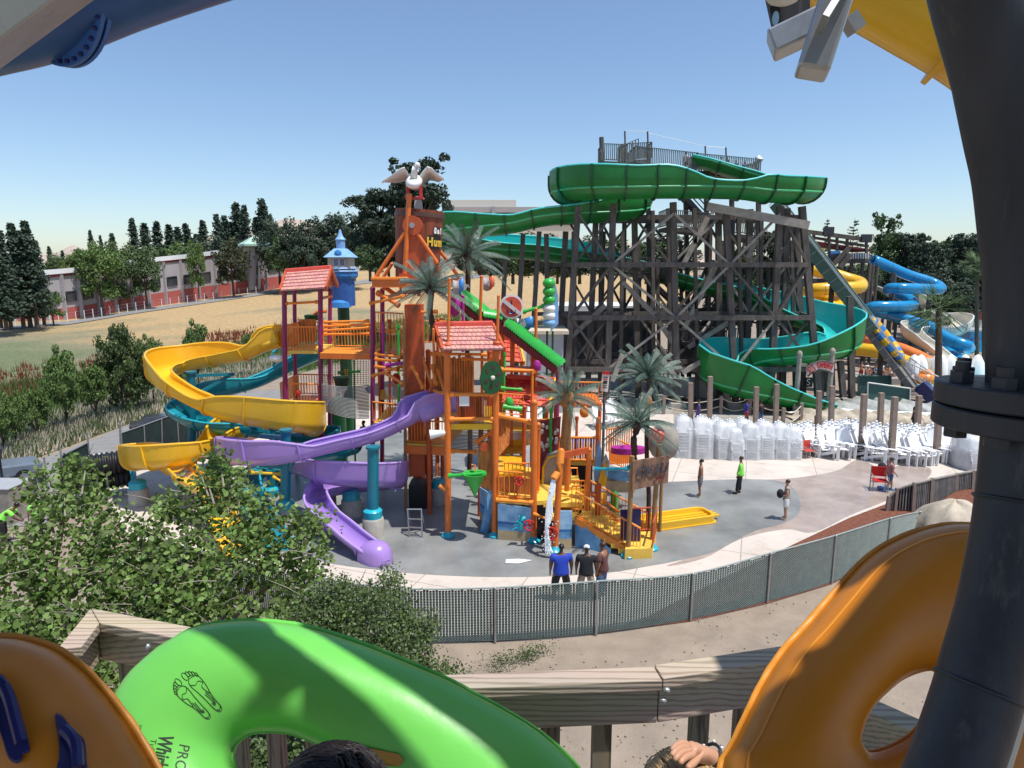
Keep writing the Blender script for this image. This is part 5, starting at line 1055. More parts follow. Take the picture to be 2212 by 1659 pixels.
# green bucket arm and small parts
rod(fo, P(969, 1028, 24.5), P(1050, 1023, 24.3), .07, 'green_toy', 'bucket_arm'); mb = MB(); mb.lathe(P(1025, 1023, 24.3)-V((0, 0, 0)), [(0, -.95), (.44, 0), (.47, .02), (.38, 0), (0, -.8)], 20); mb.build('cone_bucket', 'green_toy', fo, smooth=True)
mb = MB(); mb.pipe([P(*Z7(1060, 1030), 24.6), P(*Z7(1060, 950), 24.6), P(*Z7(1110, 965), 24.6), P(*Z7(1118, 1050), 24.5)], .03, 6); mb.build('fill_pipe', 'orange', fo)
rod(fo, P(950, 1049, 24.9), P(966, 1058, 24.8), .07)
mb = MB(); mb.lathe(P(*Z7(520, 500), 24.7), [(0, -.42), (.1, -.36), (.17, .1), (.19, .2), (.0, .22)], 12, R=Matrix.Rotation(-pi/2-.1, 3, 'Y')@Matrix.Rotation(.1, 3, 'X')); mb.build('spray_nozzle', 'white', fo, smooth=True)
rod(fo, P(955, 944, 24.8), P(968, 938, 24.8), .07)
# green spinner disc
mb = MB(); cdk = P(1063, 816, 24.3); R_ = Matrix.Rotation(.55, 3, 'Z')@Matrix.Rotation(pi/2, 3, 'X')
prof = []; vs = [cdk+R_@V((.62*(1+.06*((i % 5) == 0))*cos(2*pi*i/30)*.72*1.05, .62*(1+.06*((i % 5) == 0))*sin(2*pi*i/30), 0)) for i in range(30)]
mb.prism(vs, R_@V((0, 0, -.07))); dk = mb.build('spinner_disc', 'green_dark', fo)
mb = MB()
for i in range(6): a_ = i*pi/3+.3; mb.tube(cdk+R_@V((.27*cos(a_), .38*sin(a_), .001)), cdk+R_@V((.27*cos(a_), .38*sin(a_), .015)), .08, n=8)
mb.build('disc_holes', 'palm_trunk', dk); mb = MB(); mb.ball(cdk+R_@V((0, 0, .05)), .09, 10); mb.build('hub', 'bldg_cream', dk, smooth=True)

# ---------------------------------------------------------------- right play platform with decks, panels, stairs
rp_ = thing('play_platform', G(1200, 1180), 'low play platform with blue beach painted panels, yellow decks and stairs with orange railings', 'play platform')
pole(rp_, 1154, 870, 1153, 1172, 24.3, r=.12, foot='teal_bright', to0=True); pole(rp_, 1163, 918, 1160, 1060, 25.2, r=.1); pole(rp_, 1133, 880, 1130, 1060, 28, r=.09, m='orange_dark', to0=True)
rod(rp_, P(1073, 897, 24.9), P(1150, 912, 24.6), .08)
z1 = P(1110, 1078, 24.5).z
LD = [V((P(1072, 1078, 24.5).x, 24.55, z1)), V((P(1152, 1084, 24.3).x, 24.25, z1)), V((P(1205, 1060, 24.3).x, 24.4, z1)), V((P(1205, 1000, 28.6).x, 28.6, z1)), V((P(1060, 1010, 28.6).x, 28.6, z1))]; slabp(rp_, LD, .16, 'yellow_deck', 'deck')
rod(rp_, LD[0]+V((0, -.1, -.02)), LD[1]+V((0, -.1, -.02)), .06)
rail(rp_, LD[0]+V((.1, .1, 0)), LD[1]+V((-.1, .1, 0)), P(1100, 1020, 24.5).z-z1, sp=.2)
mb = MB(); mb.prism([P(1077, 1030, 24.9), P(1150, 1034, 24.7), P(1150, 1070, 24.7), P(1077, 1062, 24.9)], (0, .05, 0)); mb.build('log_panel', 'bark_panel', rp_)
# beach painting: sky, sea and sand bands on one board
def beach(u0, v0, u1, v1, Ya, Yb_, top_v=0, nm='beach_panel'):
    a, b = P(u0, v0, Ya), P(u1, v1, Yb_); a2, b2 = V((a.x, a.y, .03)), V((b.x, b.y, .03)); mb = MB()
    for s0, s1, mi in ((0, .27, 0), (.27, .45, 1), (.45, .52, 2), (.52, 1, 3)):
        q = [a2.lerp(a, s0), b2.lerp(b, s0), b2.lerp(b, s1), a2.lerp(a, s1)]; mb.prism(q, (0, .06, 0), mi=mi)
    return mb.build(nm, ['sand_panel', 'sea_panel', 'sea_deep', 'sky_panel'], rp_)
M('sky_panel', (.22, .50, .82), .5, .22, 3, col2=(.45, .68, .88))
beach(1075, 1088, 1150, 1098, 24.5, 24.25); beach(1203, 1104, 1236, 1104, 23.6, 23.6)
dk_ = [P(1040, 1058, 26.5), P(1068, 1070, 24.9)]; beach(1036, 1052, 1067, 1072, 26.5, 24.95)
mb = MB(); mb.bar(P(1045, 1150, 25.2), P(1063, 1060, 25.3), .3, .1); mb.build('leaning_board', 'sea_panel', rp_)
# teal water creature with red wheels
mb = MB(); mb.pipe([P(*Z8(500, 1150), 23.95), P(*Z8(500, 1075), 23.95), P(*Z8(525, 1035), 23.95), P(*Z8(560, 1030), 23.95)], [.1, .13, .1, .07], 10); mb.build('creature_spray', 'teal_bright', rp_, smooth=True)
mb = MB()
for a_, b_ in (((500, 1090), (450, 1070)), ((495, 1115), (430, 1110)), ((500, 1140), (410, 1160)), ((520, 1030), (515, 975)), ((515, 1035), (475, 1010))): mb.pipe([P(*Z8(*a_), 23.9), P(*Z8((a_[0]+b_[0])/2, (a_[1]+b_[1])/2-14), 23.85), P(*Z8(*b_), 23.8)], [.03, .025, .012], 5)
mb.build('creature_legs', 'teal_bright', rp_, smooth=True)
def valve(c, r): 
    mb = MB(); mb.pipe([V(c)+V((r*cos(t*pi/8), -.02, r*sin(t*pi/8))) for t in range(16)], .035, 6, closed=True)
    for t in range(4): mb.tube(V(c), V(c)+V((r*cos(t*pi/2+.4), -.02, r*sin(t*pi/2+.4))), .022, n=5)
    mb.tube(V(c), V(c)+V((0, .35, 0)), .04, n=6); mb.build('valve_wheel', 'red', rp_, smooth=True)
valve(P(*Z8(600, 1110), 23.8), .2); valve(P(*Z8(835, 1200), 23.2), .24); valve(P(*Z8(490, 615), 24.3), .16)
mb = MB(); mb.pipe([P(*Z8(440, 620), 24.4), P(*Z8(500, 640), 24.35), P(*Z8(470, 770), 24.4), P(*Z8(440, 850), 24.5)], .04, 6); mb.build('hand_pump', 'orange', rp_)
# water pipe post with a bent spout
pole(rp_, 1212, 975, 1198, 1190, 23.4, r=.115, foot='teal_bright', to0=True, m='orange')
mb = MB(); mb.pipe([P(1212, 972, 23.4), P(1210, 1000, 23.3), P(1206, 1020, 23.25), P(1196, 1034, 23.1)], .14, 12); mb.build('spout', 'orange_bright', rp_, smooth=True)
mb = MB(); mb.bar(P(1208, 985, 23.4), P(1270, 972, 24.4), .12, .22); mb.build('top_beam', 'orange_dark', rp_)
pole(rp_, 1228, 982, 1224, 1060, 25, r=.1, m='orange'); pole(rp_, 1272, 972, 1268, 1113, 24.6, r=.1, m='orange', to0=True); pole(rp_, 1293, 1050, 1290, 1120, 24.5, r=.11, m='orange_dark', to0=True)
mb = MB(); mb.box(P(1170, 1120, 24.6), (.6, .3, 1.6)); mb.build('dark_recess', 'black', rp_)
# stairs
sA, sB = P(1243, 1116, 23.9), P(1352, 1190, 22.9); sB.z = .15; SW = V((.55, 1.55, 0))
nst = 8; mb = MB()
for i in range(nst):
    p = sA.lerp(sB, i/(nst-1)); mb.prism([p, p+V((.5, -.06, 0)), p+V((.5, -.06, 0))+SW, p+SW], (0, 0, -.2))
mb.build('stair_treads', 'yellow_deck', rp_)
for o_ in (V(), SW): 
    mb = MB(); mb.bar(sA+o_+V((0, -.04, -.12)), sB+o_+V((.5, -.1, -.12)), .07, .26); mb.build('stringer', 'orange_bright', rp_)
    mb = MB(); railing(mb, sA+o_, sB+o_+V((.5, -.05, 0)), 1.0, .13, r=.014, rr=.04); mb.build('stair_railing', 'orange_bright', rp_, smooth=True)
pd = [sA+V((-1.0, 0, .0)), sA+V((.1, 0, 0)), sA+V((.1, 0, 0))+SW*1.2, sA+V((-1.0, 0, 0))+SW*1.2]; slabp(rp_, pd, .16, 'yellow_deck', 'deck')
for i in range(4):
    mb = MB(); c = P(1215+i*4, 1085-i*16, 24.6+i*.6); mb.box(c, (1.5-i*.2, .6, .18)); mb.build('step', 'yellow_deck', rp_)
mb = MB(); q = [P(1243, 1120, 23.85), P(1320, 1186, 23.15), P(1243, 1186, 23.5)]; q[1].z = .2; q[2].z = .03; q.append(V((q[0].x, q[0].y, .03))); mb.prism([V((q[0].x, q[0].y, .03)), V((q[1].x, q[1].y, .03)), q[1], q[0]], (0, .05, 0)); mb.build('stair_skirt', 'sea_panel', rp_)
lb = P(1350, 1190, 22.7); lb.z = .0; mb = MB(); mb.prism([lb+V((0, 0, .0)), lb+V((1.0, .1, 0)), lb+V((1.5, 1.7, 0)), lb+V((.5, 1.6, 0))], (0, 0, .42)); mb.build('bottom_landing', 'yellow_deck', rp_)
mb = MB(); railing(mb, lb+V((1.0, .1, .42)), lb+V((1.5, 1.7, .42)), .95, .14, r=.014); railing(mb, lb+V((.5, 1.6, .42)), lb+V((1.5, 1.7, .42)), .95, .14, r=.014); mb.build('gate_railing', 'orange_dark', rp_, smooth=True)
mb = MB(); mb.bar(P(*Z8(1720, 935), 23.4), P(*Z8(1720, 1280), 23.4), .75, .06, up=(0, 1, 0)); mb.build('entry_panel', 'navy', rp_)
for k_, (a_, b_) in enumerate((((1258, 1060, 25), (1285, 1072, 25)), ((1290, 1072, 25.2), (1338, 1106, 24.6)), ((1288, 1090, 25.2), (1335, 1124, 24.6)), ((1200, 1118, 23.7), (1235, 1118, 23.7)), ((1153, 1110, 24.2), (1190, 1124, 23.8)))): rod(rp_, P(*a_), P(*b_), .05)
rail(rp_, P(1235, 1104, 24), P(1262, 1104, 24), 1.0); rail(rp_, P(1240, 1085, 25.6), P(1262, 1085, 25.6), .9)
mb = MB(); mb.prism([P(1250, 1056, 25.4), P(1268, 1058, 25.4), P(1266, 1100, 25.2), P(1248, 1098, 25.2)], (0, .05, 0)); mb.prism([P(1290, 1064, 25.4), P(1312, 1066, 25.4), P(1310, 1090, 25.3), P(1290, 1086, 25.3)], (0, .05, 0)); mb.build('yellow_panel', 'yellow', rp_)
# magenta fence deck behind
mD = [P(1205, 995, 27.4), P(1290, 996, 27.2)]; mD += [mD[1]+V((.4, 3, 0)), mD[0]+V((0, 3, 0))]; slabp(rp_, mD, .2, 'yellow_deck', 'deck')
mb = MB(); n = 15
for i in range(n): p = mD[0].lerp(mD[1], (i+.5)/n); mb.bar(p+V((0, -.02, .1)), p+V((0, -.02, .98)), .09, .03, up=(0, 1, 0), mi=i % 2)
mb.build('slat_fence', ['maroon', 'purple_rim'], rp_)
rod(rp_, mD[0]+V((0, 0, 1.02)), mD[1]+V((0, 0, 1.02)), .05); rod(rp_, mD[0]+V((0, -.05, .05)), mD[1]+V((0, -.05, .05)), .05)
for p in mD[:2]: mb = MB(); mb.tube(V((p.x, p.y, 0)), p+V((0, 0, 1.9)), .09, n=10); mb.build('post', 'orange', rp_, smooth=True)
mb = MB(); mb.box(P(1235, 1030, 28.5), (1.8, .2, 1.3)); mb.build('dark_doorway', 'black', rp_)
mb = MB(); mb.pipe([P(*Z8(1060, 560), 26), P(*Z8(1060, 475), 26), P(*Z8(1130, 475), 26), P(*Z8(1135, 555), 26)], .04, 6); mb.build('hand_loop', 'orange_bright', rp_, smooth=True)
# grey hull with a yellow rim, blue and yellow prows
hull = thing('boat_hull_toy', G(1180, 1080), 'dark grey boat hull play piece with a yellow rim below the magenta slat fence', 'play boat')
mb = MB(); prof = [(1172, 1062), (1174, 1010), (1184, 988), (1205, 982), (1216, 984), (1212, 1040), (1206, 1066)]; mb.prism([P(u, v, 26.4) for u, v in prof], (0, .8, 0)); mb.build('hull', 'bldg_band', hull); mb = MB(); mb.pipe([P(u, v, 26.35) for u, v in prof[:5]], .06, 8); mb.build('rim', 'yellow', hull, smooth=True)
pw = thing('boat_prow_toy', G(1300, 1070), 'blue and yellow pointed boat prows beside the orange bar fence', 'play boat')
mb = MB(); mb.prism([P(*Z8(*q), 26) for q in ((1330, 620), (1335, 400), (1360, 250), (1380, 190), (1400, 280), (1395, 640))], (0, .4, 0)); mb.build('prow', 'blue_house', pw)
mb = MB(); mb.prism([P(*Z8(*q), 25.8) for q in ((1355, 680), (1420, 430), (1460, 340), (1480, 420), (1450, 680))], (0, .35, 0)); mb.build('prow', 'yellow', pw)
mb = MB(); mb.pipe([P(*Z8(1420, 430), 25.7), P(*Z8(1460, 345), 25.7), P(*Z8(1480, 420), 25.7), P(*Z8(1450, 560), 25.7)], .04, 6); mb.build('rim', 'blue_house', pw)
# maroon animal print panel and slender poles between
mp = thing('climbing_panel', G(1180, 1040), 'maroon spotted climbing panel behind the orange posts', 'panel')
mb = MB(); mb.prism([P(1165, 910, 27.2), P(1212, 900, 27.2), P(1205, 985, 27), P(1165, 1060, 26.8)], (0, .08, 0)); mb.build('board', 'maroon', mp)
rg = random.Random(8)
for i in range(22): mb = MB(); p = P(1168+rg.random()*36, 915+rg.random()*70, 27.05); mb.ball(p, (.07, .03, .1), 6); mb.build('spot', 'white_dirty', mp)
# back right orange fence ramp
of_ = thing('orange_ramp', G(1345, 1030), 'orange barred ramp with a blue beach painted skirt behind the brown sign', 'ramp')
a_, b_ = P(1316, 1000, 28.4), P(1368, 1022, 28.2)
mb = MB(); railing(mb, a_, b_, 1.2, .09, r=.02); mb.build('railing', 'orange_bright', of_); mb = MB(); railing(mb, P(1310, 978, 29.5), P(1368, 968, 29.5), 1.1, .1, r=.03); mb.build('railing', 'orange_bright', of_)
mb = MB(); mb.prism([P(1316, 974, 29.4), P(1368, 962, 29.4), P(1372, 1000, 29.2), P(1316, 1004, 29.2)], (0, .1, 0)); mb.build('net_panel', 'orange', of_)
for v0, v1, m in ((1018, 1040, 'sea_panel'), (1040, 1064, 'sand_panel')): mb = MB(); mb.prism([P(1309, v0-8, 28), P(1372, v0+6, 28), P(1372, v1, 28), P(1309, v1, 28)], (0, .08, 0)); mb.build('skirt_panel', m, of_)
mb = MB(); mb.lathe(P(*Z8(1690, 320), 27.6), [(.0, 0), (.62, .05), (.62, .3), (0, .4)], 18, sx=1.2, sy=.6); mb.build('pink_bowl', 'magenta', of_, smooth=True)
gb = thing('ground_jet', G(1336, 1090), 'short green ground jet post on the wet pad', 'water toy'); a = P(*Z8(1545, 765), 26.2); mb = MB(); mb.tube((a.x, a.y, 0), a, .16, n=14); mb.ball(a, .16, 12); mb.build('post', 'green_toy', gb, smooth=True)
# red tiled roofs behind
for (r0, r1, f0_, f1_, Yr, lab) in (((1094, 816), (1196, 822), (1086, 872), (1182, 880), 29.5, 'red tiled hut roof right of the green spinner disc'), ((1086, 732), (1116, 735), (1080, 780), (1128, 784), 33, 'small red tiled roof tucked behind the pink roofed front tower')):
    hh = thing('tiled_hut', G(r0[0]+40, 960), lab, 'hut'); gable_roof(hh, P(*r0, Yr+1.5), P(*r1, Yr+1.5), P(*f0_, Yr), P(*f1_, Yr), m='roof_red', rows=5, tiles=8)
    for q in (f0_, f1_):
        for dy in (.3, 2.7): p = P(*q, Yr+.3); mb = MB(); mb.tube((p.x, p.y+dy, 0), (p.x, p.y+dy, p.z), .09, n=8); mb.build('post', 'orange_dark' if dy < 1 else 'green_toy', hh)
    mb = MB(); e_ = P(*f1_, Yr); r_ = P(*r1, Yr+1.5); mb.bar(e_+V((.1, -.05, 0)), r_+V((.1, 0, .05)), .1, .25); mb.build('barge_board', 'yellow', hh)
    sl = P(f0_[0]+4, f0_[1]+50, Yr+1.5); mb = MB(); mb.prism([sl, sl+V((1.9, 0, 0)), sl+V((1.9, 1.6, 0)), sl+V((0, 1.6, 0))], (0, 0, -.15)); mb.build('deck', 'yellow_deck', hh)
rod(rp_, P(1081, 799, 30), P(1160, 802, 30), .09, 'orange_bright', 'flume_edge'); mb = MB(); mb.bar(P(1081, 795, 30.6), P(1162, 797, 30.6), .8, .12); mb.build('flume', 'orange_dark', rp_)
rod(rp_, P(*Z7(1520, 100), 27.5), P(*Z7(1800, 140), 27.5), .09, 'green_toy')
# yellow sunken floor and steps behind the right posts
for q, z_ in (((1076, 982, 1132, 1022, 28), 0), ): 
    a_ = P(1078, 982, 30.2); b_ = P(1130, 984, 30.2); c_ = P(1132, 1022, 26.6); d_ = P(1074, 1024, 26.6)
    mb = MB(); mb.prism([a_, b_, c_, d_], (0, .02, -.12)); mb.build('yellow_slide_floor', 'yellow', rp_)
mb = MB(); mb.prism([P(1078, 958, 31.5), P(1132, 958, 31.5), P(1130, 976, 30.3), P(1078, 978, 30.3)], (0, .05, -.1)); mb.build('landing', 'yellow_under', rp_)
for i, v in enumerate((940, 930, 920)):
    p = P(1112, v, 32+i*.9); mb = MB(); mb.lathe(p, [(0, .0), (.9-.1*i, 0), (.9-.1*i, -.35), (0, -.35)], 18); mb.build('step', 'yellow', rp_, smooth=True)
pole(rp_, 1133, 880, 1132, 960, 30.5, r=.09, m='green_toy')
mb = MB(); mb.prism([P(1078, 900, 28.8), P(1100, 905, 28.8), P(1100, 960, 28.6), P(1078, 985, 28.4)], (0, .1, 0)); mb.build('log_panel', 'bark_panel', rp_)
# green scaly roofed stair and signs
gd = thing('scaly_slide_cover', G(1150, 930), 'bright green ribbed slide cover with a red brown underside running down from the middle', 'slide')
def scaly(a, b, n_, w_=.9):
    t = (b-a).normalized(); sd = t.cross(UP).normalized(); nn = sd.cross(t); mb = MB(); L_ = (b-a).length/n_
    for i in range(n_):
        p = a+t*(L_*i); 
        rows = [[p+t*(L_*1.25*q)+sd*(w_*.5*cos(th))+nn*(.28*sin(th)+(.10*(1-q))) for th in [pi*j/8 for j in range(9)]] for q in (0, .5, 1)]; mb.grid(rows)
    mb.build('scales', 'green_toy', gd, smooth=2); mb = MB(); mb.bar(a-nn*.2, b-nn*.2, w_*.9, .3); mb.build('chute', 'maroon', gd)
scaly(P(986, 632, 33), P(1046, 680, 31.8), 12); scaly(P(1050, 684, 31.5), P(1090, 690, 31.2), 6); scaly(P(1094, 700, 31), P(1212, 792, 30), 26)
for i, (u, v, Y) in enumerate(((1060, 690, 31.4), (1085, 700, 31.2), (1150, 752, 30.6), (1205, 796, 30.1))):
    a = P(u, v, Y); mb = MB(); mb.tube((a.x, a.y, 0), a, .09, n=8); mb.build('post', 'orange' if i < 3 else 'magenta_post', gd)
mb = MB(); mb.box(P(1068, 712, 31.6), (1.3, .1, 1.0)); mb.build('side_panel', 'roof_red', gd)
sg = thing('round_sign', P(1105, 663, 30.8), 'round red sign crossed by a white bar above the green ribbed cover', 'sign')
c = P(1105, 663, 30.8); R_ = Matrix.Rotation(pi/2, 3, 'X'); mb = MB(); mb.tube(c, c+V((0, .08, 0)), .56, n=28); mb.build('board', 'white', sg); mb = MB(); mb.tube(c-V((0, .02, 0)), c+V((0, .03, 0)), .47, n=28); mb.build('face', 'roof_red', sg)
mb = MB(); mb.bar(c+V((-.38, -.04, .3)), c+V((.38, -.04, -.3)), .03, .16, up=UP); mb.build('slash', 'white_dirty', sg); mb = MB(); mb.bar(c+V((.0, -.035, -.3)), c+V((.0, -.035, .3)), .05, .03, up=(0, 1, 0)); mb.pipe([c+V((.2*cos(t*pi/6+pi), -.035, -.12+.2*sin(t*pi/6+pi))) for t in range(7)], .03, 5); mb.build('anchor', 'navy', sg)
mb = MB(); mb.tube((c.x, c.y+.15, 0), (c.x, c.y+.15, c.z), .07, n=8); mb.build('post', 'orange', sg)
def flag(u0, v0, u1, v1, Y, m1, m2, lab, px):
    t = thing('flag', P(px, v1+20, Y), lab, 'flag'); mb = MB(); rows = []
    for i in range(9):
        s_ = i/8; u = u0+(u1-u0)*s_; w_ = .08*sin(s_*6); rows.append([P(u, v0+3*sin(s_*5), Y)+V((0, w_, 0)), P(u, v1+3*sin(s_*5)+(0 if s_ < .85 else -4), Y)+V((0, w_, 0))])
    mb.grid(rows[:5], mi=0); mb.grid(rows[4:], mi=1); o = mb.build('cloth', [m1, m2], t, smooth=True); o.modifiers.new('shell', 'SOLIDIFY').thickness = .01
    mb = MB(); mb.tube((P(u0, v0, Y)+P(u0, v1, Y))/2+V((.35*(u1-u0)/abs(u1-u0), -.03, 0)), (P(u0, v0, Y)+P(u0, v1, Y))/2+V((.35*(u1-u0)/abs(u1-u0), .0, 0)), .16, n=12); mb.build('emblem', 'bldg_grey', t)
flag(979, 604, 1002, 634, 25, 'bldg_grey', 'blue_toy', 'blue and grey flag on the thin orange pole over the front roof', 972)
flag(1044, 598, 1068, 626, 31.2, 'bldg_grey', 'roof_red', 'faded red and grey flag beside the middle orange pole', 1040)
flag(1114, 686, 1152, 714, 31, 'white_dirty', 'blue_toy', 'white and blue swallowtail flag left of the stacked bubble pole', 1113)
pole(gd, 1110, 672, 1108, 800, 31, r=.07)
bp = thing('bubble_pole', G(1185, 940), 'stacked green, white and blue bubble spray post with a green arm', 'water toy')
for i, (v, m) in enumerate(((612, 'green_toy'), (630, 'green_toy'), (648, 'green_toy'), (667, 'white'), (682, 'white'), (698, 'blue_house'))): mb = MB(); mb.ball(P(1186, v, 31), (.30, .3, .24), 14); mb.build('bubble', m, bp, smooth=True)
mb = MB(); mb.prism([P(1196, 600, 31.3), P(1206, 640, 31.3), P(1206, 700, 31.3), P(1190, 716, 31.3), P(1192, 600, 31.3)], (0, .25, 0)); mb.build('side_panel', 'blue_house', bp)
rod(bp, P(1129, 674, 31), P(1178, 660, 31), .08, 'green_toy', 'arm')
for u in (1182, 1194): a = P(u, 715, 31); mb = MB(); mb.tube((a.x, a.y, 0), a, .05, n=6); mb.build('post', 'green_dark', bp)
for i, (u, v0, v1, Y, lab) in enumerate(((1158, 668, 800, 30.5, 'thin orange pole left of the bubble post'), (1041, 700, 960, 31.5, 'orange pole standing behind the front roof right end'))):
    t = thing('orange_pole', G(u, 960), lab, 'pole'); pole(t, u, v0, u, v1, Y, r=.07, to0=True)

# ---------------------------------------------------------------- palms, sign, notice
def fakepalm(c, r, n_, label, seed, base=None, trunk_m='palm_trunk', tr_=.12, up=1.0):
    t = thing('artificial_palm', base or (c.x, c.y, 0), label, 'palm tree'); rg = random.Random(seed); mb = MB(); c = V(c)
    for i in range(n_):
        a = 2*pi*i/n_*2.618+rg.uniform(-.25, .25); el = (-.35+1.75*((i*7) % n_)/n_)*up; L_ = r*rg.uniform(.85, 1.1); d = V((cos(a), sin(a), 0)); pts = []
        for j in range(15):
            s_ = j/14; rr = L_*s_*cos(el*(1-.25*s_)); z = L_*(sin(el)*s_-.40*s_*s_*(1.05-.4*max(0, el))); pts.append(c+d*rr+V((0, 0, z)))
        mb.pipe(pts, [.03-.0015*j for j in range(15)], 4)
        q = V((-d.y, d.x, 0)); m_ = 30
        for j in range(2, m_):
            f = j/m_*13.99; p = pts[int(f)].lerp(pts[min(14, int(f)+1)], f-int(f)); tt_ = (pts[min(14, int(f)+1)]-pts[int(f)]).normalized(); ll = r*.155*(1-abs(j/m_-.45)*.9)
            for sgn in (-1, 1):
                dr_ = (q*sgn*.75+tt_*.45-UP*.7).normalized(); w_ = tt_*.016*r/1.5
                mb.add([p-w_, p+w_, p+w_*.9+dr_*ll, p-w_*.3+dr_*ll*1.05], [(0, 1, 2, 3)])
    mb.build('crown', 'frond', t)
    b = V(base) if base else V((c.x, c.y, 0)); mb = MB(); pts = [b.lerp(c, j/8)+V((.05*sin(j), 0, 0)) for j in range(9)]; mb.pipe(pts, [tr_*1.15, tr_*1.05]+[tr_]*6+[tr_*1.2], 12); mb.ball(c-V((0, 0, .08)), tr_*1.8, 10); mb.build('trunk', trunk_m, t, smooth=True); return t
fakepalm(P(929, 622, 26.6), 1.75, 27, 'grey green artificial palm rising through the pink roof of the front tower', 1, base=P(935, 735, 26.9))
fakepalm(P(1009, 550, 33), 2.1, 30, 'grey green artificial palm right beside the big wooden bucket', 2)
fakepalm(P(1225, 858, 26), 1.6, 24, 'grey green artificial palm behind the orange spout with a thick brown trunk', 3, trunk_m='palm_trunk_tan', tr_=.2)
fakepalm(P(1376, 914, 23.6), 1.5, 26, 'lower grey green artificial palm right above the brown sign board', 4, base=P(1366, 1000, 23.4))
fakepalm(P(1400, 812, 25.4), 1.6, 30, 'upper grey green artificial palm crowning the trunk with a brown coconut face', 5, base=V((P(1404, 1010, 25.2).x, 25.2, 0)), trunk_m='palm_trunk', tr_=.09)
bs_ = thing('sign_board', G(1356, 1207), 'weathered brown sign board with faded dark letters on two tan posts with teal feet', 'sign')
pole(bs_, 1366, 985, 1356, 1208, 22.95, r=.09, m='palm_trunk_tan', foot='teal_bright', cap=False, to0=True); pole(bs_, 1424, 960, 1407, 1190, 23.6, r=.09, m='palm_trunk_tan', foot='teal_bright', cap=False, to0=True)
q = [P(1367, 996, 22.75), P(1446, 984, 23.5), P(1443, 1043, 23.5), P(1366, 1059, 22.75)]; mb = MB(); mb.prism(q, (0, .08, 0)); mb.build('board', 'sign_brown', bs_)
xd = (q[1]-q[0]).normalized(); cc = sum(q, V())/4; nrm = xd.cross(UP); nrm = nrm if nrm.y < 0 else -nrm
text('OKAU', 'lettering', 'sign_text', bs_, cc+nrm*.06+V((0, 0, .1)), xd, UP, .5, bold=.015, shear=.2); text('SUS', 'lettering', 'maroon', bs_, cc+nrm*.06+xd*.35-V((0, 0, .26)), xd, UP, .26)
rod(bs_, P(*Z8(1320, 488), 23.2), P(*Z8(1700, 485), 23), .06, 'teal', 'spray_bar'); rod(bs_, P(*Z8(1700, 485), 23), P(*Z8(1735, 440), 22.95), .06, 'teal', 'spray_bar')
cg = thing('coconut_totem', P(1440, 960, 25.5), 'grey and red rounded totem shape behind the upper right of the brown sign', 'sculpture')
mb = MB(); mb.ball(P(1434, 955, 25.2), (.62, .4, .75), 16); mb.build('body', 'wood_pale', cg, smooth=True)
for u, v in ((1412, 938), (1425, 944)): mb = MB(); mb.ball(P(u, v, 24.75), (.2, .12, .24), 10); mb.build('eye_patch', 'roof_red', cg, smooth=True)
mb = MB(); p = P(1432, 975, 25.3); mb.tube((p.x, p.y, 0), p, .07, n=10); mb.build('post', 'palm_trunk_tan', cg)
mb = MB(); mb.ball(P(1398, 868, 25.1), (.2, .18, .3), 10); mb.build('coconut', 'palm_trunk_tan', cg, smooth=True)
wn = thing('notice_board', G(1307, 920), 'tall white notice board with a red header on a pole by the palms', 'sign')
mb = MB(); mb.prism([P(*Y2(465, 870), 33), P(*Y2(528, 872), 33), P(*Y2(512, 1035), 33), P(*Y2(448, 1028), 33)], (0, .08, 0)); mb.build('board', 'white', wn)
mb = MB(); mb.prism([P(*Y2(467, 855), 32.95), P(*Y2(529, 857), 32.95), P(*Y2(528, 882), 32.95), P(*Y2(466, 880), 32.95)], (0, .05, 0)); mb.build('header', 'red', wn)
for i, y in enumerate((905, 925, 945, 962, 980, 998)): mb = MB(); a = P(*Y2(474-i*1.5, y), 32.94); b = P(*Y2(512-i*1.5, y+1), 32.94); mb.bar(a, b, .01, .05 if i != 2 else .12); mb.build('text_line', 'ink' if i != 1 else 'red', wn)
a = P(*Y2(482, 1030), 33.1); mb = MB(); mb.tube((a.x, a.y, 0), a, .07, n=8); mb.build('post', 'wood_grey', wn)

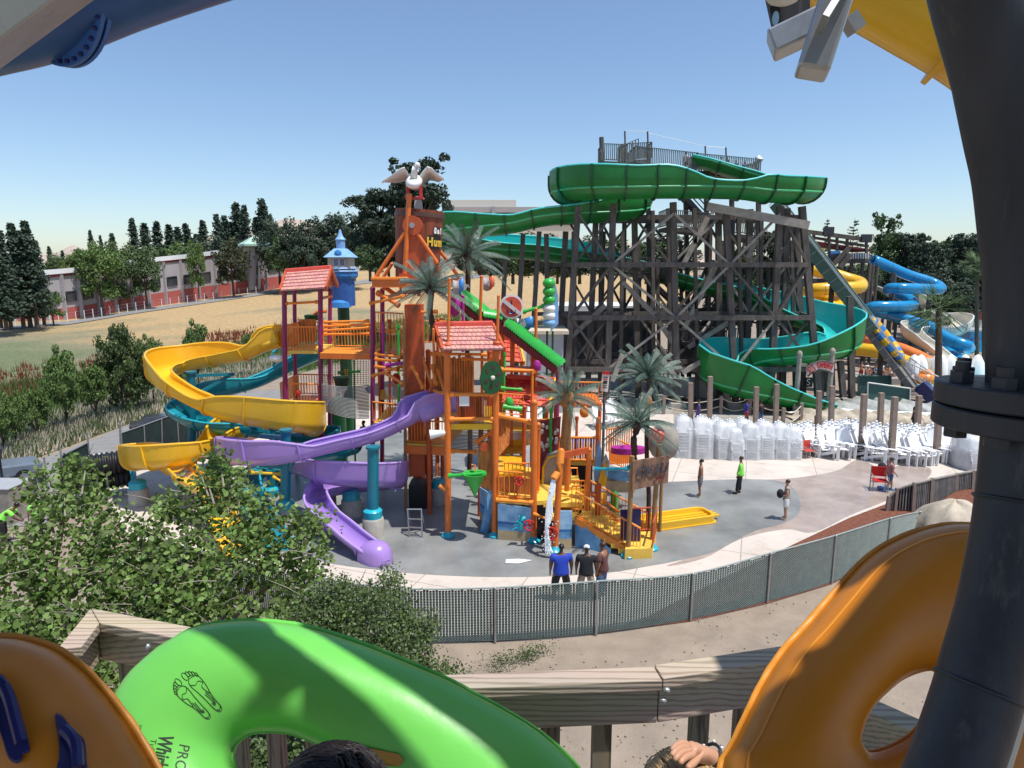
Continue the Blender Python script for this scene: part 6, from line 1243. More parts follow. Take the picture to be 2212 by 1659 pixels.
# ---------------------------------------------------------------- open body slides
ys = thing('body_slide', G(450, 1190), 'bright yellow open body slide sweeping round on the left', 'water slide')
yp = [(*Y8(1790, 215), 31.8, 1.0, 1.0), (*Y8(1700, 235), 31.8, 1.0, 1.1), (*Y8(1600, 270), 31.8, .7, 1.1), (*Y8(1480, 325), 31.8, .55, .7), (*Y8(1350, 365), 31.9, .55, .75), (*Y8(1200, 385), 32.2, .5, 1.0), (*Y8(1000, 415), 32.4, .5, 1.15), (*Y8(820, 455), 32.2, .5, 1.2), (*Y8(660, 490), 31.4, .5, 1.25), (*Y8(590, 545), 30.3, .5, 1.25), (*Y8(625, 610), 29.4, .5, 1.1), (*Y8(720, 680), 28.9, .5, .7), (*Y8(850, 755), 28.7, .5, .55), (*Y8(1000, 830), 28.5, .55, .6),
      (*Y8(1150, 900), 28.3, .5, 1.0), (*Y8(1400, 960), 28.1, .5, 1.25), (*Y8(1700, 1010), 28, .5, 1.35), (*Y8(1950, 1045), 28.1, .5, 1.4), (*Y8(2090, 1070), 28.9, .5, 1.4), (*Y8(2080, 1072), 30.2, .5, 1.3), (*Y8(1950, 1062), 31, .5, 1.1), (*Y8(1750, 1062), 31.2, .5, 1.0), (*Y8(1550, 1075), 31, .5, 1.2), (*Y8(1350, 1105), 30.4, .6, 1.2), (*Y8(1200, 1160), 29.6, .6, .9), (*Y8(1110, 1235), 28.8, .7, .6),
      (*Y8(980, 1320), 28.1, .9, .5), (*Y8(800, 1370), 27.7, 1.05, .5), (*Y8(600, 1400), 27.6, 1.1, .5), (*Y8(430, 1410), 27.9, 1.1, .5), (*Y8(345, 1408), 28.8, 1.1, .5), (*Y8(390, 1395), 29.6, 1.0, .5), (*Y8(520, 1400), 29.6, 1.0, .5), (*Y8(680, 1430), 28.8, .9, .5), (*Y8(790, 1490), 27.7, .6, .5), (*Y8(900, 1590), 26.6, .5, .5), (*X1(2130, 770), 25.8, .45, .45), (*X1(2190, 950), 24.8, .45, .45), (*X2(0, 1050), 24, .45, .45), (*X2(60, 1180), 23.3, .45, .45), (*X2(130, 1300), 22.6, .45, .45)]
trough(ys, ctl(yp), .48, 'yellow', 'yellow', 'yellow', rimr=.055, flange=1.7, step=.28, thick=.05)
m2 = MB(); pts = [P(*Y8(1800, 165), 31.8), P(*Y8(1700, 195), 31.8), P(*Y8(1620, 230), 31.8)]; rows = []
for i, p in enumerate(pts):
    t = (pts[min(i+1, 2)]-pts[max(i-1, 0)]).normalized(); sd = t.cross(UP).normalized(); n = sd.cross(t); rows.append([p+sd*(.52*cos(th))+n*(.55*sin(th)-.15*(i == 2)*0) for th in [pi*j/10 for j in range(11)]])
m2.grid(rows); o = m2.build('entry_hood', 'yellow', ys, smooth=True); o.modifiers.new('shell', 'SOLIDIFY').thickness = .05
ps = thing('body_slide', G(816, 1212), 'purple open body slide that ends in a rounded cap on the wet pad', 'water slide')
pp = [(955, 890, 27.2, .9, .9), (925, 897, 27, .9, .9), (895, 912, 26.9, .55, 1.0), (870, 925, 26.7, .5, .55), (840, 940, 26.5, .5, .5), (794, 957, 26.2, .5, .5), (739, 970, 25.9, .5, .5), (684, 983, 25.7, .5, .5), (650, 992, 25.5, .75, .45), (610, 1000, 25.4, 1.0, .45), (560, 1003, 25.5, 1.05, .45), (515, 1002, 26, 1.1, .45), (497, 999, 27, 1.1, .45), (515, 998, 28, 1.0, .45), (560, 1006, 28.4, .8, .5), (610, 1014, 28.1, .5, .5), (655, 1024, 27.2, .5, .6),
      (690, 1038, 26.5, .5, .95), (740, 1047, 26.2, .45, 1.1), (790, 1050, 26.2, .45, 1.1), (835, 1051, 26.5, .45, 1.1), (858, 1052, 27.2, .45, 1.1), (845, 1054, 27.9, .45, 1.0), (800, 1058, 27.9, .45, 1.0), (755, 1063, 27.5, .4, 1.0), (715, 1070, 26.9, .4, .9), (692, 1082, 26.2, .5, .7), (683, 1098, 25.6, .7, .5), (690, 1114, 25.05, .6, .45), (708, 1132, 24.55, .45, .45), (735, 1154, 24, .45, .45), (762, 1176, 23.45, .42, .42), (788, 1196, 23, .42, .42), (806, 1208, 22.75, .42, .42)]
trough(ps, ctl(pp), .42, 'purple', 'purple', 'purple_rim', rimr=.05, flange=1.9, step=.25, thick=.05)
m2 = MB(); pts = [P(985, 878, 27.5), P(958, 882, 27.3), P(932, 889, 27.05), P(908, 899, 26.95)]; rows = []
for i, p in enumerate(pts):
    t = (pts[min(i+1, 3)]-pts[max(i-1, 0)]).normalized(); sd = t.cross(UP).normalized(); n = sd.cross(t); hi_ = 11 if i < 3 else 7; rows.append([p+sd*(.52*cos(th))+n*(.52*sin(th)+.12) for th in [-.6+(pi+1.2)*j/14 for j in range(15)]])
m2.grid(rows); o = m2.build('entry_hood', 'purple', ps, smooth=True); o.modifiers.new('shell', 'SOLIDIFY').thickness = .05
e1 = P(806, 1208, 22.75); e2 = P(824, 1218, 22.45); e1.z = e2.z = 0; t = (e2-e1).normalized(); q = V((-t.y, t.x, 0)); m2 = MB(); rows = []
for s_, w_, h_ in ((-.25, .52, .62), (.1, .53, .74), (.4, .5, .74), (.65, .38, .62), (.78, .2, .35), (.82, .02, .02)):
    rows.append([e1+t*s_+q*(w_*cos(th))+V((0, 0, .02+h_*sin(th)**.55)) for th in [pi*j/14 for j in range(15)]])
m2.grid(rows); m2.build('end_cap', 'purple', ps, smooth=2)
ts = thing('body_slide', G(570, 1160), 'teal open body slide curling behind the yellow one', 'water slide')
tp = [(690, 775, 35.5, .6, .6), (640, 797, 35, .6, .6), (590, 821, 34.5, .5, .5), (550, 838, 34, .6, .5), (500, 852, 33.6, .9, .5), (450, 864, 33.2, 1.0, .5), (410, 880, 32.6, 1.1, .5), (385, 898, 31.4, 1.1, .5), (405, 916, 30.4, 1.1, .5), (450, 930, 30, 1.0, .5), (500, 938, 30.2, .6, .6), (560, 944, 31, .5, .6), (630, 952, 31.8, .5, .7), (700, 958, 32.2, .5, 1.0), (745, 966, 32.2, .5, 1.2), (760, 976, 31.3, .5, 1.2), (730, 990, 30.4, .5, 1.1), (670, 1000, 30, .5, .8), (610, 1010, 29.8, .6, .6), (565, 1030, 29, .8, .5), (540, 1055, 27.8, .9, .5), (540, 1090, 26.4, .7, .5), (560, 1125, 25.2, .5, .45), (585, 1165, 24, .45, .45), (606, 1195, 23.3, .4, .4)]
trough(ts, ctl(tp), .48, 'teal', 'teal', 'teal_bright', rimr=.05, flange=2.0, step=.3, thick=.05)
m2 = MB()
for s_ in (0, 1):
    a = P(592, 798, 34.2+s_); b = P(690, 738, 35.8+s_); m2.tube(a, b, .07, n=8); m2.tube(a+V((0, 0, .9)), b+V((0, 0, .9)), .06, n=8)
    for i in range(6): p = a.lerp(b, i/5); m2.tube(p, p+V((0, 0, .9)), .05, n=6)
m2.build('upper_rail', 'teal_bright', ts, smooth=True)
# a yellow shallow run-out tray and other pad pieces
rt_ = thing('runout_tray', G(1480, 1140), 'long shallow bright yellow slide run-out tray on the wet pad', 'slide')
a = G(1395, 1152, 0); b = G(1549, 1130, 0); t = (b-a).normalized(); q = V((-t.y, t.x, 0))
def roundrect(h, ins): 
    w_, L_ = 1.15-2*ins, (b-a).length-2*ins; r_ = .28; out = []
    for cx, cy, s0 in ((L_/2-r_, w_/2-r_, 0), (-L_/2+r_, w_/2-r_, 1), (-L_/2+r_, -w_/2+r_, 2), (L_/2-r_, -w_/2+r_, 3)):
        for j in range(6): th = (s0+j/5)*pi/2; out.append((a+b)/2+q*.575+t*(cx+r_*cos(th))+q*(cy+r_*sin(th))+V((0, 0, h)))
    return out
m2 = MB(); m2.grid([roundrect(.03, -.05), roundrect(.06, -.05), roundrect(.06, 0), roundrect(.34, 0), roundrect(.36, .04), roundrect(.34, .1), roundrect(.16, .14)], closed=True); m2.quad(*roundrect(.16, .14)); m2.build('tray', 'yellow', rt_, smooth=True)
for j, s_ in enumerate((-.22, 0, .22)): m2 = MB(); m2.bar((a+b)/2+q*(.575+s_)-t*2+V((0, 0, .19)), (a+b)/2+q*(.575+s_)+t*2+V((0, 0, .19)), .14, .05); m2.build('floor_rib', 'yellow', rt_)
tag(sheet('floor_glint', [(1093, 1208), (1122, 1207), (1150, 1210), (1120, 1217), (1092, 1216)], .045, 'white', kind=None), 'small painted white glint lying flat on the wet pad left of the three men', 'cloth')  # white sheet stands in for a bright patch of light on the pad

# ---------------------------------------------------------------- teal slide supports with concrete piers
def support(u, vt, vb, Y, lab, arms=(), pier=True, r=.19, topv=None):
    t = thing('slide_support', V((P(u, vb, Y).x, Y, 0)), lab, 'support'); top = P(u, vt, Y); x = P(u, vb, Y).x
    zb = .85 if pier else 0; m2 = MB(); m2.tube((x, Y, zb), top, r, n=16); m2.tube(top-V((0, 0, .06)), top+V((0, 0, .02)), r*1.3, n=16); m2.build('column', 'teal_post', t, smooth=True)
    if pier:
        m2 = MB(); m2.lathe((x, Y, 0), [(.42, 0), (.42, .72), (.38, .78)], 20); m2.build('pier', 'concrete', t, smooth=True)
        m2 = MB(); m2.lathe((x, Y, .76), [(.36, 0), (.37, .3), (.28, .38), (.2, .4)], 18); m2.build('collar', 'teal_bright', t, smooth=True)
    for (u2, v2, Y2_, v0) in arms: m2 = MB(); m2.bar(P(u, v0, Y), P(u2, v2, Y2_), .14, .14); m2.build('arm', 'teal_post', t)
    return t
support(412, 803, 966, 30.4, 'tall teal column inside the first bend of the yellow slide', [(506, 808, 31.8, 812), (500, 808, 31.8, 860), (365, 870, 29.6, 900), (380, 850, 29.3, 900)])
support(456, 893, 946, 30.9, 'teal column behind and below the yellow slide bend', [(510, 915, 29.5, 900), (430, 908, 30, 902)])
support(617, 928, 1100, 25.9, 'front teal column on a pier under the purple slide bend', [(655, 960, 25.6, 1025), (560, 1005, 25.5, 1010), (560, 940, 27.8, 945)], r=.2)
support(806, 965, 1124, 24.9, 'front teal column on a wide pier under the purple slide run', [], r=.22)
support(586, 1015, 1063, 27.5, 'low teal column on a pier behind the left purple bend', [], r=.17)
support(590, 920, 950, 29.6, 'teal column with a round cap under the lower yellow bend', [(540, 925, 28.5, 935), (655, 940, 28.6, 935)], pier=False)
support(707, 1090, 1120, 27.5, 'dark teal column in the shade under the purple loop', [], r=.14); support(760, 1065, 1110, 27, 'dark teal column right under the purple loop', [], r=.14)
support(300, 1040, 1075, 28.4, 'teal column below the left end of the yellow slide', [], r=.15); support(950, 1085, 1100, 28.6, 'dark squat column in the shade below the front tower', [], r=.16)
tb = thing('spray_bar', P(570, 1022, 26.6), 'yellow spray bar mounted below the purple slide bend', 'water toy'); rod(tb, P(540, 1021, 26.6), P(610, 1024, 26.4), .06, 'yellow', 'bar'); rod(tb, P(555, 1010, 26.8), P(612, 1016, 26.8), .04, 'teal', 'bar'); rod(tb, P(590, 1030, 26.8), P(612, 1042, 26.6), .05, 'yellow', 'bar')
ld = thing('step_ladder', G(897, 1160), 'small aluminium step ladder standing under the tower beside the thin tan pole', 'ladder')
m2 = MB(); a, b = G(884, 1160, .02), G(912, 1162, .02); a2, b2 = P(880, 1100, 25), P(910, 1100, 25)
for p, q in ((a, a2), (b, b2), (a2, b2), (a, b), (a2, a2+V((.05, .7, -1.2))), (b2, b2+V((.05, .7, -1.2)))): m2.tube(p, q, .03, n=6)
for s_ in (.35, .65): m2.bar(a.lerp(a2, s_), b.lerp(b2, s_), .08, .03)
m2.build('frame', 'galv', ld)
# water falling from the spout and over the bucket-side panel
wj = MB(); rg = random.Random(4)
for j in range(5): pts = [P(1196+rg.uniform(-2, 2), 1036, 23.1), P(1190+rg.uniform(-4, 4), 1070, 23), P(1186+rg.uniform(-5, 5), 1110, 22.95), P(1184+rg.uniform(-6, 6), 1150, 22.9), P(1186+rg.uniform(-6, 6), 1196, 22.85)]; wj.pipe([V(q) for q in catmull(pts, 5)], [.05+.02*rg.random() for _ in range(21)], 5)
for j in range(60): p = P(1185+rg.gauss(0, 9), 1120+rg.uniform(0, 80), 22.8); wj.ball(p, .02, 5)
tag(wj.build('water_jet', 'foam', smooth=True), 'white water jet falling from the orange spout', 'water jet')

rg = random.Random(21)
for (a_, b_) in (((1078, 896, 29.5), (1130, 900, 29.5)), ((1096, 890, 31), (1160, 894, 31)), ((908, 742, 29), (966, 744, 29)), ((812, 720, 31.5), (872, 724, 31)), ((1165, 955, 27.6), (1205, 958, 27.5)), ((905, 868, 29), (962, 870, 28.6)), ((1090, 1050, 26.5), (1150, 1052, 26.3))): rail(cs_, P(*a_), P(*b_), 1.0, sp=.15)
for (a_, b_) in (((940, 800, 26.8), (930, 858, 27)), ((1082, 838, 28.5), (1128, 842, 28.5)), ((1090, 760, 30), (1086, 960, 30)), ((1150, 800, 29.5), (1148, 960, 29.5)), ((860, 700, 29.5), (862, 900, 29.5)), ((842, 690, 30.5), (842, 910, 30.5)), ((1190, 880, 27), (1188, 1060, 27)), ((982, 780, 27.8), (984, 905, 27.8)), ((1246, 900, 28.5), (1244, 1050, 28.5))): rod(cs_, P(*a_), P(*b_), .06, rg.choice(['orange', 'orange_dark', 'orange_bright', 'green_toy']), 'brace')
for (u, v, Y, m) in ((940, 720, 29.5, 'green_toy'), (1100, 870, 28.5, 'green_toy'), (856, 818, 29, 'red'), (1160, 790, 29.6, 'magenta'), (1262, 890, 27.5, 'orange_bright'), (905, 715, 29, 'green_toy')): mb = MB(); mb.ball(P(u, v, Y), (.2, .18, .26), 10); mb.tube(P(u, v, Y), P(u+8, v+9, Y), .06, n=6); mb.build('spray_nozzle', m, cs_, smooth=True)
for i in range(7): mb = MB(); p = P(880+i*4.2, 800+i*9, 28.9-i*.1); mb.box(p, (.62, .3, .06)); mb.build('stair_tread', 'yellow', cs_)
mb = MB(); mb.prism([P(1196, 870, 30.5), P(1300, 872, 30.5), P(1300, 878, 30.5), P(1196, 876, 30.5)], (0, 2.5, 0)); mb.build('rear_walkway', 'orange', cs_); rail(cs_, P(1196, 870, 30.4), P(1300, 872, 30.4), 1.0, sp=.15)
for u in (1200, 1296): a = P(u, 872, 31); mb = MB(); mb.tube((a.x, 31, 0), a, .09, n=8); mb.build('post', 'orange_dark', cs_)
import bmesh
# ---------------------------------------------------------------- people
BJ = {'pel': (0, 0, .95, .125), 'spi': (0, 0, 1.12, .12), 'che': (0, 0, 1.32, .145), 'nb': (0, -.01, 1.47, .075), 'nk': (0, .01, 1.53, .052), 'jaw': (0, .03, 1.59, .066), 'hd': (0, .01, 1.67, .093), 'top': (0, -.005, 1.745, .055), 'nose': (0, .112, 1.645, .014),
      'sl': (-.18, 0, 1.425, .062), 'el': (-.23, -.02, 1.15, .042), 'wl': (-.24, .04, .91, .028), 'hl': (-.245, .06, .82, .034), 'fl': (-.24, .08, .755, .016), 'tl': (-.215, .09, .83, .014),
      'sr': (.18, 0, 1.425, .062), 'er': (.23, -.02, 1.15, .042), 'wr': (.24, .04, .91, .028), 'hr': (.245, .06, .82, .034), 'fr': (.24, .08, .755, .016), 'tr': (.215, .09, .83, .014),
      'pl': (-.09, 0, .88, .095), 'kl': (-.105, .02, .49, .06), 'al': (-.11, -.01, .09, .038), 'ol': (-.12, .13, .035, .033),
      'pr': (.09, 0, .88, .095), 'kr': (.105, .02, .49, .06), 'ar': (.11, -.01, .09, .038), 'or': (.12, .13, .035, .033)}
BE = [('pel', 'spi'), ('spi', 'che'), ('che', 'nb'), ('nb', 'nk'), ('nk', 'jaw'), ('jaw', 'hd'), ('hd', 'top'), ('hd', 'nose'), ('che', 'sl'), ('sl', 'el'), ('el', 'wl'), ('wl', 'hl'), ('hl', 'fl'), ('hl', 'tl'), ('che', 'sr'), ('sr', 'er'), ('er', 'wr'), ('wr', 'hr'), ('hr', 'fr'), ('hr', 'tr'), ('pel', 'pl'), ('pl', 'kl'), ('kl', 'al'), ('al', 'ol'), ('pel', 'pr'), ('pr', 'kr'), ('kr', 'ar'), ('ar', 'or')]
def skin(name, J, E, m, par, root='pel', sub=1):
    bm = bmesh.new(); ly = bm.verts.layers.skin.verify(); RK = 1.0 if max(q[3] for q in J.values()) < .09 else 1.12; vv = {}
    for a in {x for e in E for x in e}:
        x, y, z, r = J[a]; v_ = bm.verts.new((x, y, z)); r *= RK if r > .03 else 1; v_[ly].radius = (r, r); v_[ly].use_root = (a == root); vv[a] = v_
    for a, b in E: bm.edges.new((vv[a], vv[b]))
    me = bpy.data.meshes.new(name); bm.to_mesh(me); bm.free(); me.materials.append(MATS[m]); o = bpy.data.objects.new(name, me); S.collection.objects.link(o)
    sk = o.modifiers.new('skin', 'SKIN'); sk.use_smooth_shade = True; sk.branch_smoothing = .6; ss = o.modifiers.new('sub', 'SUBSURF'); ss.levels = ss.render_levels = sub
    if par: o.parent = par
    return o
def fat(J, ks, d): return {a: (*q[:3], q[3]+d) if a in ks else q for a, q in J.items()}
def person(loc, rz, label, H=1.75, skin_m='skin', top=None, legs=None, hair='hair_black', pose=None, width=1.0, shorts=False, sleeve=True, cap=None, shoes='black', sub=1, group=None):
    J = dict(BJ); 
    for a, q in (pose or {}).items(): J[a] = (*q, J[a][3]) if len(q) == 3 else q
    if width > 1.0:
        e = (width-1)*.13; J = {a: (q[0]+(0 if abs(q[0]) < .01 else (e if q[0] > 0 else -e)*(.55 if a in ('pl', 'pr', 'kl', 'kr', 'al', 'ar', 'ol', 'or') else 1)), q[1], q[2], q[3]*(width if a in ('pel', 'spi', 'che') else 1+(width-1)*.6 if a in ('pl', 'pr', 'sl', 'sr', 'el', 'er', 'kl', 'kr') else 1)) for a, q in J.items()}
    t = thing('person', loc, label, 'person', group); t.rotation_euler.z = rz; s_ = H/1.75; t.scale = (s_, s_, s_); ROOT[t.name] = V()
    skin('body', J, BE, skin_m, t, sub=sub)
    if top:
        K = fat(J, J.keys(), .018); dx = lambda a, b, f: (*[J[a][i]+(J[b][i]-J[a][i])*f for i in range(3)], J[a][3]*.9+.02)
        K['ul'] = dx('sl', 'el', .75 if sleeve else .15); K['ur'] = dx('sr', 'er', .75 if sleeve else .15); K['hem'] = (*J['pel'][:2], J['pel'][2]-.13, J['pel'][3]+.045); K['pel'] = (*J['pel'][:3], J['pel'][3]+.035); K['nb'] = (*J['nb'][:2], J['nb'][2]-.02, .07)
        E = [('hem', 'pel'), ('pel', 'spi'), ('spi', 'che'), ('che', 'nb'), ('che', 'sl'), ('sl', 'ul'), ('che', 'sr'), ('sr', 'ur')]
        if sleeve == 'long': K['ul'] = (*J['wl'][:3], .045); K['ur'] = (*J['wr'][:3], .045); K['el'] = (*J['el'][:3], .06); K['er'] = (*J['er'][:3], .06); E = E[:5]+[('sl', 'el'), ('el', 'ul'), ('che', 'sr'), ('sr', 'er'), ('er', 'ur')]
        skin('shirt', K, E, top, t, 'hem', sub)
    if legs:
        K = fat(J, J.keys(), .02); f = .65 if shorts else .95
        def q_(p, kx_, ax): 
            if shorts: return (*[J[p][i]+(J[kx_][i]-J[p][i])*.85 for i in range(3)], J[kx_][3]+.035)
            return (*[J[kx_][i]+(J[ax][i]-J[kx_][i])*.9 for i in range(3)], J[ax][3]+.03)
        K['cl'] = q_('pl', 'kl', 'al'); K['cr'] = q_('pr', 'kr', 'ar'); K['wa'] = (*J['pel'][:2], J['pel'][2]+.12, J['pel'][3]+.012)
        E = [('wa', 'pel'), ('pel', 'pl'), ('pel', 'pr')]+([('pl', 'cl'), ('pr', 'cr')] if shorts else [('pl', 'kl'), ('kl', 'cl'), ('pr', 'kr'), ('kr', 'cr')])
        skin('shorts' if shorts else 'trousers', K, E, legs, t, 'pel', sub)
    if hair:
        hx, hy, hz = J['hd'][:3]; mb = MB(); mb.ball((hx, hy-.018, hz+.03), (.09, .1, .085), 12); 
        if hair == 'long': mb.ball((hx, hy-.07, hz-.08), (.08, .06, .16), 10)
        mb.build('hair', 'hair_black' if hair == 'long' else hair, t, smooth=2)
    if cap: hx, hy, hz = J['hd'][:3]; mb = MB(); mb.ball((hx, hy, hz+.05), (.098, .11, .07), 12); mb.box((hx, hy+.12, hz+.03), (.14, .1, .015)); mb.build('cap', cap, t, smooth=True)
    if shoes:
        for a, b in (('al', 'ol'), ('ar', 'or')): p, q = V(J[a][:3]), V(J[b][:3]); mb = MB(); mb.ball((p+q)/2-V((0, 0, .02)), (.05, .125, .05), 10, R=Matrix.Rotation(atan2(-(q-p).x, (q-p).y), 3, 'Z')); mb.build('shoe', shoes, t, smooth=2)
    return t
def at_ground(u, v, z=.03): p = G(u, v, z); return (p.x, p.y, z)
armf = {'el': (-.24, .02, 1.16), 'wl': (-.14, .2, 1.08), 'hl': (-.08, .26, 1.08), 'fl': (-.03, .29, 1.08), 'tl': (-.08, .28, 1.12), 'er': (.24, .02, 1.16), 'wr': (.14, .2, 1.08), 'hr': (.08, .26, 1.08), 'fr': (.03, .29, 1.08), 'tr': (.08, .28, 1.12)}
walk = {'kl': (-.1, .18, .52), 'al': (-.1, .22, .10), 'ol': (-.1, .35, .05), 'kr': (.1, -.04, .50), 'ar': (.1, -.3, .14), 'or': (.1, -.2, .04), 'wl': (-.24, -.1, .92), 'hl': (-.245, -.12, .84), 'fl': (-.24, -.13, .77), 'tl': (-.22, -.1, .85), 'wr': (.24, .18, .94), 'hr': (.245, .22, .86), 'fr': (.24, .25, .8), 'tr': (.22, .24, .88)}
wide = {'al': (-.17, -.01, .09), 'ol': (-.2, .12, .035), 'ar': (.17, -.01, .09), 'or': (.2, .12, .035), 'kl': (-.14, .02, .49), 'kr': (.14, .02, .49)}
person(at_ground(1211, 1296), .1, 'heavy man in a bright blue shirt and black trousers seen from behind at the fence', 1.86, 'skin_dark', 'cloth_blue', 'cloth_black', 'hair_black', {**wide}, 1.62, sub=2)
person(at_ground(1265, 1296), -.15, 'broad man in black polo shirt and pale cap between two others at the fence', 1.82, 'skin_dark', 'cloth_black', 'cloth_khaki', 'hair_brown', {**wide}, 1.5, cap='white_dirty', sub=2)
person(at_ground(1299, 1290), 1.0, 'man in a dark brown shirt turned left, rightmost of the three at the fence', 1.86, 'skin_mid', 'cloth_brown', 'cloth_denim', 'hair_brown', {}, 1.3, sub=2)
person(at_ground(1511, 1073), 1.35, 'shirtless man in grey knee shorts looking up, standing on the wet pad', 1.78, 'skin_mid', None, 'cloth_grey', 'hair_black', {'hd': (0, -.01, 1.67), 'nose': (0, .1, 1.68)}, 1.0, shorts=True, shoes=None, sub=2)
person(at_ground(1597, 1066), 1.2, 'man in a lime green long sleeved shirt and dark trousers on the wet pad', 1.78, 'skin_mid', 'cloth_lime', 'cloth_black', 'hair_brown', {'al': (-.14, .12, .09), 'ol': (-.15, .26, .035), 'kl': (-.12, .08, .49), 'wl': (-.3, .1, .95), 'hl': (-.32, .14, .87), 'fl': (-.32, .17, .8), 'tl': (-.3, .17, .87)}, 1.08, sleeve='long', sub=2)
person(at_ground(1696, 1122), 1.3, 'woman with dark hair up holding a black bag, in white shorts at the pad edge', 1.72, 'skin', 'cloth_khaki', 'cloth_white', 'hair_brown', {**armf}, .9, shorts=True, shoes=None, sleeve=False, sub=2)
bg_ = MB(); p = V(at_ground(1696, 1122)); bg_.ball(p+V((-.3, -.04, 1.15)), (.15, .12, .2), 12); tag(bg_.build('shoulder_bag', 'cloth_black', smooth=2), 'black bag held in front of the woman in white shorts', 'bag')
person(at_ground(1919, 1061), -1.5, 'person in faded pink shirt and denim shorts pulling a chair over wet paving', 1.62, 'skin', 'cloth_pink', 'cloth_denim', 'hair_brown', walk, 1.0, shorts=True, cap='black', shoes='blue_toy', sub=2)
person(at_ground(1971, 935), -1.9, 'woman in a black dress walking along the rock edging', 1.7, 'skin', 'cloth_black', 'cloth_black', 'long', walk, .95, shorts=True)
person(at_ground(1981, 935), -1.7, 'person in dark red walking beside the woman in black', 1.72, 'skin', 'cloth_red', 'cloth_red', 'hair_brown', walk, .95, shorts=True)
person(at_ground(1610, 918), -1.5, 'walker in a blue shirt and red shorts in front of the green slide end', 1.75, 'skin_dark', 'cloth_blue', 'cloth_red', 'hair_black', walk, 1.0, shorts=True)
person(at_ground(1508, 914), 1.3, 'person in purple swimwear walking before the timber tower foot', 1.6, 'skin_dark', 'cloth_purple', 'cloth_purple', 'hair_black', walk, 1.0, shorts=True)
person(at_ground(1641, 920), .4, 'person in dark clothes standing half hidden by a brown post', 1.75, 'skin_dark', 'cloth_black', 'cloth_denim', 'hair_black', {}, 1.0)
person(at_ground(294, 990), -2.0, 'worker in a white coat standing by the dark green screened fence', 1.78, 'skin_mid', 'cloth_white', 'cloth_grey', 'hair_brown', {}, 1.1, sleeve='long')
lean = {'spi': (0, .12, 1.08), 'che': (0, .32, 1.2), 'nb': (0, .42, 1.28), 'nk': (0, .46, 1.32), 'jaw': (0, .52, 1.35), 'hd': (0, .55, 1.4), 'top': (0, .56, 1.47), 'nose': (0, .65, 1.36), 'sl': (-.18, .34, 1.22), 'sr': (.18, .34, 1.22), 'el': (-.2, .45, .98), 'er': (.2, .45, .98), 'wl': (-.1, .6, .85), 'wr': (.1, .6, .82), 'hl': (-.06, .65, .8), 'hr': (.06, .65, .78), 'fl': (-.03, .68, .76), 'fr': (.03, .68, .74), 'tl': (-.03, .66, .83), 'tr': (.03, .66, .8)}
person(at_ground(10, 1172), -1.2, 'worker in a lime vest bending over with a broom at the left edge', 1.8, 'skin_dark', 'cloth_lime', 'cloth_black', 'hair_black', lean, 1.05, sub=2)
br = MB(); a = P(22, 1158, 23.3); b = G(-10, 1190, .05); br.tube(a, b, .02, n=6); br.box(b, (.4, .15, .1)); tag(br.build('broom', 'post_brown'), 'broom with wooden handle held by the lime vest worker', 'broom')
person(at_ground(66, 1140), .8, 'worker in lime half hidden behind leaves by the pale deck', 1.7, 'skin_mid', 'cloth_lime', 'cloth_black', 'hair_black', {}, 1.0).location = V((P(467, 1040, 27).x-6.0, 24.6, .02))
sit = {'pel': (0, 0, .5), 'spi': (0, .0, .68), 'che': (0, .02, .88), 'nb': (0, .02, 1.03), 'nk': (0, .04, 1.09), 'jaw': (0, .06, 1.15), 'hd': (0, .04, 1.23), 'top': (0, .03, 1.3), 'nose': (0, .14, 1.2), 'sl': (-.18, 0, .98), 'sr': (.18, 0, .98), 'el': (-.23, .08, .74), 'er': (.23, .08, .74), 'wl': (-.14, .3, .62), 'wr': (.14, .3, .62), 'hl': (-.1, .36, .6), 'hr': (.1, .36, .6), 'fl': (-.08, .41, .59), 'fr': (.08, .41, .59), 'tl': (-.06, .37, .63), 'tr': (.06, .37, .63),
       'pl': (-.09, .02, .46), 'pr': (.09, .02, .46), 'kl': (-.12, .42, .48), 'kr': (.12, .42, .48), 'al': (-.12, .40, .09), 'ar': (.12, .40, .09), 'ol': (-.13, .53, .035), 'or': (.13, .53, .035)}
cols = ['cloth_black', 'cloth_pink', 'cloth_white', 'cloth_red', 'cloth_denim', 'cloth_khaki', 'cloth_blue', 'cloth_grey']
rg = random.Random(12)
for i in range(14):
    x = 765+i*22+rg.uniform(-5, 5); y = 70+rg.uniform(-18, 26)+i*2; p = P(*Y6(x, y), 60)
    w_ = person((p.x, 60+rg.uniform(0, 2), p.z-1.15), rg.uniform(2.2, 4), 'bather %s from the left in the crowd above the green screen fence' % ORD[i], 1.7, ['skin', 'skin_mid'][i % 2], cols[i % 8] if i % 3 else None, cols[(i+3) % 8], ['hair_brown', 'hair_black', 'long'][i % 3], sit if i % 2 else armf, 1.0, shorts=True, shoes=None, sleeve=False)
cd = thing('viewing_terrace', G(1930, 830), 'low terrace under the crowd of bathers behind the green screen fence', 'terrace')
mb = MB(); a = P(*Y6(740, 140), 60); mb.box((a.x+4.2, 61.2, (a.z-.2)/2), (10, 4, a.z-.2)); mb.build('slab', 'path_grey', cd)
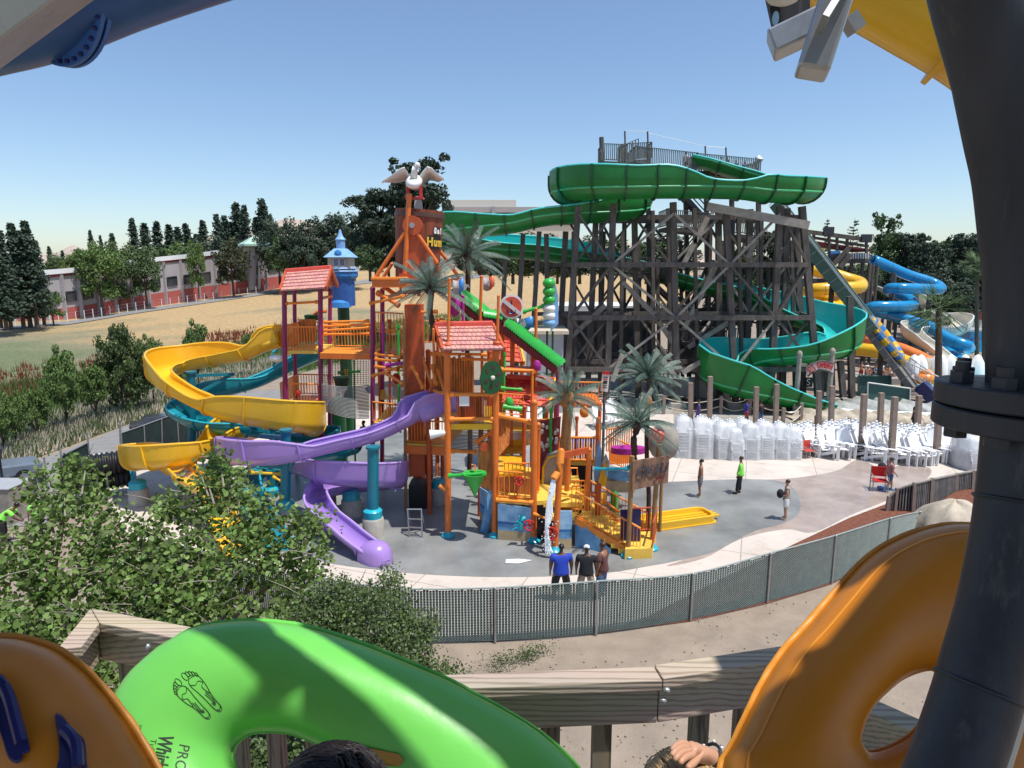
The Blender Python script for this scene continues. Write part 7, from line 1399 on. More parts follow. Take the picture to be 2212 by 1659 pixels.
for i, (x, y, lab) in enumerate(((1095, 205, 'person in white at the middle of the timber tower top deck'), (1205, 230, 'dark haired person beside the slide entry on the tower top'), (1240, 245, 'person in yellow bending by the slide entry on the tower top'), (1360, 245, 'person in pink at the rail right of the slide entry'), (1412, 262, 'bare shouldered person on the right part of the tower top'), (1466, 265, 'person in black on the tower top with arms on the rail'), (1530, 272, 'tall person in dark blue on the right of the tower top'), (1562, 300, 'child in red near the right end of the tower top'), (1588, 298, 'person in swimwear last on the right of the tower top'))):
    p = P(*Y1(x, y), 59.3); person((p.x, p.y, p.z-1.62), rg.uniform(0, 6), lab, 1.7, ['skin', 'skin_mid'][i % 2], ['cloth_white', 'cloth_black', 'gold', 'cloth_pink', None, 'cloth_black', 'cloth_denim', 'cloth_red', None][i], 'cloth_black', ['hair_brown', 'hair_black'][i % 2], armf if i % 2 else {}, 1.0, shorts=True, shoes=None)
p = P(*Z6(1100, 300), 34)
for (x, y, Y, z_, lab, tp) in ((1440, 745, 31, 0, 'dark figure seated under the slat net behind the purple slide', 'cloth_denim'),): q = P(*Z3(x, y), Y); person((q.x, q.y, q.z-1.25), 2.6, lab, 1.7, 'skin_dark', tp, 'cloth_black', 'hair_black', sit)
# lifeguard by the blue tube landing deck
for i, (x, y) in enumerate(((1000, 720), (1045, 780), (1085, 810))): q = P(*Y4(x, y), 75.2); person((q.x, q.y, q.z-1.5), 2+i, ['lifeguard in blue below the awning deck', 'person in a blue shirt carrying a tube on the middle slide stairs', 'bare shouldered person on the middle slide stairs'][i], 1.75, 'skin', ['cloth_blue', 'cloth_blue', None][i], 'cloth_black', 'hair_brown', armf, 1.0, shoes=None)

# ---------------------------------------------------------------- chairs and wrapped stacks
def chair_parts(par, off=V((0, 0, 0)), parts=True, m='chair_white'):
    bk = MB()
    for i in range(5):
        x = (i-2)*.125; h = 1.22-abs(i-2)**1.6*.07; a, b = V((x*.75, .28, .30)), V((x*1.12, .28+.30*h, h+.06)); bk.bar(a+off, b+off, .128, .02, up=(0, -1, .3)); bk.tube(b+off-V((0, .012, .012)), b+off+V((0, .012, .012)), .064, n=10)
    bk.bar(V((-.27, .47, .72))+off, V((.27, .47, .72))+off, .03, .07)
    st_ = MB()
    for i in range(6): y = -.32+i*.115; z = .42-i*.022; st_.box(V((0, y, z))+off, (.56, .095, .02))
    am = []
    for sx in (-1, 1):
        mb = MB(); mb.bar(V((sx*.34, -.42, .60))+off, V((sx*.34, .42, .56))+off, .13, .025); am.append(mb)
    lg = []
    for sx in (-1, 1):
        mb = MB(); mb.bar(V((sx*.31, -.36, 0))+off, V((sx*.31, -.36, .59))+off, .035, .11, up=(0, 1, 0)); lg.append(mb)
        mb = MB(); mb.bar(V((sx*.29, -.36, .38))+off, V((sx*.29, .55, .04))+off, .03, .11); mb.bar(V((sx*.32, .32, .04))+off, V((sx*.32, .36, .56))+off, .03, .07, up=(0, 1, 0)); lg.append(mb)
    if parts:
        bk.build('backrest', m, par); st_.build('seat', m, par)
        for a in am: a.build('armrest', m, par)
        for a in lg: a.build('leg', m, par)
    else:
        big = MB()
        for q in [bk, st_]+am+lg: big.add(q.v, q.f)
        big.build('chair', m, par)
ch0 = thing('adirondack_chair', (0, 0, 0), 'x', 'chair', 'white adirondack chairs on the deck'); chair_parts(ch0); kids(ch0)
cps = []
for x, yb in ((345, 1050), (408, 1040), (470, 1052), (520, 1005), (572, 1030), (648, 990), (716, 1052), (778, 1062), (862, 1088), (915, 1060), (985, 1092), (1052, 1070), (1098, 1104), (1175, 1112), (1238, 1085), (1296, 1120), (1360, 1122), (1428, 1102), (1486, 1088), (1548, 1066), (1600, 1072), (1652, 1045), (1704, 1036)): cps.append((x, yb))
for x, yb in ((390, 1010), (440, 1000), (600, 980), (830, 1030), (890, 1020), (1010, 1030), (1140, 1050), (1210, 1045), (1270, 1050), (1400, 1050), (1455, 1045)): cps.append((x, yb))
cps.sort(); rg = random.Random(6); nfront = 0
for i, (x, yb) in enumerate(cps):
    u, v = Y6(x, yb); p = G(u, v, .02); o = ch0 if i == 0 else dup(ch0); o.location = p; s_ = 1.34; o.scale = (s_, s_, s_); o.rotation_euler.z = rg.uniform(-.5, .5)+(.5 if i % 3 == 0 else 0)
    n_ = i+1; o['label'] = 'white adirondack chair, %s from the left in the crowded row between the brown posts' % (ORD[i] if i < 20 else ORD[len(cps)-1-i]+' counted back') if i < 20 else 'white adirondack chair, %s from the right end of the crowded row' % ORD[len(cps)-1-i]
for i, (x, yb, lab) in enumerate(((1665, 1285, 'white adirondack chair standing right behind the last wrapped stack'), (1755, 1270, 'white adirondack chair just behind the small red chair'), (1790, 1240, 'white adirondack chair at the back of the group by the red chair'), (1838, 1300, 'white adirondack chair right beside the small red chair'))):
    u, v = Y5(x, yb); o = dup(ch0, G(u, v, .02), rg.uniform(-.3, .6), lab); o.scale = (1.2,)*3
for i, (u, v) in enumerate(((1094, 936), (1118, 934), (1142, 937), (1166, 933), (1300, 925), (1330, 922))): dup(ch0, G(u, v, .02), rg.uniform(-.4, .4), 'white adirondack chair glimpsed behind the right play platform, %s from the left of those behind the posts' % ORD[i])['label'] = 'white chair glimpsed behind the orange play platform, %s from the left there' % ORD[i]
def small_chair(loc, rz, m, lab, s_=.8):
    t = thing('armchair', loc, lab, 'chair'); ROOT[t.name] = V()
    for sx in (-1, 1):
        mb = MB(); mb.tube((sx*.28, -.25, 0), (sx*.28, -.25, .62), .02, n=6); mb.tube((sx*.28, -.25, .62), (sx*.28, .28, .62), .02, n=6); mb.build('front_leg', 'wood_pale', t)
        mb = MB(); mb.tube((sx*.28, .28, 0), (sx*.28, .30, .95), .02, n=6); mb.build('rear_leg', 'wood_pale', t)
    mb = MB(); mb.box((0, 0, .42), (.55, .5, .04)); mb.build('seat', m, t, bevel=.01); mb = MB(); mb.box((0, .28, .72), (.55, .04, .42)); mb.build('backrest', m, t, bevel=.01)
    t.rotation_euler.z = rz; t.scale = (s_,)*3; return t
small_chair(G(*Y5(1745, 1328), .02), .2, 'roof_red', 'small red chair in front of the white chairs near the wrapped stacks', 1.0)
small_chair(G(*Y6(872, 1410), .03), -.3, 'red', 'tubular chair with red seat pushed by the person in pink', 1.15)
bgm = MB(); q = G(*Y6(905, 1330), .03); bgm.ball(q+V((0, .1, .75)), (.22, .18, .25), 12); tag(bgm.build('bag', 'cloth_black', smooth=2), 'dark bag lying on the tubular chair with red seat', 'bag')
bx = MB(); q = G(*Y6(895, 1415), .03); bx.box(q+V((.25, .2, .06)), (.5, .3, .1)); tag(bx.build('foot_mat', 'blue_toy'), 'flat blue mat at the feet of the person in pink', 'mat')
mb = MB(); q = P(*Y6(868, 1010), 35.3); mb.ball(q, (.26, .1, .12), 10); tag(mb.build('towel', 'green_toy', smooth=2), 'green towel hanging over a white chair in the row', 'towel')
mb = MB(); q = P(*Y6(1337, 1045), 34.7); mb.ball(q, (.24, .12, .17), 10); tag(mb.build('towel', 'navy', smooth=2), 'navy towel hanging over a white chair in the row', 'towel')
# stacks of chairs wrapped in clear plastic
def wrapped(loc, rz, w_, h, lab, seed, tall=7):
    t = thing('wrapped_chair_stack', loc, lab, 'chair stack', 'plastic wrapped stacks of white chairs'); ROOT[t.name] = V(); rg = random.Random(seed)
    st0 = (h-1.15)/max(1, tall-1)
    for i in range(tall):
        if i == 0: chair_parts(t, V((0, 0, 0)), False)
        else: chair_parts(t, V((0, .02*i, st0*i)), False)
    mb = MB(); rows = []; n = 28
    for j in range(15):
        s_ = j/14; z = .02+s_*(h+.12); ex = w_*.56*(1-.62*max(0, s_-.55)**1.35/.45**1.35*.55); ey = .62*(1-.35*max(0, s_-.6)/.4); 
        if j == 14: ex *= .35; ey *= .35
        rows.append([V((ex*abs(cos(a))**.6*(1 if cos(a) > 0 else -1)*(1+rg.uniform(-.02, .02)), .1+s_*.2+ey*abs(sin(a))**.6*(1 if sin(a) > 0 else -1)*(1+rg.uniform(-.03, .03)), z)) for a in [2*pi*i/n for i in range(n)]])
    mb.grid(rows, closed=True); mb.quad(*rows[-1]); mb.build('plastic_wrap', 'plastic_wrap', t, smooth=2); t.rotation_euler.z = rz; return t
stk = [(360, 905, 1312, 1.05), (568, 922, 1324, 1.15), (655, 950, 1290, .8), (735, 935, 1280, .9), (800, 970, 1328, 1.0), (932, 1030, 1338, .9), (890, 965, 1290, .9), (1030, 940, 1300, 1.0), (1105, 985, 1332, .95), (1262, 965, 1328, 1.0), (1330, 1000, 1300, .7), (1435, 985, 1330, .95), (1500, 1010, 1295, .7), (1578, 1020, 1330, .8)]
stk.sort()
for i, (x, yt, yb, w_) in enumerate(stk):
    p = G(*Y5(x, yb), .02); h = P(*Y5(x, yt), p.y).z; wrapped(p, rg.uniform(-.15, .15), w_, h, 'tall stack of white chairs in clear plastic, %s from the left beside the dark palm' % ORD[i], i)
for i, (x, yt, yb) in enumerate(((1795, 830, 1150), (1885, 850, 1180), (1960, 870, 1160))):
    p = G(*Y6(x, yb), .02); h = P(*Y6(x, yt), p.y).z; wrapped(p, rg.uniform(-.2, .2), .85, h, ['left of the three plastic wrapped chair stacks beside the steel column', 'middle of the three plastic wrapped chair stacks beside the steel column', 'stack of wrapped chairs partly hidden by the steel column'][i], 40+i)

# ---------------------------------------------------------------- brown posts, rope rail
bps = [(Y5(450, 500), Y5(450, 1020)), (Y5(668, 430), Y5(655, 1050)), (Y5(1178, 545), Y5(1165, 1060)), (Y5(1402, 515), Y5(1385, 1075)), (Y5(1872, 590), Y5(1862, 1110)), (Y5(2016, 535), Y5(1995, 1150)), (Y6(712, 350), Y6(676, 1045)), (Y6(902, 335), Y6(878, 870)), (Y6(1052, 380), Y6(1004, 1100)), (Y6(1320, 365), Y6(1290, 900)), (Y6(1542, 470), Y6(1504, 1098)), (Y6(1765, 800), Y6(1740, 1042))]
bps.sort(key=lambda q: q[0][0])
for i, (t_, b_) in enumerate(bps):
    b = G(*b_, 0); a = P(*t_, b.y); t = thing('deck_post', b, 'plain tall brown post, %s from the left among the posts standing by the white chairs' % ORD[i], 'post', 'tall brown posts behind the chairs'); mb = MB(); mb.bar(b, a, .28, .28, up=(0, 1, 0)); o = mb.build('shaft', 'post_brown', t, bevel=.02)
rpp = [Y5(150, 850), Y5(780, 850), Y5(1098, 850), Y5(1465, 1000), Y5(1664, 940)]
for i, q in enumerate(rpp):
    b = G(*q, 0); t = thing('rope_post', b, 'short tan rope post, %s from the left in front of the green slide foot' % ORD[i], 'post', 'short posts carrying the rope rail'); mb = MB(); mb.bar(b, b+V((0, 0, 1.35)), .2, .2, up=(0, 1, 0)); mb.build('shaft', 'post_brown', t)
ro = thing('rope_rail', G(1500, 900), 'two sagging ropes strung between short tan posts before the timber tower', 'rope')
for hz in (1.2, .6):
    for a_, b_ in zip([(1380, 893)]+rpp[:-1], rpp):
        a, b = G(*a_, hz), G(*b_, hz); a = G(*a_, 0)+V((0, 0, hz)); b = G(*b_, 0)+V((0, 0, hz)); mb = MB(); mb.pipe([a.lerp(b, j/8)-V((0, 0, .35*sin(pi*j/8))) for j in range(9)], .035, 5); mb.build('rope', 'tan_far', ro)
for i, (x, yt, yb) in enumerate(((175, 600, 750), (545, 630, 830), (862, 640, 800), (1185, 690, 825), (1485, 720, 845))):
    b = G(*Y6(x, yb), 0); a = P(*Y6(x, yt), b.y); t = thing('bollard', b, 'thin dark bollard post, %s from the left along the grey walkway' % ORD[i], 'bollard', 'thin dark posts along the walkway'); mb = MB(); mb.tube(b, a, .09, n=8); mb.ball(a, .1, 8); mb.build('shaft', 'bark', t)
# wood and arch sign
ks = thing('arch_sign', G(1770, 880), 'arched wooden slide sign with big red lettering between two carved posts', 'sign')
for x0, y0, y1 in ((1655, 190, 930), (2020, 160, 760)): a = P(*Y5(x0, y0), 46.5); mb = MB(); mb.tube((a.x, a.y, 0), a, .2, .16, n=9); mb.ball(a, (.22, .22, .3), 8); mb.build('carved_post', 'wood_pale', ks)
pts = [(1735, 345), (1790, 290), (1870, 262), (1950, 262), (2035, 290)]; bot = [(1745, 430), (1800, 385), (1875, 358), (1950, 365), (2030, 400)]
mb = MB(); T_ = [P(*Y5(*q), 46.2) for q in pts]; B_ = [P(*Y5(*q), 46.2) for q in bot]
for i in range(4): mb.prism([T_[i], T_[i+1], B_[i+1], B_[i]], (0, .15, 0))
mb.build('banner', 'white_dirty', ks)
mb = MB(); mb.pipe(T_, .06, 5); mb.pipe(B_, .06, 5); mb.build('banner_edge', 'wood_grey', ks)
wd = 'BIG KAHUNA'; cpt = catmull([tuple((a+b)/2) for a, b in zip(T_, B_)], 8)
for i, ch in enumerate(wd):
    if ch == ' ': continue
    f = 3+(len(cpt)-7)*(i+.1)/(len(wd)-.8); j = int(f); a, b = V(cpt[j]), V(cpt[j+1]); c = a.lerp(b, f-j); text(ch, 'letter', 'red', ks, c-V((0, .08, 0)), (b-a), UP, .6, ex=.03, sx=.42, bold=.01)
mb = MB(); mb.bar(P(*Y5(1655, 300), 46.5), P(*Y5(1740, 310), 46.3), .12, .2); mb.build('cross_arm', 'wood_pale', ks)
cs2 = thing('wall_sign', P(1745, 820, 52), 'small dark sign with a white S shape beneath the arched sign', 'sign'); slab(1738, 1755, 816, 836, 50, .2, 'black', 'board', cs2); text('S', 'lettering', 'white', cs2, P(1746, 826, 49.9), (1, 0, 0), UP, .7)

# ---------------------------------------------------------------- rocks and pool edge
def rockwall(name, lab, rowsdef, m, seed, cat='rock wall'):
    rg = random.Random(seed); t = thing(name, P(*rowsdef[0][:2], rowsdef[0][3]), lab, cat); mb = MB(); n = 70
    xs = [r[0] for r in rowsdef]; f = lambda u, i: float(np.interp(u, xs, [r[i] for r in rowsdef])); R_ = []
    for j in range(9):
        s_ = j/8; row = []
        for i in range(n):
            u = xs[0]+(xs[-1]-xs[0])*i/(n-1); Y = f(u, 3); a = P(u, f(u, 2), Y); b = P(u, f(u, 1), Y); dz = b.z-a.z; lump = .35*sin(u*.11+seed)+.25*sin(u*.31+s_*3)+rg.uniform(-.12, .12); 
            row.append(V((a.x, Y+(-.5*cos(s_*pi*.5)+.9*max(0, s_-.6))+lump*.5*sin(pi*min(1, s_+.2)), a.z+dz*min(1, s_*1.25)+(rg.uniform(-.07, .07)+lump*.25) if j else -.05)))
        R_.append(row)
    R_.append([V((p.x, p.y+1.6, p.z-.1)) for p in R_[-1]]); R_.append([V((p.x, p.y+.2, -.1)) for p in R_[-1]]); mb.grid(R_); mb.build('rock_face', m, t, smooth=2); return t
rockwall('rock_wall', 'long pale lumpy rock edging along the grey walkway', [(1715, 912, 922, 44.5), (1740, 893, 915, 44.3), (1825, 894, 925, 43.8), (1925, 897, 928, 43.4), (2025, 906, 935, 43), (2200, 915, 945, 42)], 'rock', 2)
rockwall('rock_wall', 'grey rock channel wall behind the pale rock edging', [(1790, 892, 905, 47.5), (1830, 874, 900, 47.3), (1880, 868, 900, 47.1), (1940, 872, 902, 46.8), (2028, 880, 905, 46.5), (2200, 890, 915, 46)], 'rock_grey', 3)
mb = MB(); mb.add([G(u, v, .35) for u, v in ((1740, 895), (1800, 890), (1940, 898), (2100, 910), (2100, 895), (1940, 888), (1800, 878), (1700, 890))], [tuple(range(8))]); o = mb.build('water', 'foam'); tag(o, kind='structure')
bo = MB(); rg2 = random.Random(5); R_ = []
c = P(2062, 1103, 24.2)
for j in range(13):
    th = pi*.5*j/12; row = []
    for i in range(36):
        a = 2*pi*i/36; r_ = 1+.08*sin(3*a+1)+.06*sin(7*a+j*.5)+rg2.uniform(-.015, .015); row.append(V((c.x+1.55*r_*cos(th)*cos(a), c.y+1.3*r_*cos(th)*sin(a), max(-.1, 1.75*sin(th)*(1+.04*sin(5*a)))-.05)))
    R_.append(row)
bo.grid(R_, closed=True); tag(bo.build('boulder', 'rock', smooth=2), 'large smooth beige boulder behind the wooden fence left of the steel column', 'boulder')
for i, (u, v, r_) in enumerate(((1990, 1142, .35), (2015, 1148, .4), (2042, 1145, .35), (2072, 1150, .42))): mb = MB(); p = G(u, v+8, 0); mb.ball(p+V((0, 0, .1)), (r_*1.2, r_, r_*.8), 12); tag(mb.build('rock', 'rock', smooth=2), '%s small pale rock from the left at the foot of the big boulder' % ORD[i], 'rock', 'small rocks below the boulder')
# dark green screened fences near the crowd
for lab, q, Y, nm in (('tall dark green screen fence below the crowd of bathers', ((640, 145), (1000, 150), (1000, 260), (640, 370)), 53, 0), ('lower dark green screen fence with a white frame behind the grey rocks', ((745, 220), (1215, 285), (1205, 490), (740, 400)), 50.5, 1)):
    t = thing('screen_fence', G(1850, 880), lab, 'fence'); mb = MB(); pp_ = [P(*Y6(*a), Y) for a in q]; mb.prism(pp_, (0, .06, 0)); mb.build('screen', 'screen_green', t)
    for a, b in ((0, 1), (0, 3), (1, 2)): mb = MB(); mb.tube(pp_[a]-V((0, .08, 0)), pp_[b]-V((0, .08, 0)), .06, n=6); mb.build('frame_tube', 'white_dirty' if nm else 'screen_green', t)
mb = MB(); p = P(*Y6(1395, 180), 58); mb.ball(p, (1.0, .8, .6), 14); mb.ball(p+V((0, 0, .4)), (.6, .5, .5), 12); tag(mb.build('pool_float', 'orange_bright', smooth=2), 'orange float at the edge of the landing pool', 'float')
wr_ = thing('white_railing', P(2000, 830, 54), 'white tubular stair railings at the foot of the green ramp', 'railing')
mb = MB(); railing(mb, P(*Y6(1150, 130), 54), P(*Y6(1560, 330), 52), 1.1, .5, r=.03, rr=.05); mb.build('rail', 'white_dirty', wr_); mb = MB(); railing(mb, P(*Y6(1200, 90), 56), P(*Y6(1500, 300), 54), 1.1, .5, r=.03, rr=.05); mb.build('rail', 'white_dirty', wr_)

# ---------------------------------------------------------------- chain-link fence with slats, front of the deck
cf = thing('chain_link_fence', G(1300, 1370), 'long curving chain link fence with dark green slats along the front of the pool deck', 'fence')
fp = [(330, 1160, 1230), (400, 1180, 1262), (515, 1210, 1305), (670, 1246, 1352), (860, 1272, 1386), (1070, 1271, 1386), (1287, 1257, 1370), (1491, 1240, 1339), (1656, 1196, 1301), (1795, 1158, 1259), (1913, 1121, 1205), (1980, 1107, 1165)]
ctrl = []
for u, vt, vb in fp: b = G(u, vb, 0); ctrl.append((b.x, b.y, P(u, vt, b.y).z))
cc = catmull(ctrl, 24); L_ = [0.]
for a, b in zip(cc, cc[1:]): L_.append(L_[-1]+sqrt((a[0]-b[0])**2+(a[1]-b[1])**2))
cx = np.array(cc); 
def fpt(s_, h): x = float(np.interp(s_, L_, cx[:, 0])); y = float(np.interp(s_, L_, cx[:, 1])); z = float(np.interp(s_, L_, cx[:, 2])); return V((x, y, z*h))
TL = L_[-1]; sp_ = .088; mb = MB(); rg = random.Random(3)
for i in range(int(TL/sp_)):
    s_ = (i+.5)*sp_; a, b = fpt(s_, .03), fpt(s_, .985+rg.uniform(-.01, .02)); d = (fpt(s_+.02, 0)-fpt(s_, 0)).normalized(); w_ = .037
    mb.add([a-d*w_, a+d*w_, b+d*w_, b-d*w_], [(0, 1, 2, 3)])
o = mb.build('slats', 'slat_green', cf); o.modifiers.new('shell', 'SOLIDIFY').thickness = .004
mb = MB(); hgt = 1.62
for i in range(-20, int(TL/sp_)):
    for sg in (1, -1):
        pts = []; N = 5
        for j in range(N+1):
            h = j/N; s_ = (i+(0 if sg > 0 else 20))*sp_+sg*h*hgt*1.05
            if 0 <= s_ <= TL: p = fpt(s_, .02+.97*h); d = (fpt(min(TL, s_+.02), 0)-fpt(s_-.0, 0)); pts.append(p+V((0, -.012*sg-.012, 0)))
        if len(pts) > 1: mb.pipe(pts, .0048, 3, caps=False)
mb.build('wire_mesh', 'wire', cf)
mb = MB(); mb.pipe([fpt(TL*i/120, 1.0)+V((0, 0, .02)) for i in range(121)], .026, 8); mb.build('top_rail', 'wire', cf, smooth=True)
for u, vt, vb in fp: b = G(u, vb, 0); a = P(u, vt-2, b.y); mb = MB(); mb.tube((b.x, b.y-.06, 0), (b.x, a.y-.06, a.z), .032, n=10); mb.ball((b.x, a.y-.06, a.z), .04, 8); mb.build('post', 'galv', cf, smooth=True)
# wood fence by the boulder
wf = thing('wooden_fence', G(2000, 1090), 'weathered wooden slat fence curving in front of the big beige boulder', 'fence')
wp = [(Y6(985, 1490), Y6(960, 1640)), (Y6(1075, 1400), Y6(1050, 1640)), (Y6(1265, 1340), Y6(1245, 1650)), (Y6(1460, 1290), Y6(1440, 1610)), (Y6(1735, 1235), Y6(1725, 1430)), (Y6(1915, 1200), Y6(1905, 1400)), (Y6(2030, 1175), Y6(2030, 1380))]
pr = None
for i, (t_, b_) in enumerate(wp):
    b = G(*b_, 0); a = P(*t_, b.y); mb = MB(); mb.bar(b, a+V((0, 0, .05)), .12, .12, up=(0, 1, 0)); mb.build('post', 'post_brown', wf)
    if pr:
        pa, pb2 = pr; n = max(4, int((b-pb2).length/.11)); mb = MB()
        for j in range(n): s_ = (j+.5)/n; mb.bar(pb2.lerp(b, s_)+V((0, 0, .05)), pa.lerp(a, s_), .05, .02, up=(0, 1, 0))
        mb.build('picket_run', 'wood_rail_far', wf); mb = MB(); mb.bar(pa, a, .1, .06); mb.build('cap_rail', 'wood_pale', wf)
        mb = MB(); mb.prism([pb2+V((0, .08, .04)), b+V((0, .08, .04)), a+V((0, .08, -.04)), pa+V((0, .08, -.04))], (0, .02, 0)); mb.build('screen', 'mesh_dark', wf)
    pr = (a, b)
# ---------------------------------------------------------------- service area on the left
sf = thing('screened_fence', G(370, 990), 'dark green windscreen fence with steel posts behind the yellow slide', 'fence')
tq = [(263, 935), (312, 918), (350, 904), (383, 893), (430, 886), (480, 884)]; bq = [(267, 1003), (316, 990), (352, 980), (388, 968), (432, 950), (480, 930)]
B3 = [G(*q, 0) for q in bq]; T3 = [P(*t_, b.y) for t_, b in zip(tq, B3)]
for i in range(5): mb = MB(); mb.prism([B3[i], B3[i+1], T3[i+1], T3[i]], (0, .03, 0)); mb.build('screen', 'fence_green', sf)
for a, b in zip(T3, B3): mb = MB(); mb.tube(b-V((0, .06, 0)), a-V((0, .06, 0)), .035, n=8); mb.build('post', 'galv', sf)
mb = MB(); mb.pipe(T3, .03, 6); mb.build('top_rail', 'galv', sf)
a = G(266, 1003, 0); mb = MB(); mb.tube(a-V((.05, .05, 0)), P(259, 908, a.y), .06, n=10); mb.build('gate_post', 'galv', sf)
def gate(pts, lab):
    t = thing('gate_panel', G(*pts[3], 0), lab, 'gate'); b0, b1 = G(*pts[3], .05), G(*pts[2], .05); a0, a1 = P(*pts[0], b0.y), P(*pts[1], b1.y); mb = MB(); mb.prism([b0, b1, a1, a0], (0, .03, 0)); mb.build('screen', 'fence_green', t)
    mb = MB(); mb.pipe([b0, b1, a1, a0], .035, 8, closed=True); mb.build('frame', 'galv', t, smooth=True)
    for p_, u_ in ((a1, pts[1]), (a0, pts[0])): mb = MB(); mb.tube((p_.x, p_.y, 0), p_+V((0, 0, .55)), .045, n=8); mb.build('post', 'galv', t)
gate([(132, 985), (190, 956), (192, 1002), (134, 1030)], 'open green screened gate panel beside the service road'); gate([(20, 1052), (98, 1012), (100, 1052), (22, 1092)], 'green screened gate panel at the left behind the pickup'); gate([(214, 1022), (232, 1042), (233, 1078), (216, 1060)], 'narrow green screened gate panel next to the black pipes')
pk = thing('pickup_truck', G(25, 1045), 'grey blue pickup truck parked at the left edge of the service road', 'pickup truck'); ROOT[pk.name] = V(); pk.location = G(-38, 1052, 0); pk.rotation_euler.z = -.75; pk.scale = (.95,)*3
mb = MB(); mb.prism([(-.95, -2.5, .45), (-.95, 2.4, .45), (-.95, 2.5, .95), (-.95, 1.2, 1.05), (-.95, .7, 1.08), (-.95, -.9, 1.1), (-.95, -2.55, 1.1)], (1.9, 0, 0)); mb.build('body', 'car_blue', pk, bevel=.08)
mb = MB(); mb.add([(-.85, -.95, 1.08), (.85, -.95, 1.08), (.85, 1.1, 1.05), (-.85, 1.1, 1.05), (-.72, -.7, 1.72), (.72, -.7, 1.72), (.72, .5, 1.72), (-.72, .5, 1.72)], [(0, 1, 5, 4), (1, 2, 6, 5), (2, 3, 7, 6), (3, 0, 4, 7), (4, 5, 6, 7)]); cb_ = mb.build('cab', 'car_blue', pk, bevel=.05)
for pts in ([(-.66, -.95, 1.2), (.66, -.95, 1.2), (.6, -.75, 1.62), (-.6, -.75, 1.62)], [(-.9, -.6, 1.18), (-.9, .7, 1.18), (-.78, .4, 1.62), (-.78, -.55, 1.62)], [(.9, -.6, 1.18), (.9, .7, 1.18), (.78, .4, 1.62), (.78, -.55, 1.62)]): mb = MB(); c = sum((V(p) for p in pts), V())/4; d = V((c.x, c.y+.1, 0)).normalized()*.04; mb.prism([V(p)+d for p in pts], -d*.5); mb.build('window', 'glass_dark', pk)
for sx in (-1, 1):
    for y in (-1.6, 1.6): mb = MB(); mb.tube((sx*.82, y, .38), (sx*1.0, y, .38), .38, n=18); w_ = mb.build('tyre', 'black', pk, smooth=True); mb = MB(); mb.tube((sx*.9, y, .38), (sx*1.015, y, .38), .2, n=14); mb.build('rim', 'galv', w_)
    mb = MB(); mb.box((sx*.85, -2.56, .9), (.16, .05, .25)); mb.build('tail_light', 'red', pk)
pc = thing('car', G(205, 918), 'dark parked car glimpsed over the screened fence on the service road', 'car'); ROOT[pc.name] = V(); pc.location = G(325, 940, 0)+V((.2, 1.0, 0)); pc.scale = (.8, .8, .75); pc.rotation_euler.z = -1.1
mb = MB(); mb.prism([(-.9, -2.2, .35), (-.9, 2.2, .35), (-.9, 2.25, .8), (-.9, 1.2, .95), (-.9, -2.2, .95)], (1.8, 0, 0)); mb.build('body', 'glass_dark', pc, bevel=.08); mb = MB(); mb.add([(-.8, -1.6, .94), (.8, -1.6, .94), (.8, 1.2, .94), (-.8, 1.2, .94), (-.65, -1.1, 1.45), (.65, -1.1, 1.45), (.65, .4, 1.45), (-.65, .4, 1.45)], [(0, 1, 5, 4), (1, 2, 6, 5), (2, 3, 7, 6), (3, 0, 4, 7), (4, 5, 6, 7)]); mb.build('cabin', 'glass_dark', pc, bevel=.04)
for sx in (-1, 1):
    for y in (-1.4, 1.4): mb = MB(); mb.tube((sx*.75, y, .33), (sx*.93, y, .33), .33, n=16); mb.build('tyre', 'black', pc, smooth=True)
pp_ = thing('corrugated_pipe', G(170, 1070), 'two stacked lengths of shiny black corrugated drain pipe', 'pipe')
for i in range(2):
    a = G(150, 1062, .5); a = a+V((0, -.5*i, .75*0+.0)); d = V((1.9, 1.3, 0)).normalized()*2.4; mb = MB(); N = 60; mb.pipe([a+V((0, 0, .35+.8*i))+d*(j/N) for j in range(N+1)], [.50+.05*sin(j*1.25) for j in range(N+1)], 20); mb.build('pipe_length', 'black', pp_, smooth=2)
wt = thing('work_table', G(228, 1050), 'rough wooden work table by the gate', 'table'); tc_ = G(224, 1030, 0); mb = MB(); mb.box(tc_+V((0, 0, .78)), (1.5, .7, .06)); mb.build('table_top', 'bldg_cream', wt)
for sx in (-.65, .65):
    for sy in (-.28, .28): mb = MB(); mb.bar(tc_+V((sx*1.15, sy, 0)), tc_+V((sx, sy, .75)), .08, .08, up=(0, 1, 0)); mb.build('leg', 'deck_wood', wt)
for i, (dx, dy, sz, m, lab) in enumerate(((-.5, .1, (.35, .3, .3), 'tan_far', 'brown cardboard box on the left of the work table'), (-.1, .15, (.25, .25, .36), 'white_dirty', 'white jug between the boxes on the work table'), (.25, .12, (.3, .3, .32), 'bark_panel', 'darker cardboard box standing behind the white jug'), (.55, -.05, (.4, .32, .26), 'bldg_cream', 'pale open box on the right end of the work table'), (.1, -.25, (.9, .1, .06), 'yellow', 'yellow strip of timber lying on the work table edge'))): mb = MB(); mb.box(tc_+V((dx, dy, .81+sz[2]/2)), sz); tag(mb.build('box', m, bevel=.01), lab, 'box')
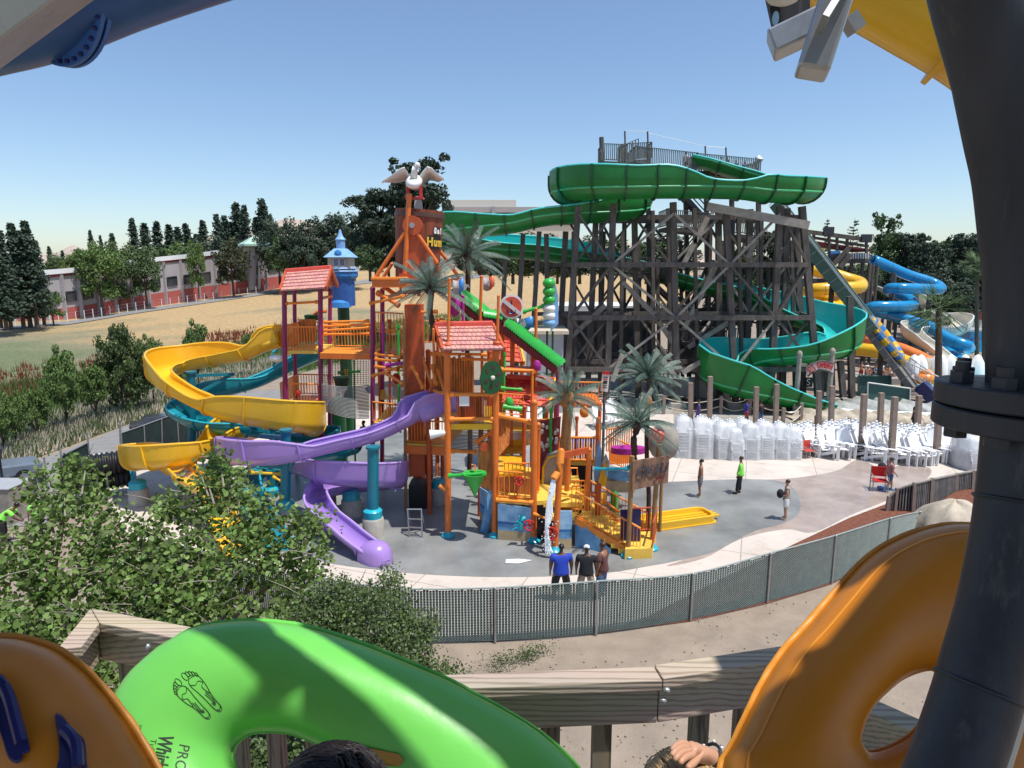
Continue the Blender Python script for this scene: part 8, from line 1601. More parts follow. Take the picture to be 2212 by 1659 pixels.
for (x, y, lab) in ((1068, 345, 'red bucket standing behind the work table'), (1172, 370, 'red bucket on the ground by the gate post')):
    t = thing('bucket', G(*X1(x, y+18), 0), lab, 'bucket'); q = G(*X1(x, y+18), 0); mb = MB(); mb.lathe(q, [(.15, 0), (.19, .38), (.20, .4), (.17, .38), (.14, .04)], 16); mb.build('pail', 'red', t, smooth=True); mb = MB(); mb.pipe([q+V((.19*cos(a_), 0, .38+.12*sin(a_))) for a_ in [pi*j/8 for j in range(9)]], .008, 5); mb.build('handle', 'galv', t)
tk = thing('drum', G(*X1(1245, 510), 0), 'teal drum lying under the left end of the yellow slide', 'drum'); q = G(*X1(1245, 505), .3); mb = MB(); mb.tube(q-V((.35, .1, 0)), q+V((.35, .1, 0)), .3, n=18); mb.build('barrel', 'teal_bright', tk, smooth=True)
for i, (x, y, lab) in enumerate(((150, 730, 'grey wheeled bin behind the leaves at the left edge'), (60, 800, 'large brown grey dumpster box at the left edge'))):
    q = G(*X1(x, y+120), 0); t = thing('bin', q, lab, 'bin'); s_ = (.7, .7, 1.1) if i == 0 else (1.6, 1.4, 1.5); mb = MB(); mb.box(q+V((0, 0, s_[2]/2)), s_); mb.build('tub', ['white_dirty', 'palm_trunk_tan'][i] if i == 0 else 'wood_pale', t, bevel=.03); mb = MB(); mb.box(q+V((0, 0, s_[2]+.03)), (s_[0]+.08, s_[1]+.08, .06)); mb.build('lid', 'bldg_band', t, bevel=.02)
sc2 = thing('lantern_post', G(*X1(45, 720), 0), 'dark lantern post beside the bins at the left edge', 'lamp'); q = G(*X1(45, 700), 0); mb = MB(); mb.lathe(q, [(.12, 0), (.07, .2), (.05, 1.8), (.12, 1.9)], 12); mb.build('post', 'steel_dark', sc2, smooth=True); mb = MB(); mb.lathe(q+V((0, 0, 1.9)), [(.12, 0), (.18, .35), (.2, .37), (.05, .6), (0, .62)], 8); mb.build('lantern', 'glass_dark', sc2)
from mathutils.bvhtree import BVHTree
# ---------------------------------------------------------------- viewing deck with its timber guard rail
ZR, ZD = 9.05, 7.95
vd = thing('viewing_deck', (0, 1, ZD), 'timber viewing deck with a weathered guard rail around it', 'deck'); 
mb = MB()
for i in range(26): mb.box((0, -1.75+i*.145, ZD-.02), (4.6, .138, .04))
mb.build('floor_boards', 'deck_wood', vd)
rl = [(122, 1403), (196, 1313), (960, 1457), (1413, 1439), (1795, 1382), (1887, 1509), (2070, 1590)]
R3 = [G(u, v, ZR) for u, v in rl]
def inward(i): a, b = R3[i], R3[i+1]; d = (b-a).normalized(); n = V((d.y, -d.x, 0)); return n if (V((0, .6, ZR))-a).dot(n) > 0 else -n
def miter(i):
    if i == 0: return inward(0)
    if i == len(R3)-1: return inward(i-1)
    n = inward(i-1)+inward(i); n.normalize(); return n/max(.35, n.dot(inward(i)))
for i in range(len(R3)-1):
    a, b = R3[i], R3[i+1]; ma, mb_ = miter(i), miter(i+1); w_ = .085; d = (b-a).normalized(); e = d*.0015
    lift = .006 if i == 3 else 0
    mb = MB(); q = [a+e, b-e, b-e+mb_*w_, a+e+ma*w_]; mb.prism([p+V((0, 0, lift)) for p in q], (0, 0, -.042)); mb.build('cap_rail', 'deck_wood', vd, bevel=.004)
    mb = MB(); q = [a+e+ma*.012, b-e+mb_*.012, b-e+mb_*.052, a+e+ma*.052]; mb.prism([p-V((0, 0, .045)) for p in q], (0, 0, -.15)); mb.build('face_board', 'deck_wood', vd, bevel=.004)
    n = inward(i); L0 = (b-a).length; m_ = int(L0/.172)
    for j in range(1, m_):
        p = a+d*(j*L0/m_)+n*.01; z0 = ZR-.19; sk_ = d*0
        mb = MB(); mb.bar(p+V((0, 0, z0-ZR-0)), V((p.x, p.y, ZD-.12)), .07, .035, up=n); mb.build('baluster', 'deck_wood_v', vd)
for (u, v) in ((1440, 1491), (1432, 1513)):
    p = G(1413, 1439, ZR); c = P(u, v, P(u, v, 2.17).y); mb = MB(); c = P(u, v, 2.135); mb.ball(c, (.014, .012, .011), 14); mb.build('bolt_head', 'galv', vd, smooth=True)
mb = MB(); mb.ball(P(320, 1398, 2.36), (.009, .012, .014), 12); mb.build('bolt_head', 'galv', vd, smooth=True)
for x in (-1.9, 1.6): 
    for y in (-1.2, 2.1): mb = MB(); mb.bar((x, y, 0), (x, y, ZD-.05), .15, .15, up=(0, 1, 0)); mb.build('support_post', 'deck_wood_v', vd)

# ---------------------------------------------------------------- inflatable tubes held in front of the camera
def plane_pt(u, v, c, n): r = ray(u, v); return CAM+r*((c-CAM).dot(n)/r.dot(n))
def ringpoly(px, n): 
    q = [tuple(p) for p in px]; q = [q[-1]]+q+[q[0], q[1]]; c = catmull(q, 16)[16:-16]; L_ = [0.]
    for a, b in zip(c, c[1:]): L_.append(L_[-1]+math.hypot(a[0]-b[0], a[1]-b[1]))
    a = np.array(c); t = np.linspace(0, L_[-1], n, endpoint=False); return np.stack([np.interp(t, L_, a[:, 0]), np.interp(t, L_, a[:, 1])], 1)
def inflatable(label, outer, inner, c, nrm, T_, m, lip, n=120):
    c = V(c); nrm = V(nrm).normalized(); O = ringpoly(outer, n*4); I = ringpoly(inner, n*4); cen = I.mean(0)
    def byang(A): a = np.arctan2(A[:, 1]-cen[1], A[:, 0]-cen[0]); o = np.argsort(a); a, A = a[o], A[o]; t = np.linspace(-pi, pi, n, endpoint=False); return np.stack([np.interp(t, a, A[:, k_], period=2*pi) for k_ in (0, 1)], 1)
    O, I = byang(O), byang(I); t = thing('inflatable_tube', c, label, 'pool tube'); rows = []
    for i in range(n):
        o = plane_pt(*O[i], c, nrm); q = plane_pt(*I[i], c, nrm); M_ = (o+q)/2; h = (o-q)/2
        rows.append([M_+h*cos(ph)+nrm*T_*(abs(sin(ph))**.9)*(1 if sin(ph) > 0 else -1) for ph in [2*pi*j/28 for j in range(28)]])
    rows.append(rows[0]); mb = MB(); mb.grid(rows, closed=True); vs = [V(q) for q in mb.v]; fs = list(mb.f); mb.build('tube', m, t, smooth=2)
    mb = MB(); rr = []
    for i in range(n+1):
        r0 = rows[i % n]; o = r0[0]; d = (r0[0]-r0[14]).normalized(); wv = .0025*sin(i*1.9)+.002*sin(i*.7); rr.append([o-d*.004+nrm*.003, o+d*.012+nrm*(.003+wv), o+d*.012-nrm*(.002-wv), o-d*.004-nrm*.003])
    mb.grid(rr, closed=True); mb.build('seam_lip', lip, t, smooth=2)
    mb = MB(); ri = []
    for i in range(n+1): r0 = rows[i % n]; ri.append(r0[14]+(r0[14]-r0[0]).normalized()*.001)
    mb.pipe(ri, .003, 5); mb.build('inner_seam', lip, t, smooth=True)
    return t, BVHTree.FromPolygons(vs, fs), rows
def hit(bv, u, v, lift=.0012):
    r = ray(u, v).normalized(); h = bv.ray_cast(CAM, r)
    return (h[0]-r*lift) if h[0] else None
NT = (0, -1.2, 1)
go = [(251, 1525), (283, 1464), (317, 1428), (354, 1398), (412, 1364), (464, 1350), (540, 1343), (600, 1347), (660, 1356), (728, 1375), (808, 1403), (889, 1436), (969, 1470), (1023, 1499), (1080, 1529), (1147, 1569), (1202, 1612), (1247, 1659), (1300, 1740), (1320, 1860), (1220, 1990), (900, 2060), (560, 2030), (330, 1900), (245, 1740), (238, 1620)]
gi = [(502, 1622), (521, 1597), (553, 1583), (604, 1582), (647, 1591), (701, 1616), (755, 1655), (775, 1700), (750, 1740), (680, 1752), (590, 1735), (530, 1690), (506, 1655)]
gt, gbv, grows = inflatable('bright green inflatable tube with footprint print and black lettering held over the rail', go, gi, P(700, 1600, 1.72), NT, .15, 'tube_green', 'tube_green')
def draw(bv, par, polys, r=.0009, m='ink', nm='printed_line'):
    mb = MB()
    for pl in polys:
        pts = [hit(bv, *q) for q in pl]; pts = [p for p in pts if p]
        if len(pts) > 1: mb.pipe(pts, r, 4)
    mb.build(nm, m, par)
def fo_(base, ang, s_, mirror):
    """outline drawing of one bare foot"""
    ca, sa = cos(ang), sin(ang)
    def T_(x, y): x = (-x if mirror else x)*.66; return (base[0]+s_*(x*ca-y*sa), base[1]+s_*(x*sa+y*ca))
    out = [(-.17, -.95), (-.05, -1.05), (.1, -1.0), (.17, -.85), (.17, -.6), (.22, -.3), (.33, 0), (.38, .3), (.34, .52), (.1, .60), (-.15, .62), (-.32, .5), (-.34, .3), (-.28, 0), (-.24, -.4), (-.22, -.75), (-.17, -.95)]
    pl = [[T_(*q) for q in catmull(out, 4)]]
    for i, (x, y, rx, ry) in enumerate(((-.22, .80, .13, .17), (-.02, .80, .075, .12), (.12, .75, .065, .11), (.24, .67, .06, .10), (.34, .57, .055, .09))): pl.append([T_(x+rx*cos(t*pi/8), y+ry*sin(t*pi/8)) for t in range(17)])
    pl.append([T_(*q) for q in catmull([(-.3, .42), (-.1, .3), (.15, .35), (.3, .2), (.1, .1), (.12, -.1), (.2, -.3)], 4)]); pl.append([T_(*q) for q in catmull([(-.05, -.2), (.0, -.5), (-.02, -.75), (-.1, -.6)], 4)]); pl.append([T_(*q) for q in catmull([(-.14, -.92), (0, -.98), (.12, -.9)], 4)]); pl.append([T_(*q) for q in catmull([(.05, -.15), (.1, -.45), (.06, -.7)], 4)])
    return pl
A_ = radians(136)
draw(gbv, gt, [[(q[0], q[1]) for q in pl] for pl in fo_(X3(1790, 905), A_+.03, 58, True)], nm='footprint_print'); draw(gbv, gt, [[(q[0], q[1]) for q in pl] for pl in fo_(X3(1685, 990), A_-.02, 56, False)], nm='footprint_print')
def letters(bv, par, s_, org, xd, yd, size, m='ink', bold=.0, sx=1.0):
    cu = bpy.data.curves.new('t', 'FONT'); cu.body = s_; cu.size = 1; cu.offset = bold; cu.resolution_u = 3; ob = bpy.data.objects.new('t', cu); S.collection.objects.link(ob); dg = bpy.context.evaluated_depsgraph_get(); me = bpy.data.meshes.new_from_object(ob.evaluated_get(dg)); bpy.data.objects.remove(ob)
    bm = bmesh.new(); bm.from_mesh(me); bmesh.ops.triangulate(bm, faces=bm.faces); bmesh.ops.subdivide_edges(bm, edges=[e for e in bm.edges if e.calc_length() > .12], cuts=2, use_grid_fill=False); bmesh.ops.triangulate(bm, faces=bm.faces); bad = []
    for v_ in bm.verts:
        p = hit(bv, org[0]+size*(sx*v_.co.x*xd[0]+v_.co.y*yd[0]), org[1]+size*(sx*v_.co.x*xd[1]+v_.co.y*yd[1]), .0008)
        if p: v_.co = p-ROOT.get(par.name, V())
        else: bad.append(v_)
    bmesh.ops.delete(bm, geom=bad, context='VERTS'); bm.to_mesh(me); bm.free(); me.materials.clear(); me.materials.append(MATS[m]); o = bpy.data.objects.new('lettering', me); S.collection.objects.link(o); o.parent = par
xd, yd = (-.20, .98), (.98, .20)
letters(gbv, gt, 'Whirly', X3(1415, 1300), xd, yd, 44, bold=.03, sx=.62); letters(gbv, gt, 'PROSP', X3(1590, 1378), xd, yd, 34, sx=.9); letters(gbv, gt, 'Tubing', X3(1335, 1335), xd, yd, 19, sx=.95); letters(gbv, gt, 'PATENT PEN', X3(1230, 1215), xd, yd, 9.5, sx=.85)
# faded orange handle patch on the green tube
mb = MB(); pl = [X4(*q) for q in ((880, 1140), (1000, 1150), (1200, 1200), (1400, 1240), (1440, 1290), (1400, 1340), (1200, 1330), (1000, 1270), (900, 1220))]; pts = [hit(gbv, *q, .003) for q in pl]; mb.prism([p for p in pts if p], NT and V(NT).normalized()*.004); mb.build('handle_patch', 'handle_orange', gt)
oo = [(1560, 1659), (1588, 1601), (1605, 1565), (1649, 1477), (1697, 1406), (1748, 1350), (1799, 1290), (1850, 1230), (1901, 1187), (1969, 1154), (2030, 1139), (2065, 1136), (2110, 1142), (2170, 1175), (2235, 1270), (2270, 1400), (2275, 1560), (2230, 1720), (2100, 1850), (1900, 1920), (1700, 1900), (1580, 1800)]
oi = [(1853, 1598), (1855, 1577), (1874, 1536), (1908, 1499), (1952, 1464), (2003, 1446), (2031, 1453), (2034, 1480), (2012, 1530), (1990, 1562), (1952, 1596), (1901, 1620), (1867, 1622)]
ot, obv, orow = inflatable('big orange inflatable tube held upright in front of the steel column on the right', oo, oi, P(1850, 1500, 1.25), NT, .10, 'tube_orange', 'tube_lip')
mb = MB(); n = len(orow); ed = []
for i in range(n): r0 = orow[i]; ed.append(r0[3]+(r0[3]-(r0[0]+r0[14])/2).normalized()*.001)
mb.pipe(ed, .0022, 5); mb.build('printed_line', 'tube_lip', ot, smooth=True)
lo = [(-60, 1384), (0, 1381), (37, 1380), (73, 1388), (122, 1406), (171, 1440), (207, 1476), (244, 1521), (281, 1569), (305, 1609), (334, 1659), (390, 1780), (380, 1960), (200, 2080), (-120, 2080), (-360, 1950), (-430, 1720), (-360, 1540), (-200, 1430)]
li = [(-60, 1800), (-20, 1770), (40, 1775), (60, 1830), (40, 1890), (-20, 1910), (-70, 1870)]
lt, lbv, lrow = inflatable('orange inflatable tube with dark blue moulded handles at the lower left', lo, li, P(100, 1600, 1.15), NT, .12, 'tube_orange', 'tube_lip')
def pad(bv, par, px, h, m, nm, hole=None):
    q = catmull([tuple(p) for p in px]+[tuple(px[0])], 5)[:-1]; B_ = [hit(bv, u, v, 0) for u, v in q]; B_ = [b for b in B_ if b]; cen = sum(B_, V())/len(B_); up_ = (CAM-cen).normalized()
    mb = MB(); r0 = B_; r1 = [b+up_*h*.7 for b in B_]; r2 = [b.lerp(cen, .08)+up_*h for b in B_]; mb.grid([r0, r1, r2], closed=True); mb.quad(*r2); return mb.build(nm, m, par, smooth=True)
pad(lbv, lt, [X3(*q) for q in ((0, 760), (60, 820), (120, 920), (165, 1060), (215, 1250), (262, 1400), (255, 1455), (205, 1475), (190, 1530), (140, 1556), (70, 1500), (20, 1350), (-60, 1100), (-60, 850))], .016, 'navy', 'handle')
pad(lbv, lt, [X3(*q) for q in ((490, 1125), (515, 1115), (560, 1145), (615, 1215), (660, 1270), (735, 1330), (758, 1400), (765, 1520), (765, 1620), (640, 1650), (505, 1620), (522, 1500), (515, 1330), (495, 1210))], .016, 'navy', 'handle')
for pts in ([(40, 880), (90, 1000), (140, 1180), (190, 1370)], [(560, 1250), (640, 1330), (680, 1430), (690, 1590)]):
    mb = MB(); q = [hit(lbv, *X3(*p), .03) for p in pts]; mb.pipe([V(a) for a in catmull([tuple(a) for a in q if a], 6)], .010, 8); mb.build('handle_grip', 'navy', lt, smooth=True)

# ---------------------------------------------------------------- two people below the tubes
def fg_person(label, hc, face, skin_m, hair_m, shirt, J_extra=None, E_extra=()):
    """hc: head centre in the world; face: horizontal facing direction"""
    f = V(face).normalized(); r_ = V((f.y, -f.x, 0)); L0 = V((hc.x, hc.y, ZD)); sc = (hc.z-ZD)/1.67
    t = thing('person', L0, label, 'person'); ROOT[t.name] = V(); J = {a: (*(r_*q[0]+f*q[1]+UP*q[2])*sc, q[3]*sc) for a, q in BJ.items()}
    J['hd'] = (*J['hd'][:3], .098); J['top'] = (*J['top'][:3], .07)
    for a, (p, r) in (J_extra or {}).items(): J[a] = (*(V(p)-L0), r)
    E = [e for e in BE if not (J_extra and 'er' in J_extra and e in (('wr', 'hr'), ('hr', 'fr'), ('hr', 'tr')))]+list(E_extra)
    skin('body', J, E, skin_m, t, sub=2)
    K = fat(J, J.keys(), .016); K['ul'] = (*[(J['sl'][i]+J['el'][i])/2 for i in range(3)], .07); K['ur'] = (*[(J['sr'][i]+J['er'][i])/2 for i in range(3)], .07); skin('shirt', K, [('pel', 'spi'), ('spi', 'che'), ('che', 'sl'), ('sl', 'ul'), ('che', 'sr'), ('sr', 'ur')], shirt, t, 'pel', 2)
    K = fat(J, J.keys(), .02); skin('shorts', K, [('spi', 'pel'), ('pel', 'pl'), ('pel', 'pr'), ('pl', 'kl'), ('pr', 'kr')], 'cloth_denim', t, 'pel', 1)
    return t, f, r_, L0, sc
def hairdo(t, L0, hc, f, r_, m, back=.03, n=900, seed=1, length=.10, pony=None):
    rg = random.Random(seed); mb = MB(); c = hc-L0; mb.ball(c-f*back+UP*.028, (.103, .115, .098), 20, R=Matrix((r_, f, UP)).transposed())
    for i in range(n):
        a = rg.uniform(0, 2*pi); e = rg.uniform(-.1, 1.5); d = r_*(cos(a)*cos(e))+f*(sin(a)*cos(e))+UP*sin(e)
        if d.dot(f) > .72 and d.z < .5: continue
        p0 = c-f*back+UP*.028+V((d.x*.107, d.y*.118, d.z*.101)); tg = (-f*1.0+r_*.15*rg.uniform(-1, 1)-UP*.5*(1 if d.z < .6 else .1)); tg -= d*tg.dot(d); tg.normalize(); pts = []
        for j in range(5): q = p0+tg*(length*j/4)-d*(.0); dd = (q-(c-f*back+UP*.028)).normalized(); pts.append(c-f*back+UP*.028+dd*(.109+rg.uniform(0, .004)))
        mb.pipe(pts, .0011, 3, caps=False)
    if pony: 
        for i in range(120): pts = []; o_ = V((rg.gauss(0, .012), rg.gauss(0, .012), rg.gauss(0, .012))); mb.pipe([V(q)-L0+o_*(.4+j*.25) for j, q in enumerate(pony)], .003, 4)
    mb.build('hair', m, t, smooth=2)
h1 = D(682, 1786, 1.42); t1, f_, r_, L0, sc = fg_person('person with dark hair tied back, only the head showing under the green tube', h1, (-1, .15, 0), 'skin', 'hair_black', 'cloth_black')
hairdo(t1, L0, h1, f_, r_, 'hair_black', seed=3, pony=[D(722, 1668, 1.36), D(742, 1655, 1.33), D(764, 1662, 1.31), D(784, 1700, 1.31), D(792, 1750, 1.32)])
mb = MB(); c = D(738, 1656, 1.34)-L0; mb.pipe([c+V((.017*cos(a_), 0, .017*sin(a_))) for a_ in [2*pi*j/12 for j in range(12)]], .006, 6, closed=True); mb.build('hair_tie', 'black', t1, smooth=True)
h2 = D(1462, 1728, 1.95)
Hh = lambda u, v, d, r: (D(u, v, d*1.96), r)
JE = {'er': Hh(1640, 1720, 1.02, .04), 'wr': Hh(1532, 1631, .955, .024), 'pa': Hh(1508, 1624, .935, .026), 'ka': Hh(1494, 1616, .925, .018)}
EX = [('wr', 'pa'), ('pa', 'ka')]
for i, (k1, k2, k3, tip) in enumerate((((1486, 1607, .925), (1470, 1605, .915), (1457, 1613, .905), (1450, 1623, .90)), ((1487, 1615, .92), (1470, 1614, .908), (1457, 1623, .898), (1450, 1634, .895)), ((1490, 1623, .918), (1474, 1624, .905), (1462, 1634, .895), (1456, 1645, .893)), ((1496, 1631, .918), (1482, 1634, .906), (1472, 1643, .898), (1468, 1652, .896)))):
    for nm_, q, r in zip('abcd', (k1, k2, k3, tip), (.0095, .0085, .0075, .006)): JE['f%d%s' % (i, nm_)] = Hh(*q, r)
    EX += [('ka', 'f%da' % i)]+[('f%d%s' % (i, a), 'f%d%s' % (i, b)) for a, b in ('ab', 'bc', 'cd')]
JE['ta'] = Hh(1506, 1640, .925, .0105); JE['tb'] = Hh(1494, 1652, .91, .009); JE['tc'] = Hh(1484, 1660, .90, .007); EX += [('pa', 'ta'), ('ta', 'tb'), ('tb', 'tc')]
t2, f_, r_, L0, sc = fg_person('fair haired person with one hand resting on top of the head by the rail', h2, (-.35, 1, 0), 'skin', 'hair_blond', 'tube_orange', JE, EX)
hairdo(t2, L0, h2, f_, r_, 'hair_blond', seed=5, length=.12)
mb = MB(); a = D(1535, 1632, 1.88)-L0; ax = (D(1600, 1690, 1.96)-D(1532, 1631, 1.87)).normalized(); mb.pipe([q for q in MB().ring(a, ax, .028, 16)], .004, 6, closed=True); br_ = mb.build('bracelet', 'black', t2, smooth=True)
mb = MB()
for j, q in enumerate(MB().ring(a, ax, .034, 14)): 
    if j % 2: mb.ball(q, .004, 6)
mb.build('beads', 'white', br_)

# ---------------------------------------------------------------- steel column on the right
sc_ = thing('steel_column', (1.0, .8, ZD), 'dark painted steel column with a bolted flange crossing the right side of the picture', 'column')
le = [(2010, -60), (2024, 0), (2046, 79), (2064, 146), (2070, 176), (2090, 278), (2108, 366), (2121, 486), (2130, 569), (2135, 713), (2137, 818), (2130, 900), (2124, 953), (2119, 1013), (2112, 1076), (2102, 1151), (2078, 1277), (2058, 1360), (2037, 1431), (2023, 1485), (2003, 1550), (1966, 1659), (1935, 1740)]
def colc(u, v, off=88): return D(u+off, v+off*.12, 1.05)
cp_ = [colc(*q) for q in le]; cc = [V(q) for q in catmull([tuple(p) for p in cp_], 5)]
mb = MB(); mb.pipe(cc, .046, 40, up=V((0, 1, 0))); mb.build('pipe', 'steel_dark', sc_, smooth=True)
mb = MB(); mb.tube(cc[0], V((cc[0].x+.12, cc[0].y+.02, HCAM+3.2)), .046, n=32); mb.build('pipe', 'steel_dark', sc_, smooth=True)
mb = MB(); lst = cc[-1]; mb.tube(lst, V((lst.x-.02, lst.y-.15, ZD)), .046, n=32); mb.build('pipe', 'steel_dark', sc_, smooth=True)
fc = D(2222, 880, 1.05); up_ = V((0.02, 0.03, 1)).normalized(); Rf = up_.to_track_quat('Z', 'Y').to_matrix()
for s0, s1 in ((.0012, .028), (-.028, -.0012)): mb = MB(); mb.lathe(fc, [(.04, s0), (.100, s0), (.102, s0+.002), (.102, s1-.002), (.100, s1), (.04, s1)], 64, R=Rf); mb.build('flange_plate', 'steel_dark', sc_, smooth=True)
for j in range(8):
    a = 2*pi*j/8+2.72; p = fc+Rf@V((.078*cos(a), .078*sin(a), 0)); mb = MB(); mb.tube(p+up_*.028, p+up_*.042, .014, n=6); mb.tube(p+up_*.04, p+up_*.054, .0085, n=16); mb.tube(p-up_*.028, p-up_*.042, .014, n=6); mb.build('bolt', 'steel_dark', sc_)
for (u, v) in ((2112, 1072), (2026, 1474)):
    i_ = min(range(len(cp_)), key=lambda i: abs(le[i][1]-v)); c = colc(u, v); d = (cp_[min(i_+1, len(cp_)-1)]-cp_[i_-1]).normalized(); mb = MB(); mb.pipe(MB().ring(c, d, .0463, 40, V((0, 1, 0))), .0026, 8, closed=True); mb.build('weld_bead', 'steel_dark', sc_, smooth=True)
mb = MB(); mb.pipe([D(2228, 1440, 1.10), D(2205, 1500, 1.10), D(2180, 1590, 1.10), D(2155, 1670, 1.10), D(2130, 1760, 1.10)], .012, 12); mb.build('conduit', 'galv', sc_, smooth=True)

# ---------------------------------------------------------------- slide structure overhead, upper corners
ob = thing('overhead_slide_tube', P(200, 0, 4), 'dark blue slide tube with a bolted flange overhead at the upper left', 'water slide')
kk = k(100, 60, 4.0); rt_px = 135
c_ = [P(-1500, 300, 4.4), P(-800, 190, 4.1), P(-330, 85, 4.0), P(-100, 25, 4.0), P(60, -15, 4.0), P(250, -90, 4.0), P(520, -180, 4.0), P(900, -300, 4.0), P(1500, -520, 4.1), P(2400, -800, 4.4)]; c_ = [V(q) for q in catmull([tuple(p) for p in c_], 8)]
mb = MB(); mb.pipe(c_, rt_px*kk, 48); mb.build('tube', 'tube_blue_dark', ob, smooth=True) if False else mb.build('tube', MATS.get('overhead_blue') or M('overhead_blue', (.03, .09, .26), .35, .2, 1.2, stretch=(1, 1, 3)), ob, smooth=True)
cF = P(128, -22, 4.0); dF = V((.42, .9, .1)).normalized()
for o_ in (-.03, .008): mb = MB(); mb.tube(cF+dF*o_, cF+dF*(o_+.022), 152*kk, n=56); mb.build('flange', 'blue_deep', ob)
for j in range(36):
    a = 2*pi*j/36; sd_ = dF.cross(UP).normalized(); nn_ = sd_.cross(dF); p = cF+sd_*(cos(a)*142*kk)+nn_*(sin(a)*142*kk); mb = MB(); mb.tube(p-dF*.045, p+dF*.045, .013, n=6); mb.build('flange_bolt', 'navy', ob)
bmL = thing('steel_beam', P(40, 60, 2.6), 'galvanised steel beam crossing the upper left corner', 'beam'); mb = MB()
a0, b0 = P(-60, 118, 2.6), P(200, -75, 2.6); d = (b0-a0).normalized(); mb.bar(a0, b0, .20, .10, up=d.cross(V((0, -1, -.25)))); mb.build('beam', 'galv', bmL, bevel=.006)
yo = thing('overhead_slide', P(2000, 60, 4.2), 'yellow slide trough seen from below at the upper right', 'water slide')
c_ = [P(700, -640, 5.2), P(1250, -380, 4.9), P(1560, -190, 4.6), P(1720, -120, 4.5), P(1860, -50, 4.4), P(1985, 18, 4.3), P(2110, 90, 4.2), P(2260, 200, 4.1), P(2420, 330, 4), P(2900, 640, 4)]; kk = k(1950, 30, 4.3); rr = 94*kk
cc2 = [V(q) for q in catmull([tuple(p) for p in c_], 8)]; mb = MB(); rows = []
for i, p in enumerate(cc2):
    t_ = (cc2[min(i+1, len(cc2)-1)]-cc2[max(i-1, 0)]).normalized(); s_ = t_.cross(UP).normalized(); n_ = s_.cross(t_); rows.append([p+s_*(rr*1.0*cos(a))-n_*(rr*sin(a)) for a in [-.0+pi*j/18 for j in range(19)]])
mb.grid(rows); o = mb.build('trough', 'yellow', yo, smooth=True); so = o.modifiers.new('shell', 'SOLIDIFY'); so.thickness = .03
i_ = 46; p = cc2[i_]; t_ = (cc2[i_+1]-cc2[i_-1]).normalized(); mb = MB(); mb.tube(p, p+t_*.03, rr*1.2, n=48); o = mb.build('flange', 'yellow_under', yo)
mb = MB(); 
for sg in (.35, .75): mb.pipe([q+V((0, 0, -rr*1.0))+V((0, -.05*sg, 0)) for q in cc2[26:40]], .004, 4)
mb.build('seam_mark', 'yellow_seam', yo)
bmR = thing('steel_bracket', P(1780, 60, 2.4), 'galvanised steel beams and bracket plate hanging in the upper right', 'beam')
a0, b0 = P(1832, -90, 2.3), P(1752, 162, 2.3); mb = MB(); mb.bar(a0, b0, .10, .13, up=V((-.3, -1, .1))); mb.build('hanging_beam', 'galv', bmR, bevel=.012)
mb = MB(); mb.bar(a0+V((.05, .0, 0)), P(1768, 70, 2.24), .02, .15, up=V((-.3, -1, .1))); mb.build('fin', 'galv', bmR)
a0, b0 = P(1900, 20, 2.55), P(1664, 100, 2.5); a0 = P(1790, 40, 2.45); mb = MB(); mb.bar(a0, b0, .09, .09, up=V((0, -1, .3))); mb.build('cross_beam', 'galv', bmR, bevel=.01)
mb = MB(); mb.bar(P(1830, 60, 2.5), P(1853, 42, 2.5), .06, .06); mb.build('clip', 'galv', bmR)
mb = MB(); q = [P(1645, -60, 2.6), P(1750, -60, 2.6), P(1750, 30, 2.6), P(1672, 62, 2.6)]; mb.prism(q, (0, .02, 0)); mb.build('plate', 'steel_dark', bmR); mb = MB(); mb.lathe(P(1675, 40, 2.585), [(.0, 0), (.012, .001), (.012, .004)], 16, R=Matrix.Rotation(pi/2, 3, 'X'), sy=2); mb.build('slot', 'sky_panel', bmR)
mb = MB(); mb.ball(P(1692, -8, 2.55), (.06, .05, .03), 14); mb.build('pipe_end', 'bldg_cream', bmR, smooth=True)
# unseen boards added overhead to shade the column, tubes and people
blk = thing('shade_blocker', (0, .5, HCAM+2.4), 'unseen boards on posts added over the viewing deck to cast shade', 'light blocker')
def shade(bv, poly, h, c=None, nm='shade_board', th=.05):  # projects the wanted shade outline up the sun direction into a board
    z = HCAM+h; q = []
    for u, v in poly:
        p = (hit(bv, u, v, 0) if bv else None) or plane_pt(u, v, c, V(NT).normalized())
        q.append(p+SUNV*((z-p.z)/SUNV.z))
    mb = MB(); mb.prism(q, (0, 0, th)); return mb.build(nm, 'wood_grey', blk)
cG, cO, cL = P(700, 1600, 1.72), P(1850, 1500, 1.25), P(100, 1600, 1.15)
shade(gbv, [(400, 1300), (425, 1366), (478, 1398), (534, 1446), (593, 1535), (630, 1600), (700, 1900), (1060, 1900), (916, 1645), (860, 1578), (808, 1524), (740, 1470), (674, 1422), (600, 1370), (553, 1300)], 1.5, cG)
shade(gbv, [(655, 1300), (665, 1360), (735, 1400), (808, 1446), (880, 1490), (943, 1538), (1015, 1590), (1080, 1645), (1230, 1900), (1360, 1900), (1300, 1700), (1247, 1645), (1202, 1598), (1147, 1555), (1080, 1515), (1023, 1487), (969, 1456), (889, 1422), (808, 1388), (728, 1350)], 1.52, cG)
shade(obv, [(1590, 1900), (1608, 1610), (1640, 1545), (1680, 1486), (1745, 1452), (1750, 1410), (1800, 1395), (1862, 1318), (1905, 1265), (1945, 1209), (1905, 1222), (1852, 1262), (1820, 1250), (1880, 1150), (2000, 1050), (2500, 1050), (2600, 1900)], 1.5, cO)
shade(lbv, [(-700, 1290), (60, 1320), (130, 1370), (190, 1425), (250, 1500), (300, 1580), (350, 1659), (430, 1900), (-700, 1900)], 1.54, cL)
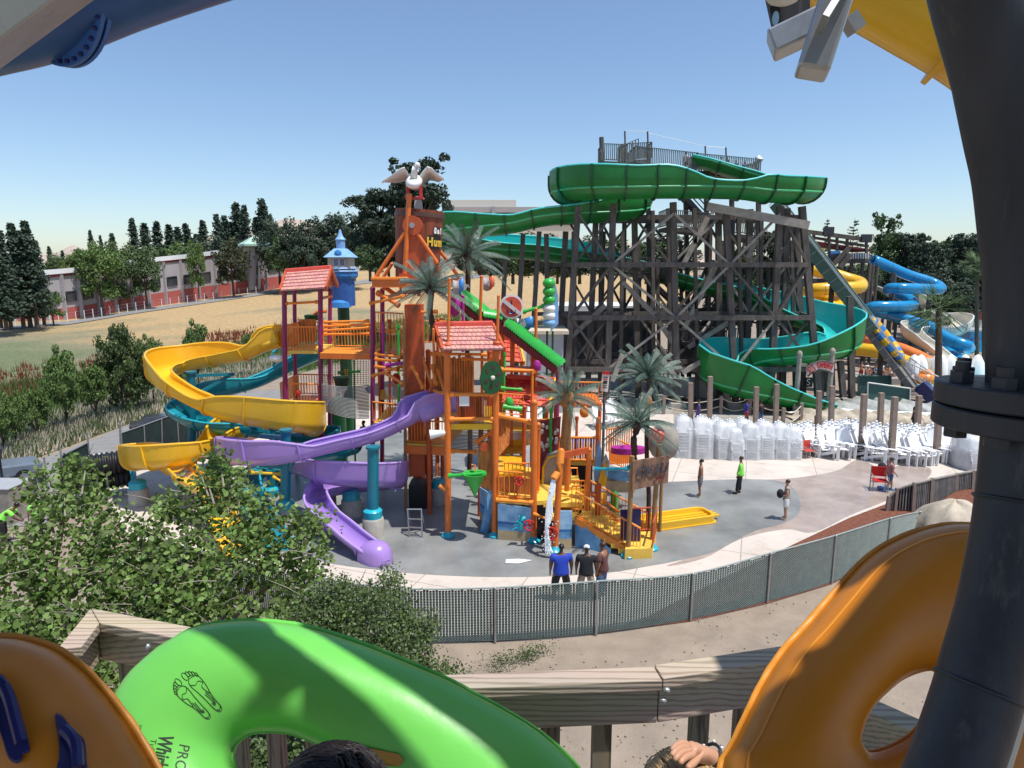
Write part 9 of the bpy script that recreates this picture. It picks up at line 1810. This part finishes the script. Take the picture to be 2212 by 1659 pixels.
for x0, x1, y0, y1, z_ in ((-3.2, 3.4, -3.2, .55, 1.6), (1.75, 3.6, .55, 2.6, 1.7), (-3.2, -1.15, .55, 1.9, 1.7)):
    mb = MB(); mb.box(((x0+x1)/2, (y0+y1)/2, HCAM+z_+.05), (x1-x0, y1-y0, .06)); mb.build('shade_board', 'wood_grey', blk)
for x, y in ((-3.0, -1.4), (3.2, -1.4), (3.2, 2.3), (-3.0, -3.1), (3.2, -3.1)): mb = MB(); mb.tube((x, y, 0), (x, y, HCAM+1.6), .07, n=12); mb.build('post', 'galv', blk)

# ---------------------------------------------------------------- trees right in front of the deck
def px_tree(name, label, poly, ncl, nlf, yfun, clr, size, leaf, seed, trunkpx, six=True, twigs=60, cat='tree'):
    rng = np.random.default_rng(seed); rg = random.Random(seed); t = thing(name, G(*trunkpx, 0), label, cat); us = [p[0] for p in poly]; vs = [p[1] for p in poly]
    def inside(x, y):
        c = False; j = len(poly)-1
        for i in range(len(poly)):
            xi, yi = poly[i]; xj, yj = poly[j]
            if (yi > y) != (yj > y) and x < (xj-xi)*(y-yi)/(yj-yi)+xi: c = not c
            j = i
        return c
    cs = []
    while len(cs) < ncl:
        u, v = rg.uniform(min(us), max(us)), rg.uniform(min(vs), max(vs))
        if inside(u, v): cs.append(P(u, v, yfun(u, v)+abs(rg.gauss(0, .7))))
    C = []; O = []
    for c in cs:
        m = int(nlf*rg.uniform(.5, 1.4)); p = rng.normal(size=(m, 3)); p /= np.linalg.norm(p, axis=1)[:, None]; r = clr*rg.uniform(.6, 1.4); q = p*(rng.uniform(.1, 1, size=(m, 1))**.6)*r; C.append(np.array(c)+q); O.append(p*.3+np.array([0, -.2, .35]))
    me = leaf_mesh('crown', np.concatenate(C)-np.array(ROOT[t.name]), size, leaf, rng, np.concatenate(O), six=six); o = bpy.data.objects.new('crown', me); S.collection.objects.link(o); o.parent = t
    b = ROOT[t.name]; top = sum(cs, V())/len(cs); fork = V((b.x, b.y, max(1.0, top.z*.45))); mb = MB(); mb.tube(V((b.x, b.y, -.05)), fork, .16, .11, n=10)
    for i in range(7): q = rg.choice(cs); m_ = fork.lerp(q, .55)+V((0, 0, -.3)); mb.pipe([fork, m_, q], [.08, .05, .02], 6)
    mb.build('trunk', 'bark', t, smooth=True); mb = MB()
    for i in range(twigs):
        q = rg.choice(cs); e = q+V((rg.gauss(0, .3), -abs(rg.gauss(0, .35)), rg.uniform(.1, .6))); s_ = q.lerp(top, .25); mb.pipe([s_, q, q.lerp(e, .6)+V((0, 0, .03)), e], [.018, .011, .007, .003], 4)
    mb.build('twigs', 'twig', t)['kind'] = 'stuff'; return t
px_tree('broadleaf_tree', 'leafy tree with round pale green leaves at the far lower left before the bins', [(-60, 1150), (20, 1140), (45, 1060), (80, 1030), (110, 1000), (150, 985), (190, 1000), (215, 1040), (235, 1090), (290, 1150), (300, 1200), (380, 1240), (330, 1500), (-60, 1500)], 360, 34, lambda u, v: 8.2+(1450-v)/450*4.2, .33, .048, 'leaf_tree', 31, (120, 1500), twigs=80)
px_tree('broadleaf_tree', 'leafy tree with round leaves in front of the slides, left of the clipped oak', [(290, 1140), (330, 1080), (400, 1040), (440, 1000), (480, 985), (520, 1000), (545, 1060), (600, 1110), (650, 1130), (690, 1105), (722, 1140), (710, 1180), (690, 1230), (680, 1290), (760, 1320), (720, 1420), (330, 1480), (280, 1250)], 360, 34, lambda u, v: 8.0+(1450-v)/450*4.2, .33, .048, 'leaf_tree', 32, (500, 1500), twigs=90)
px_tree('oak_tree', 'dense dark small leaved oak right in front of the slatted fence', [(640, 1320), (700, 1270), (745, 1258), (790, 1270), (820, 1262), (842, 1235), (862, 1262), (858, 1300), (880, 1320), (900, 1345), (935, 1340), (925, 1390), (905, 1430), (960, 1440), (1010, 1448), (960, 1520), (800, 1560), (560, 1700), (480, 1700), (560, 1400)], 620, 110, lambda u, v: 6.2+(1600-v)/400*3.2, .20, .024, 'leaf_shrub', 33, (800, 1560), six=False, twigs=40)
# weeds and stones on the bare soil
w2 = MB(); rg = random.Random(77)
C = []
for i in range(70):
    s_ = rg.random(); u, v = X5(140+480*s_+rg.gauss(0, 45), 830-170*s_+rg.gauss(0, 28)); p = G(u, v, 0); 
    for j in range(14): C.append((p.x+rg.gauss(0, .09), p.y+rg.gauss(0, .09), rg.uniform(.03, .35)))
me = leaf_mesh('crown', np.array(C), .028, 'leaf_shrub', np.random.default_rng(3), None); o = bpy.data.objects.new('low_weed_shrub', me); S.collection.objects.link(o); tag(o, 'low green weed sprawling on the bare soil between the fence and the rail', 'shrub')
gv = MB()
for i in range(900):
    u = rg.uniform(850, 2000); v = rg.uniform(1300, 1659); p = G(u, v, 0); 
    if p.y > 16.9 and u < 1500: continue
    r_ = rg.choice([.01, .012, .02, .03]); gv.ball(p+V((0, 0, r_*.2)), (r_, r_*rg.uniform(.6, 1.2), r_*.5), 5)
tag(gv.build('gravel', 'soil'), 'small stones scattered over the bare soil below the rail', 'gravel', kind='stuff')
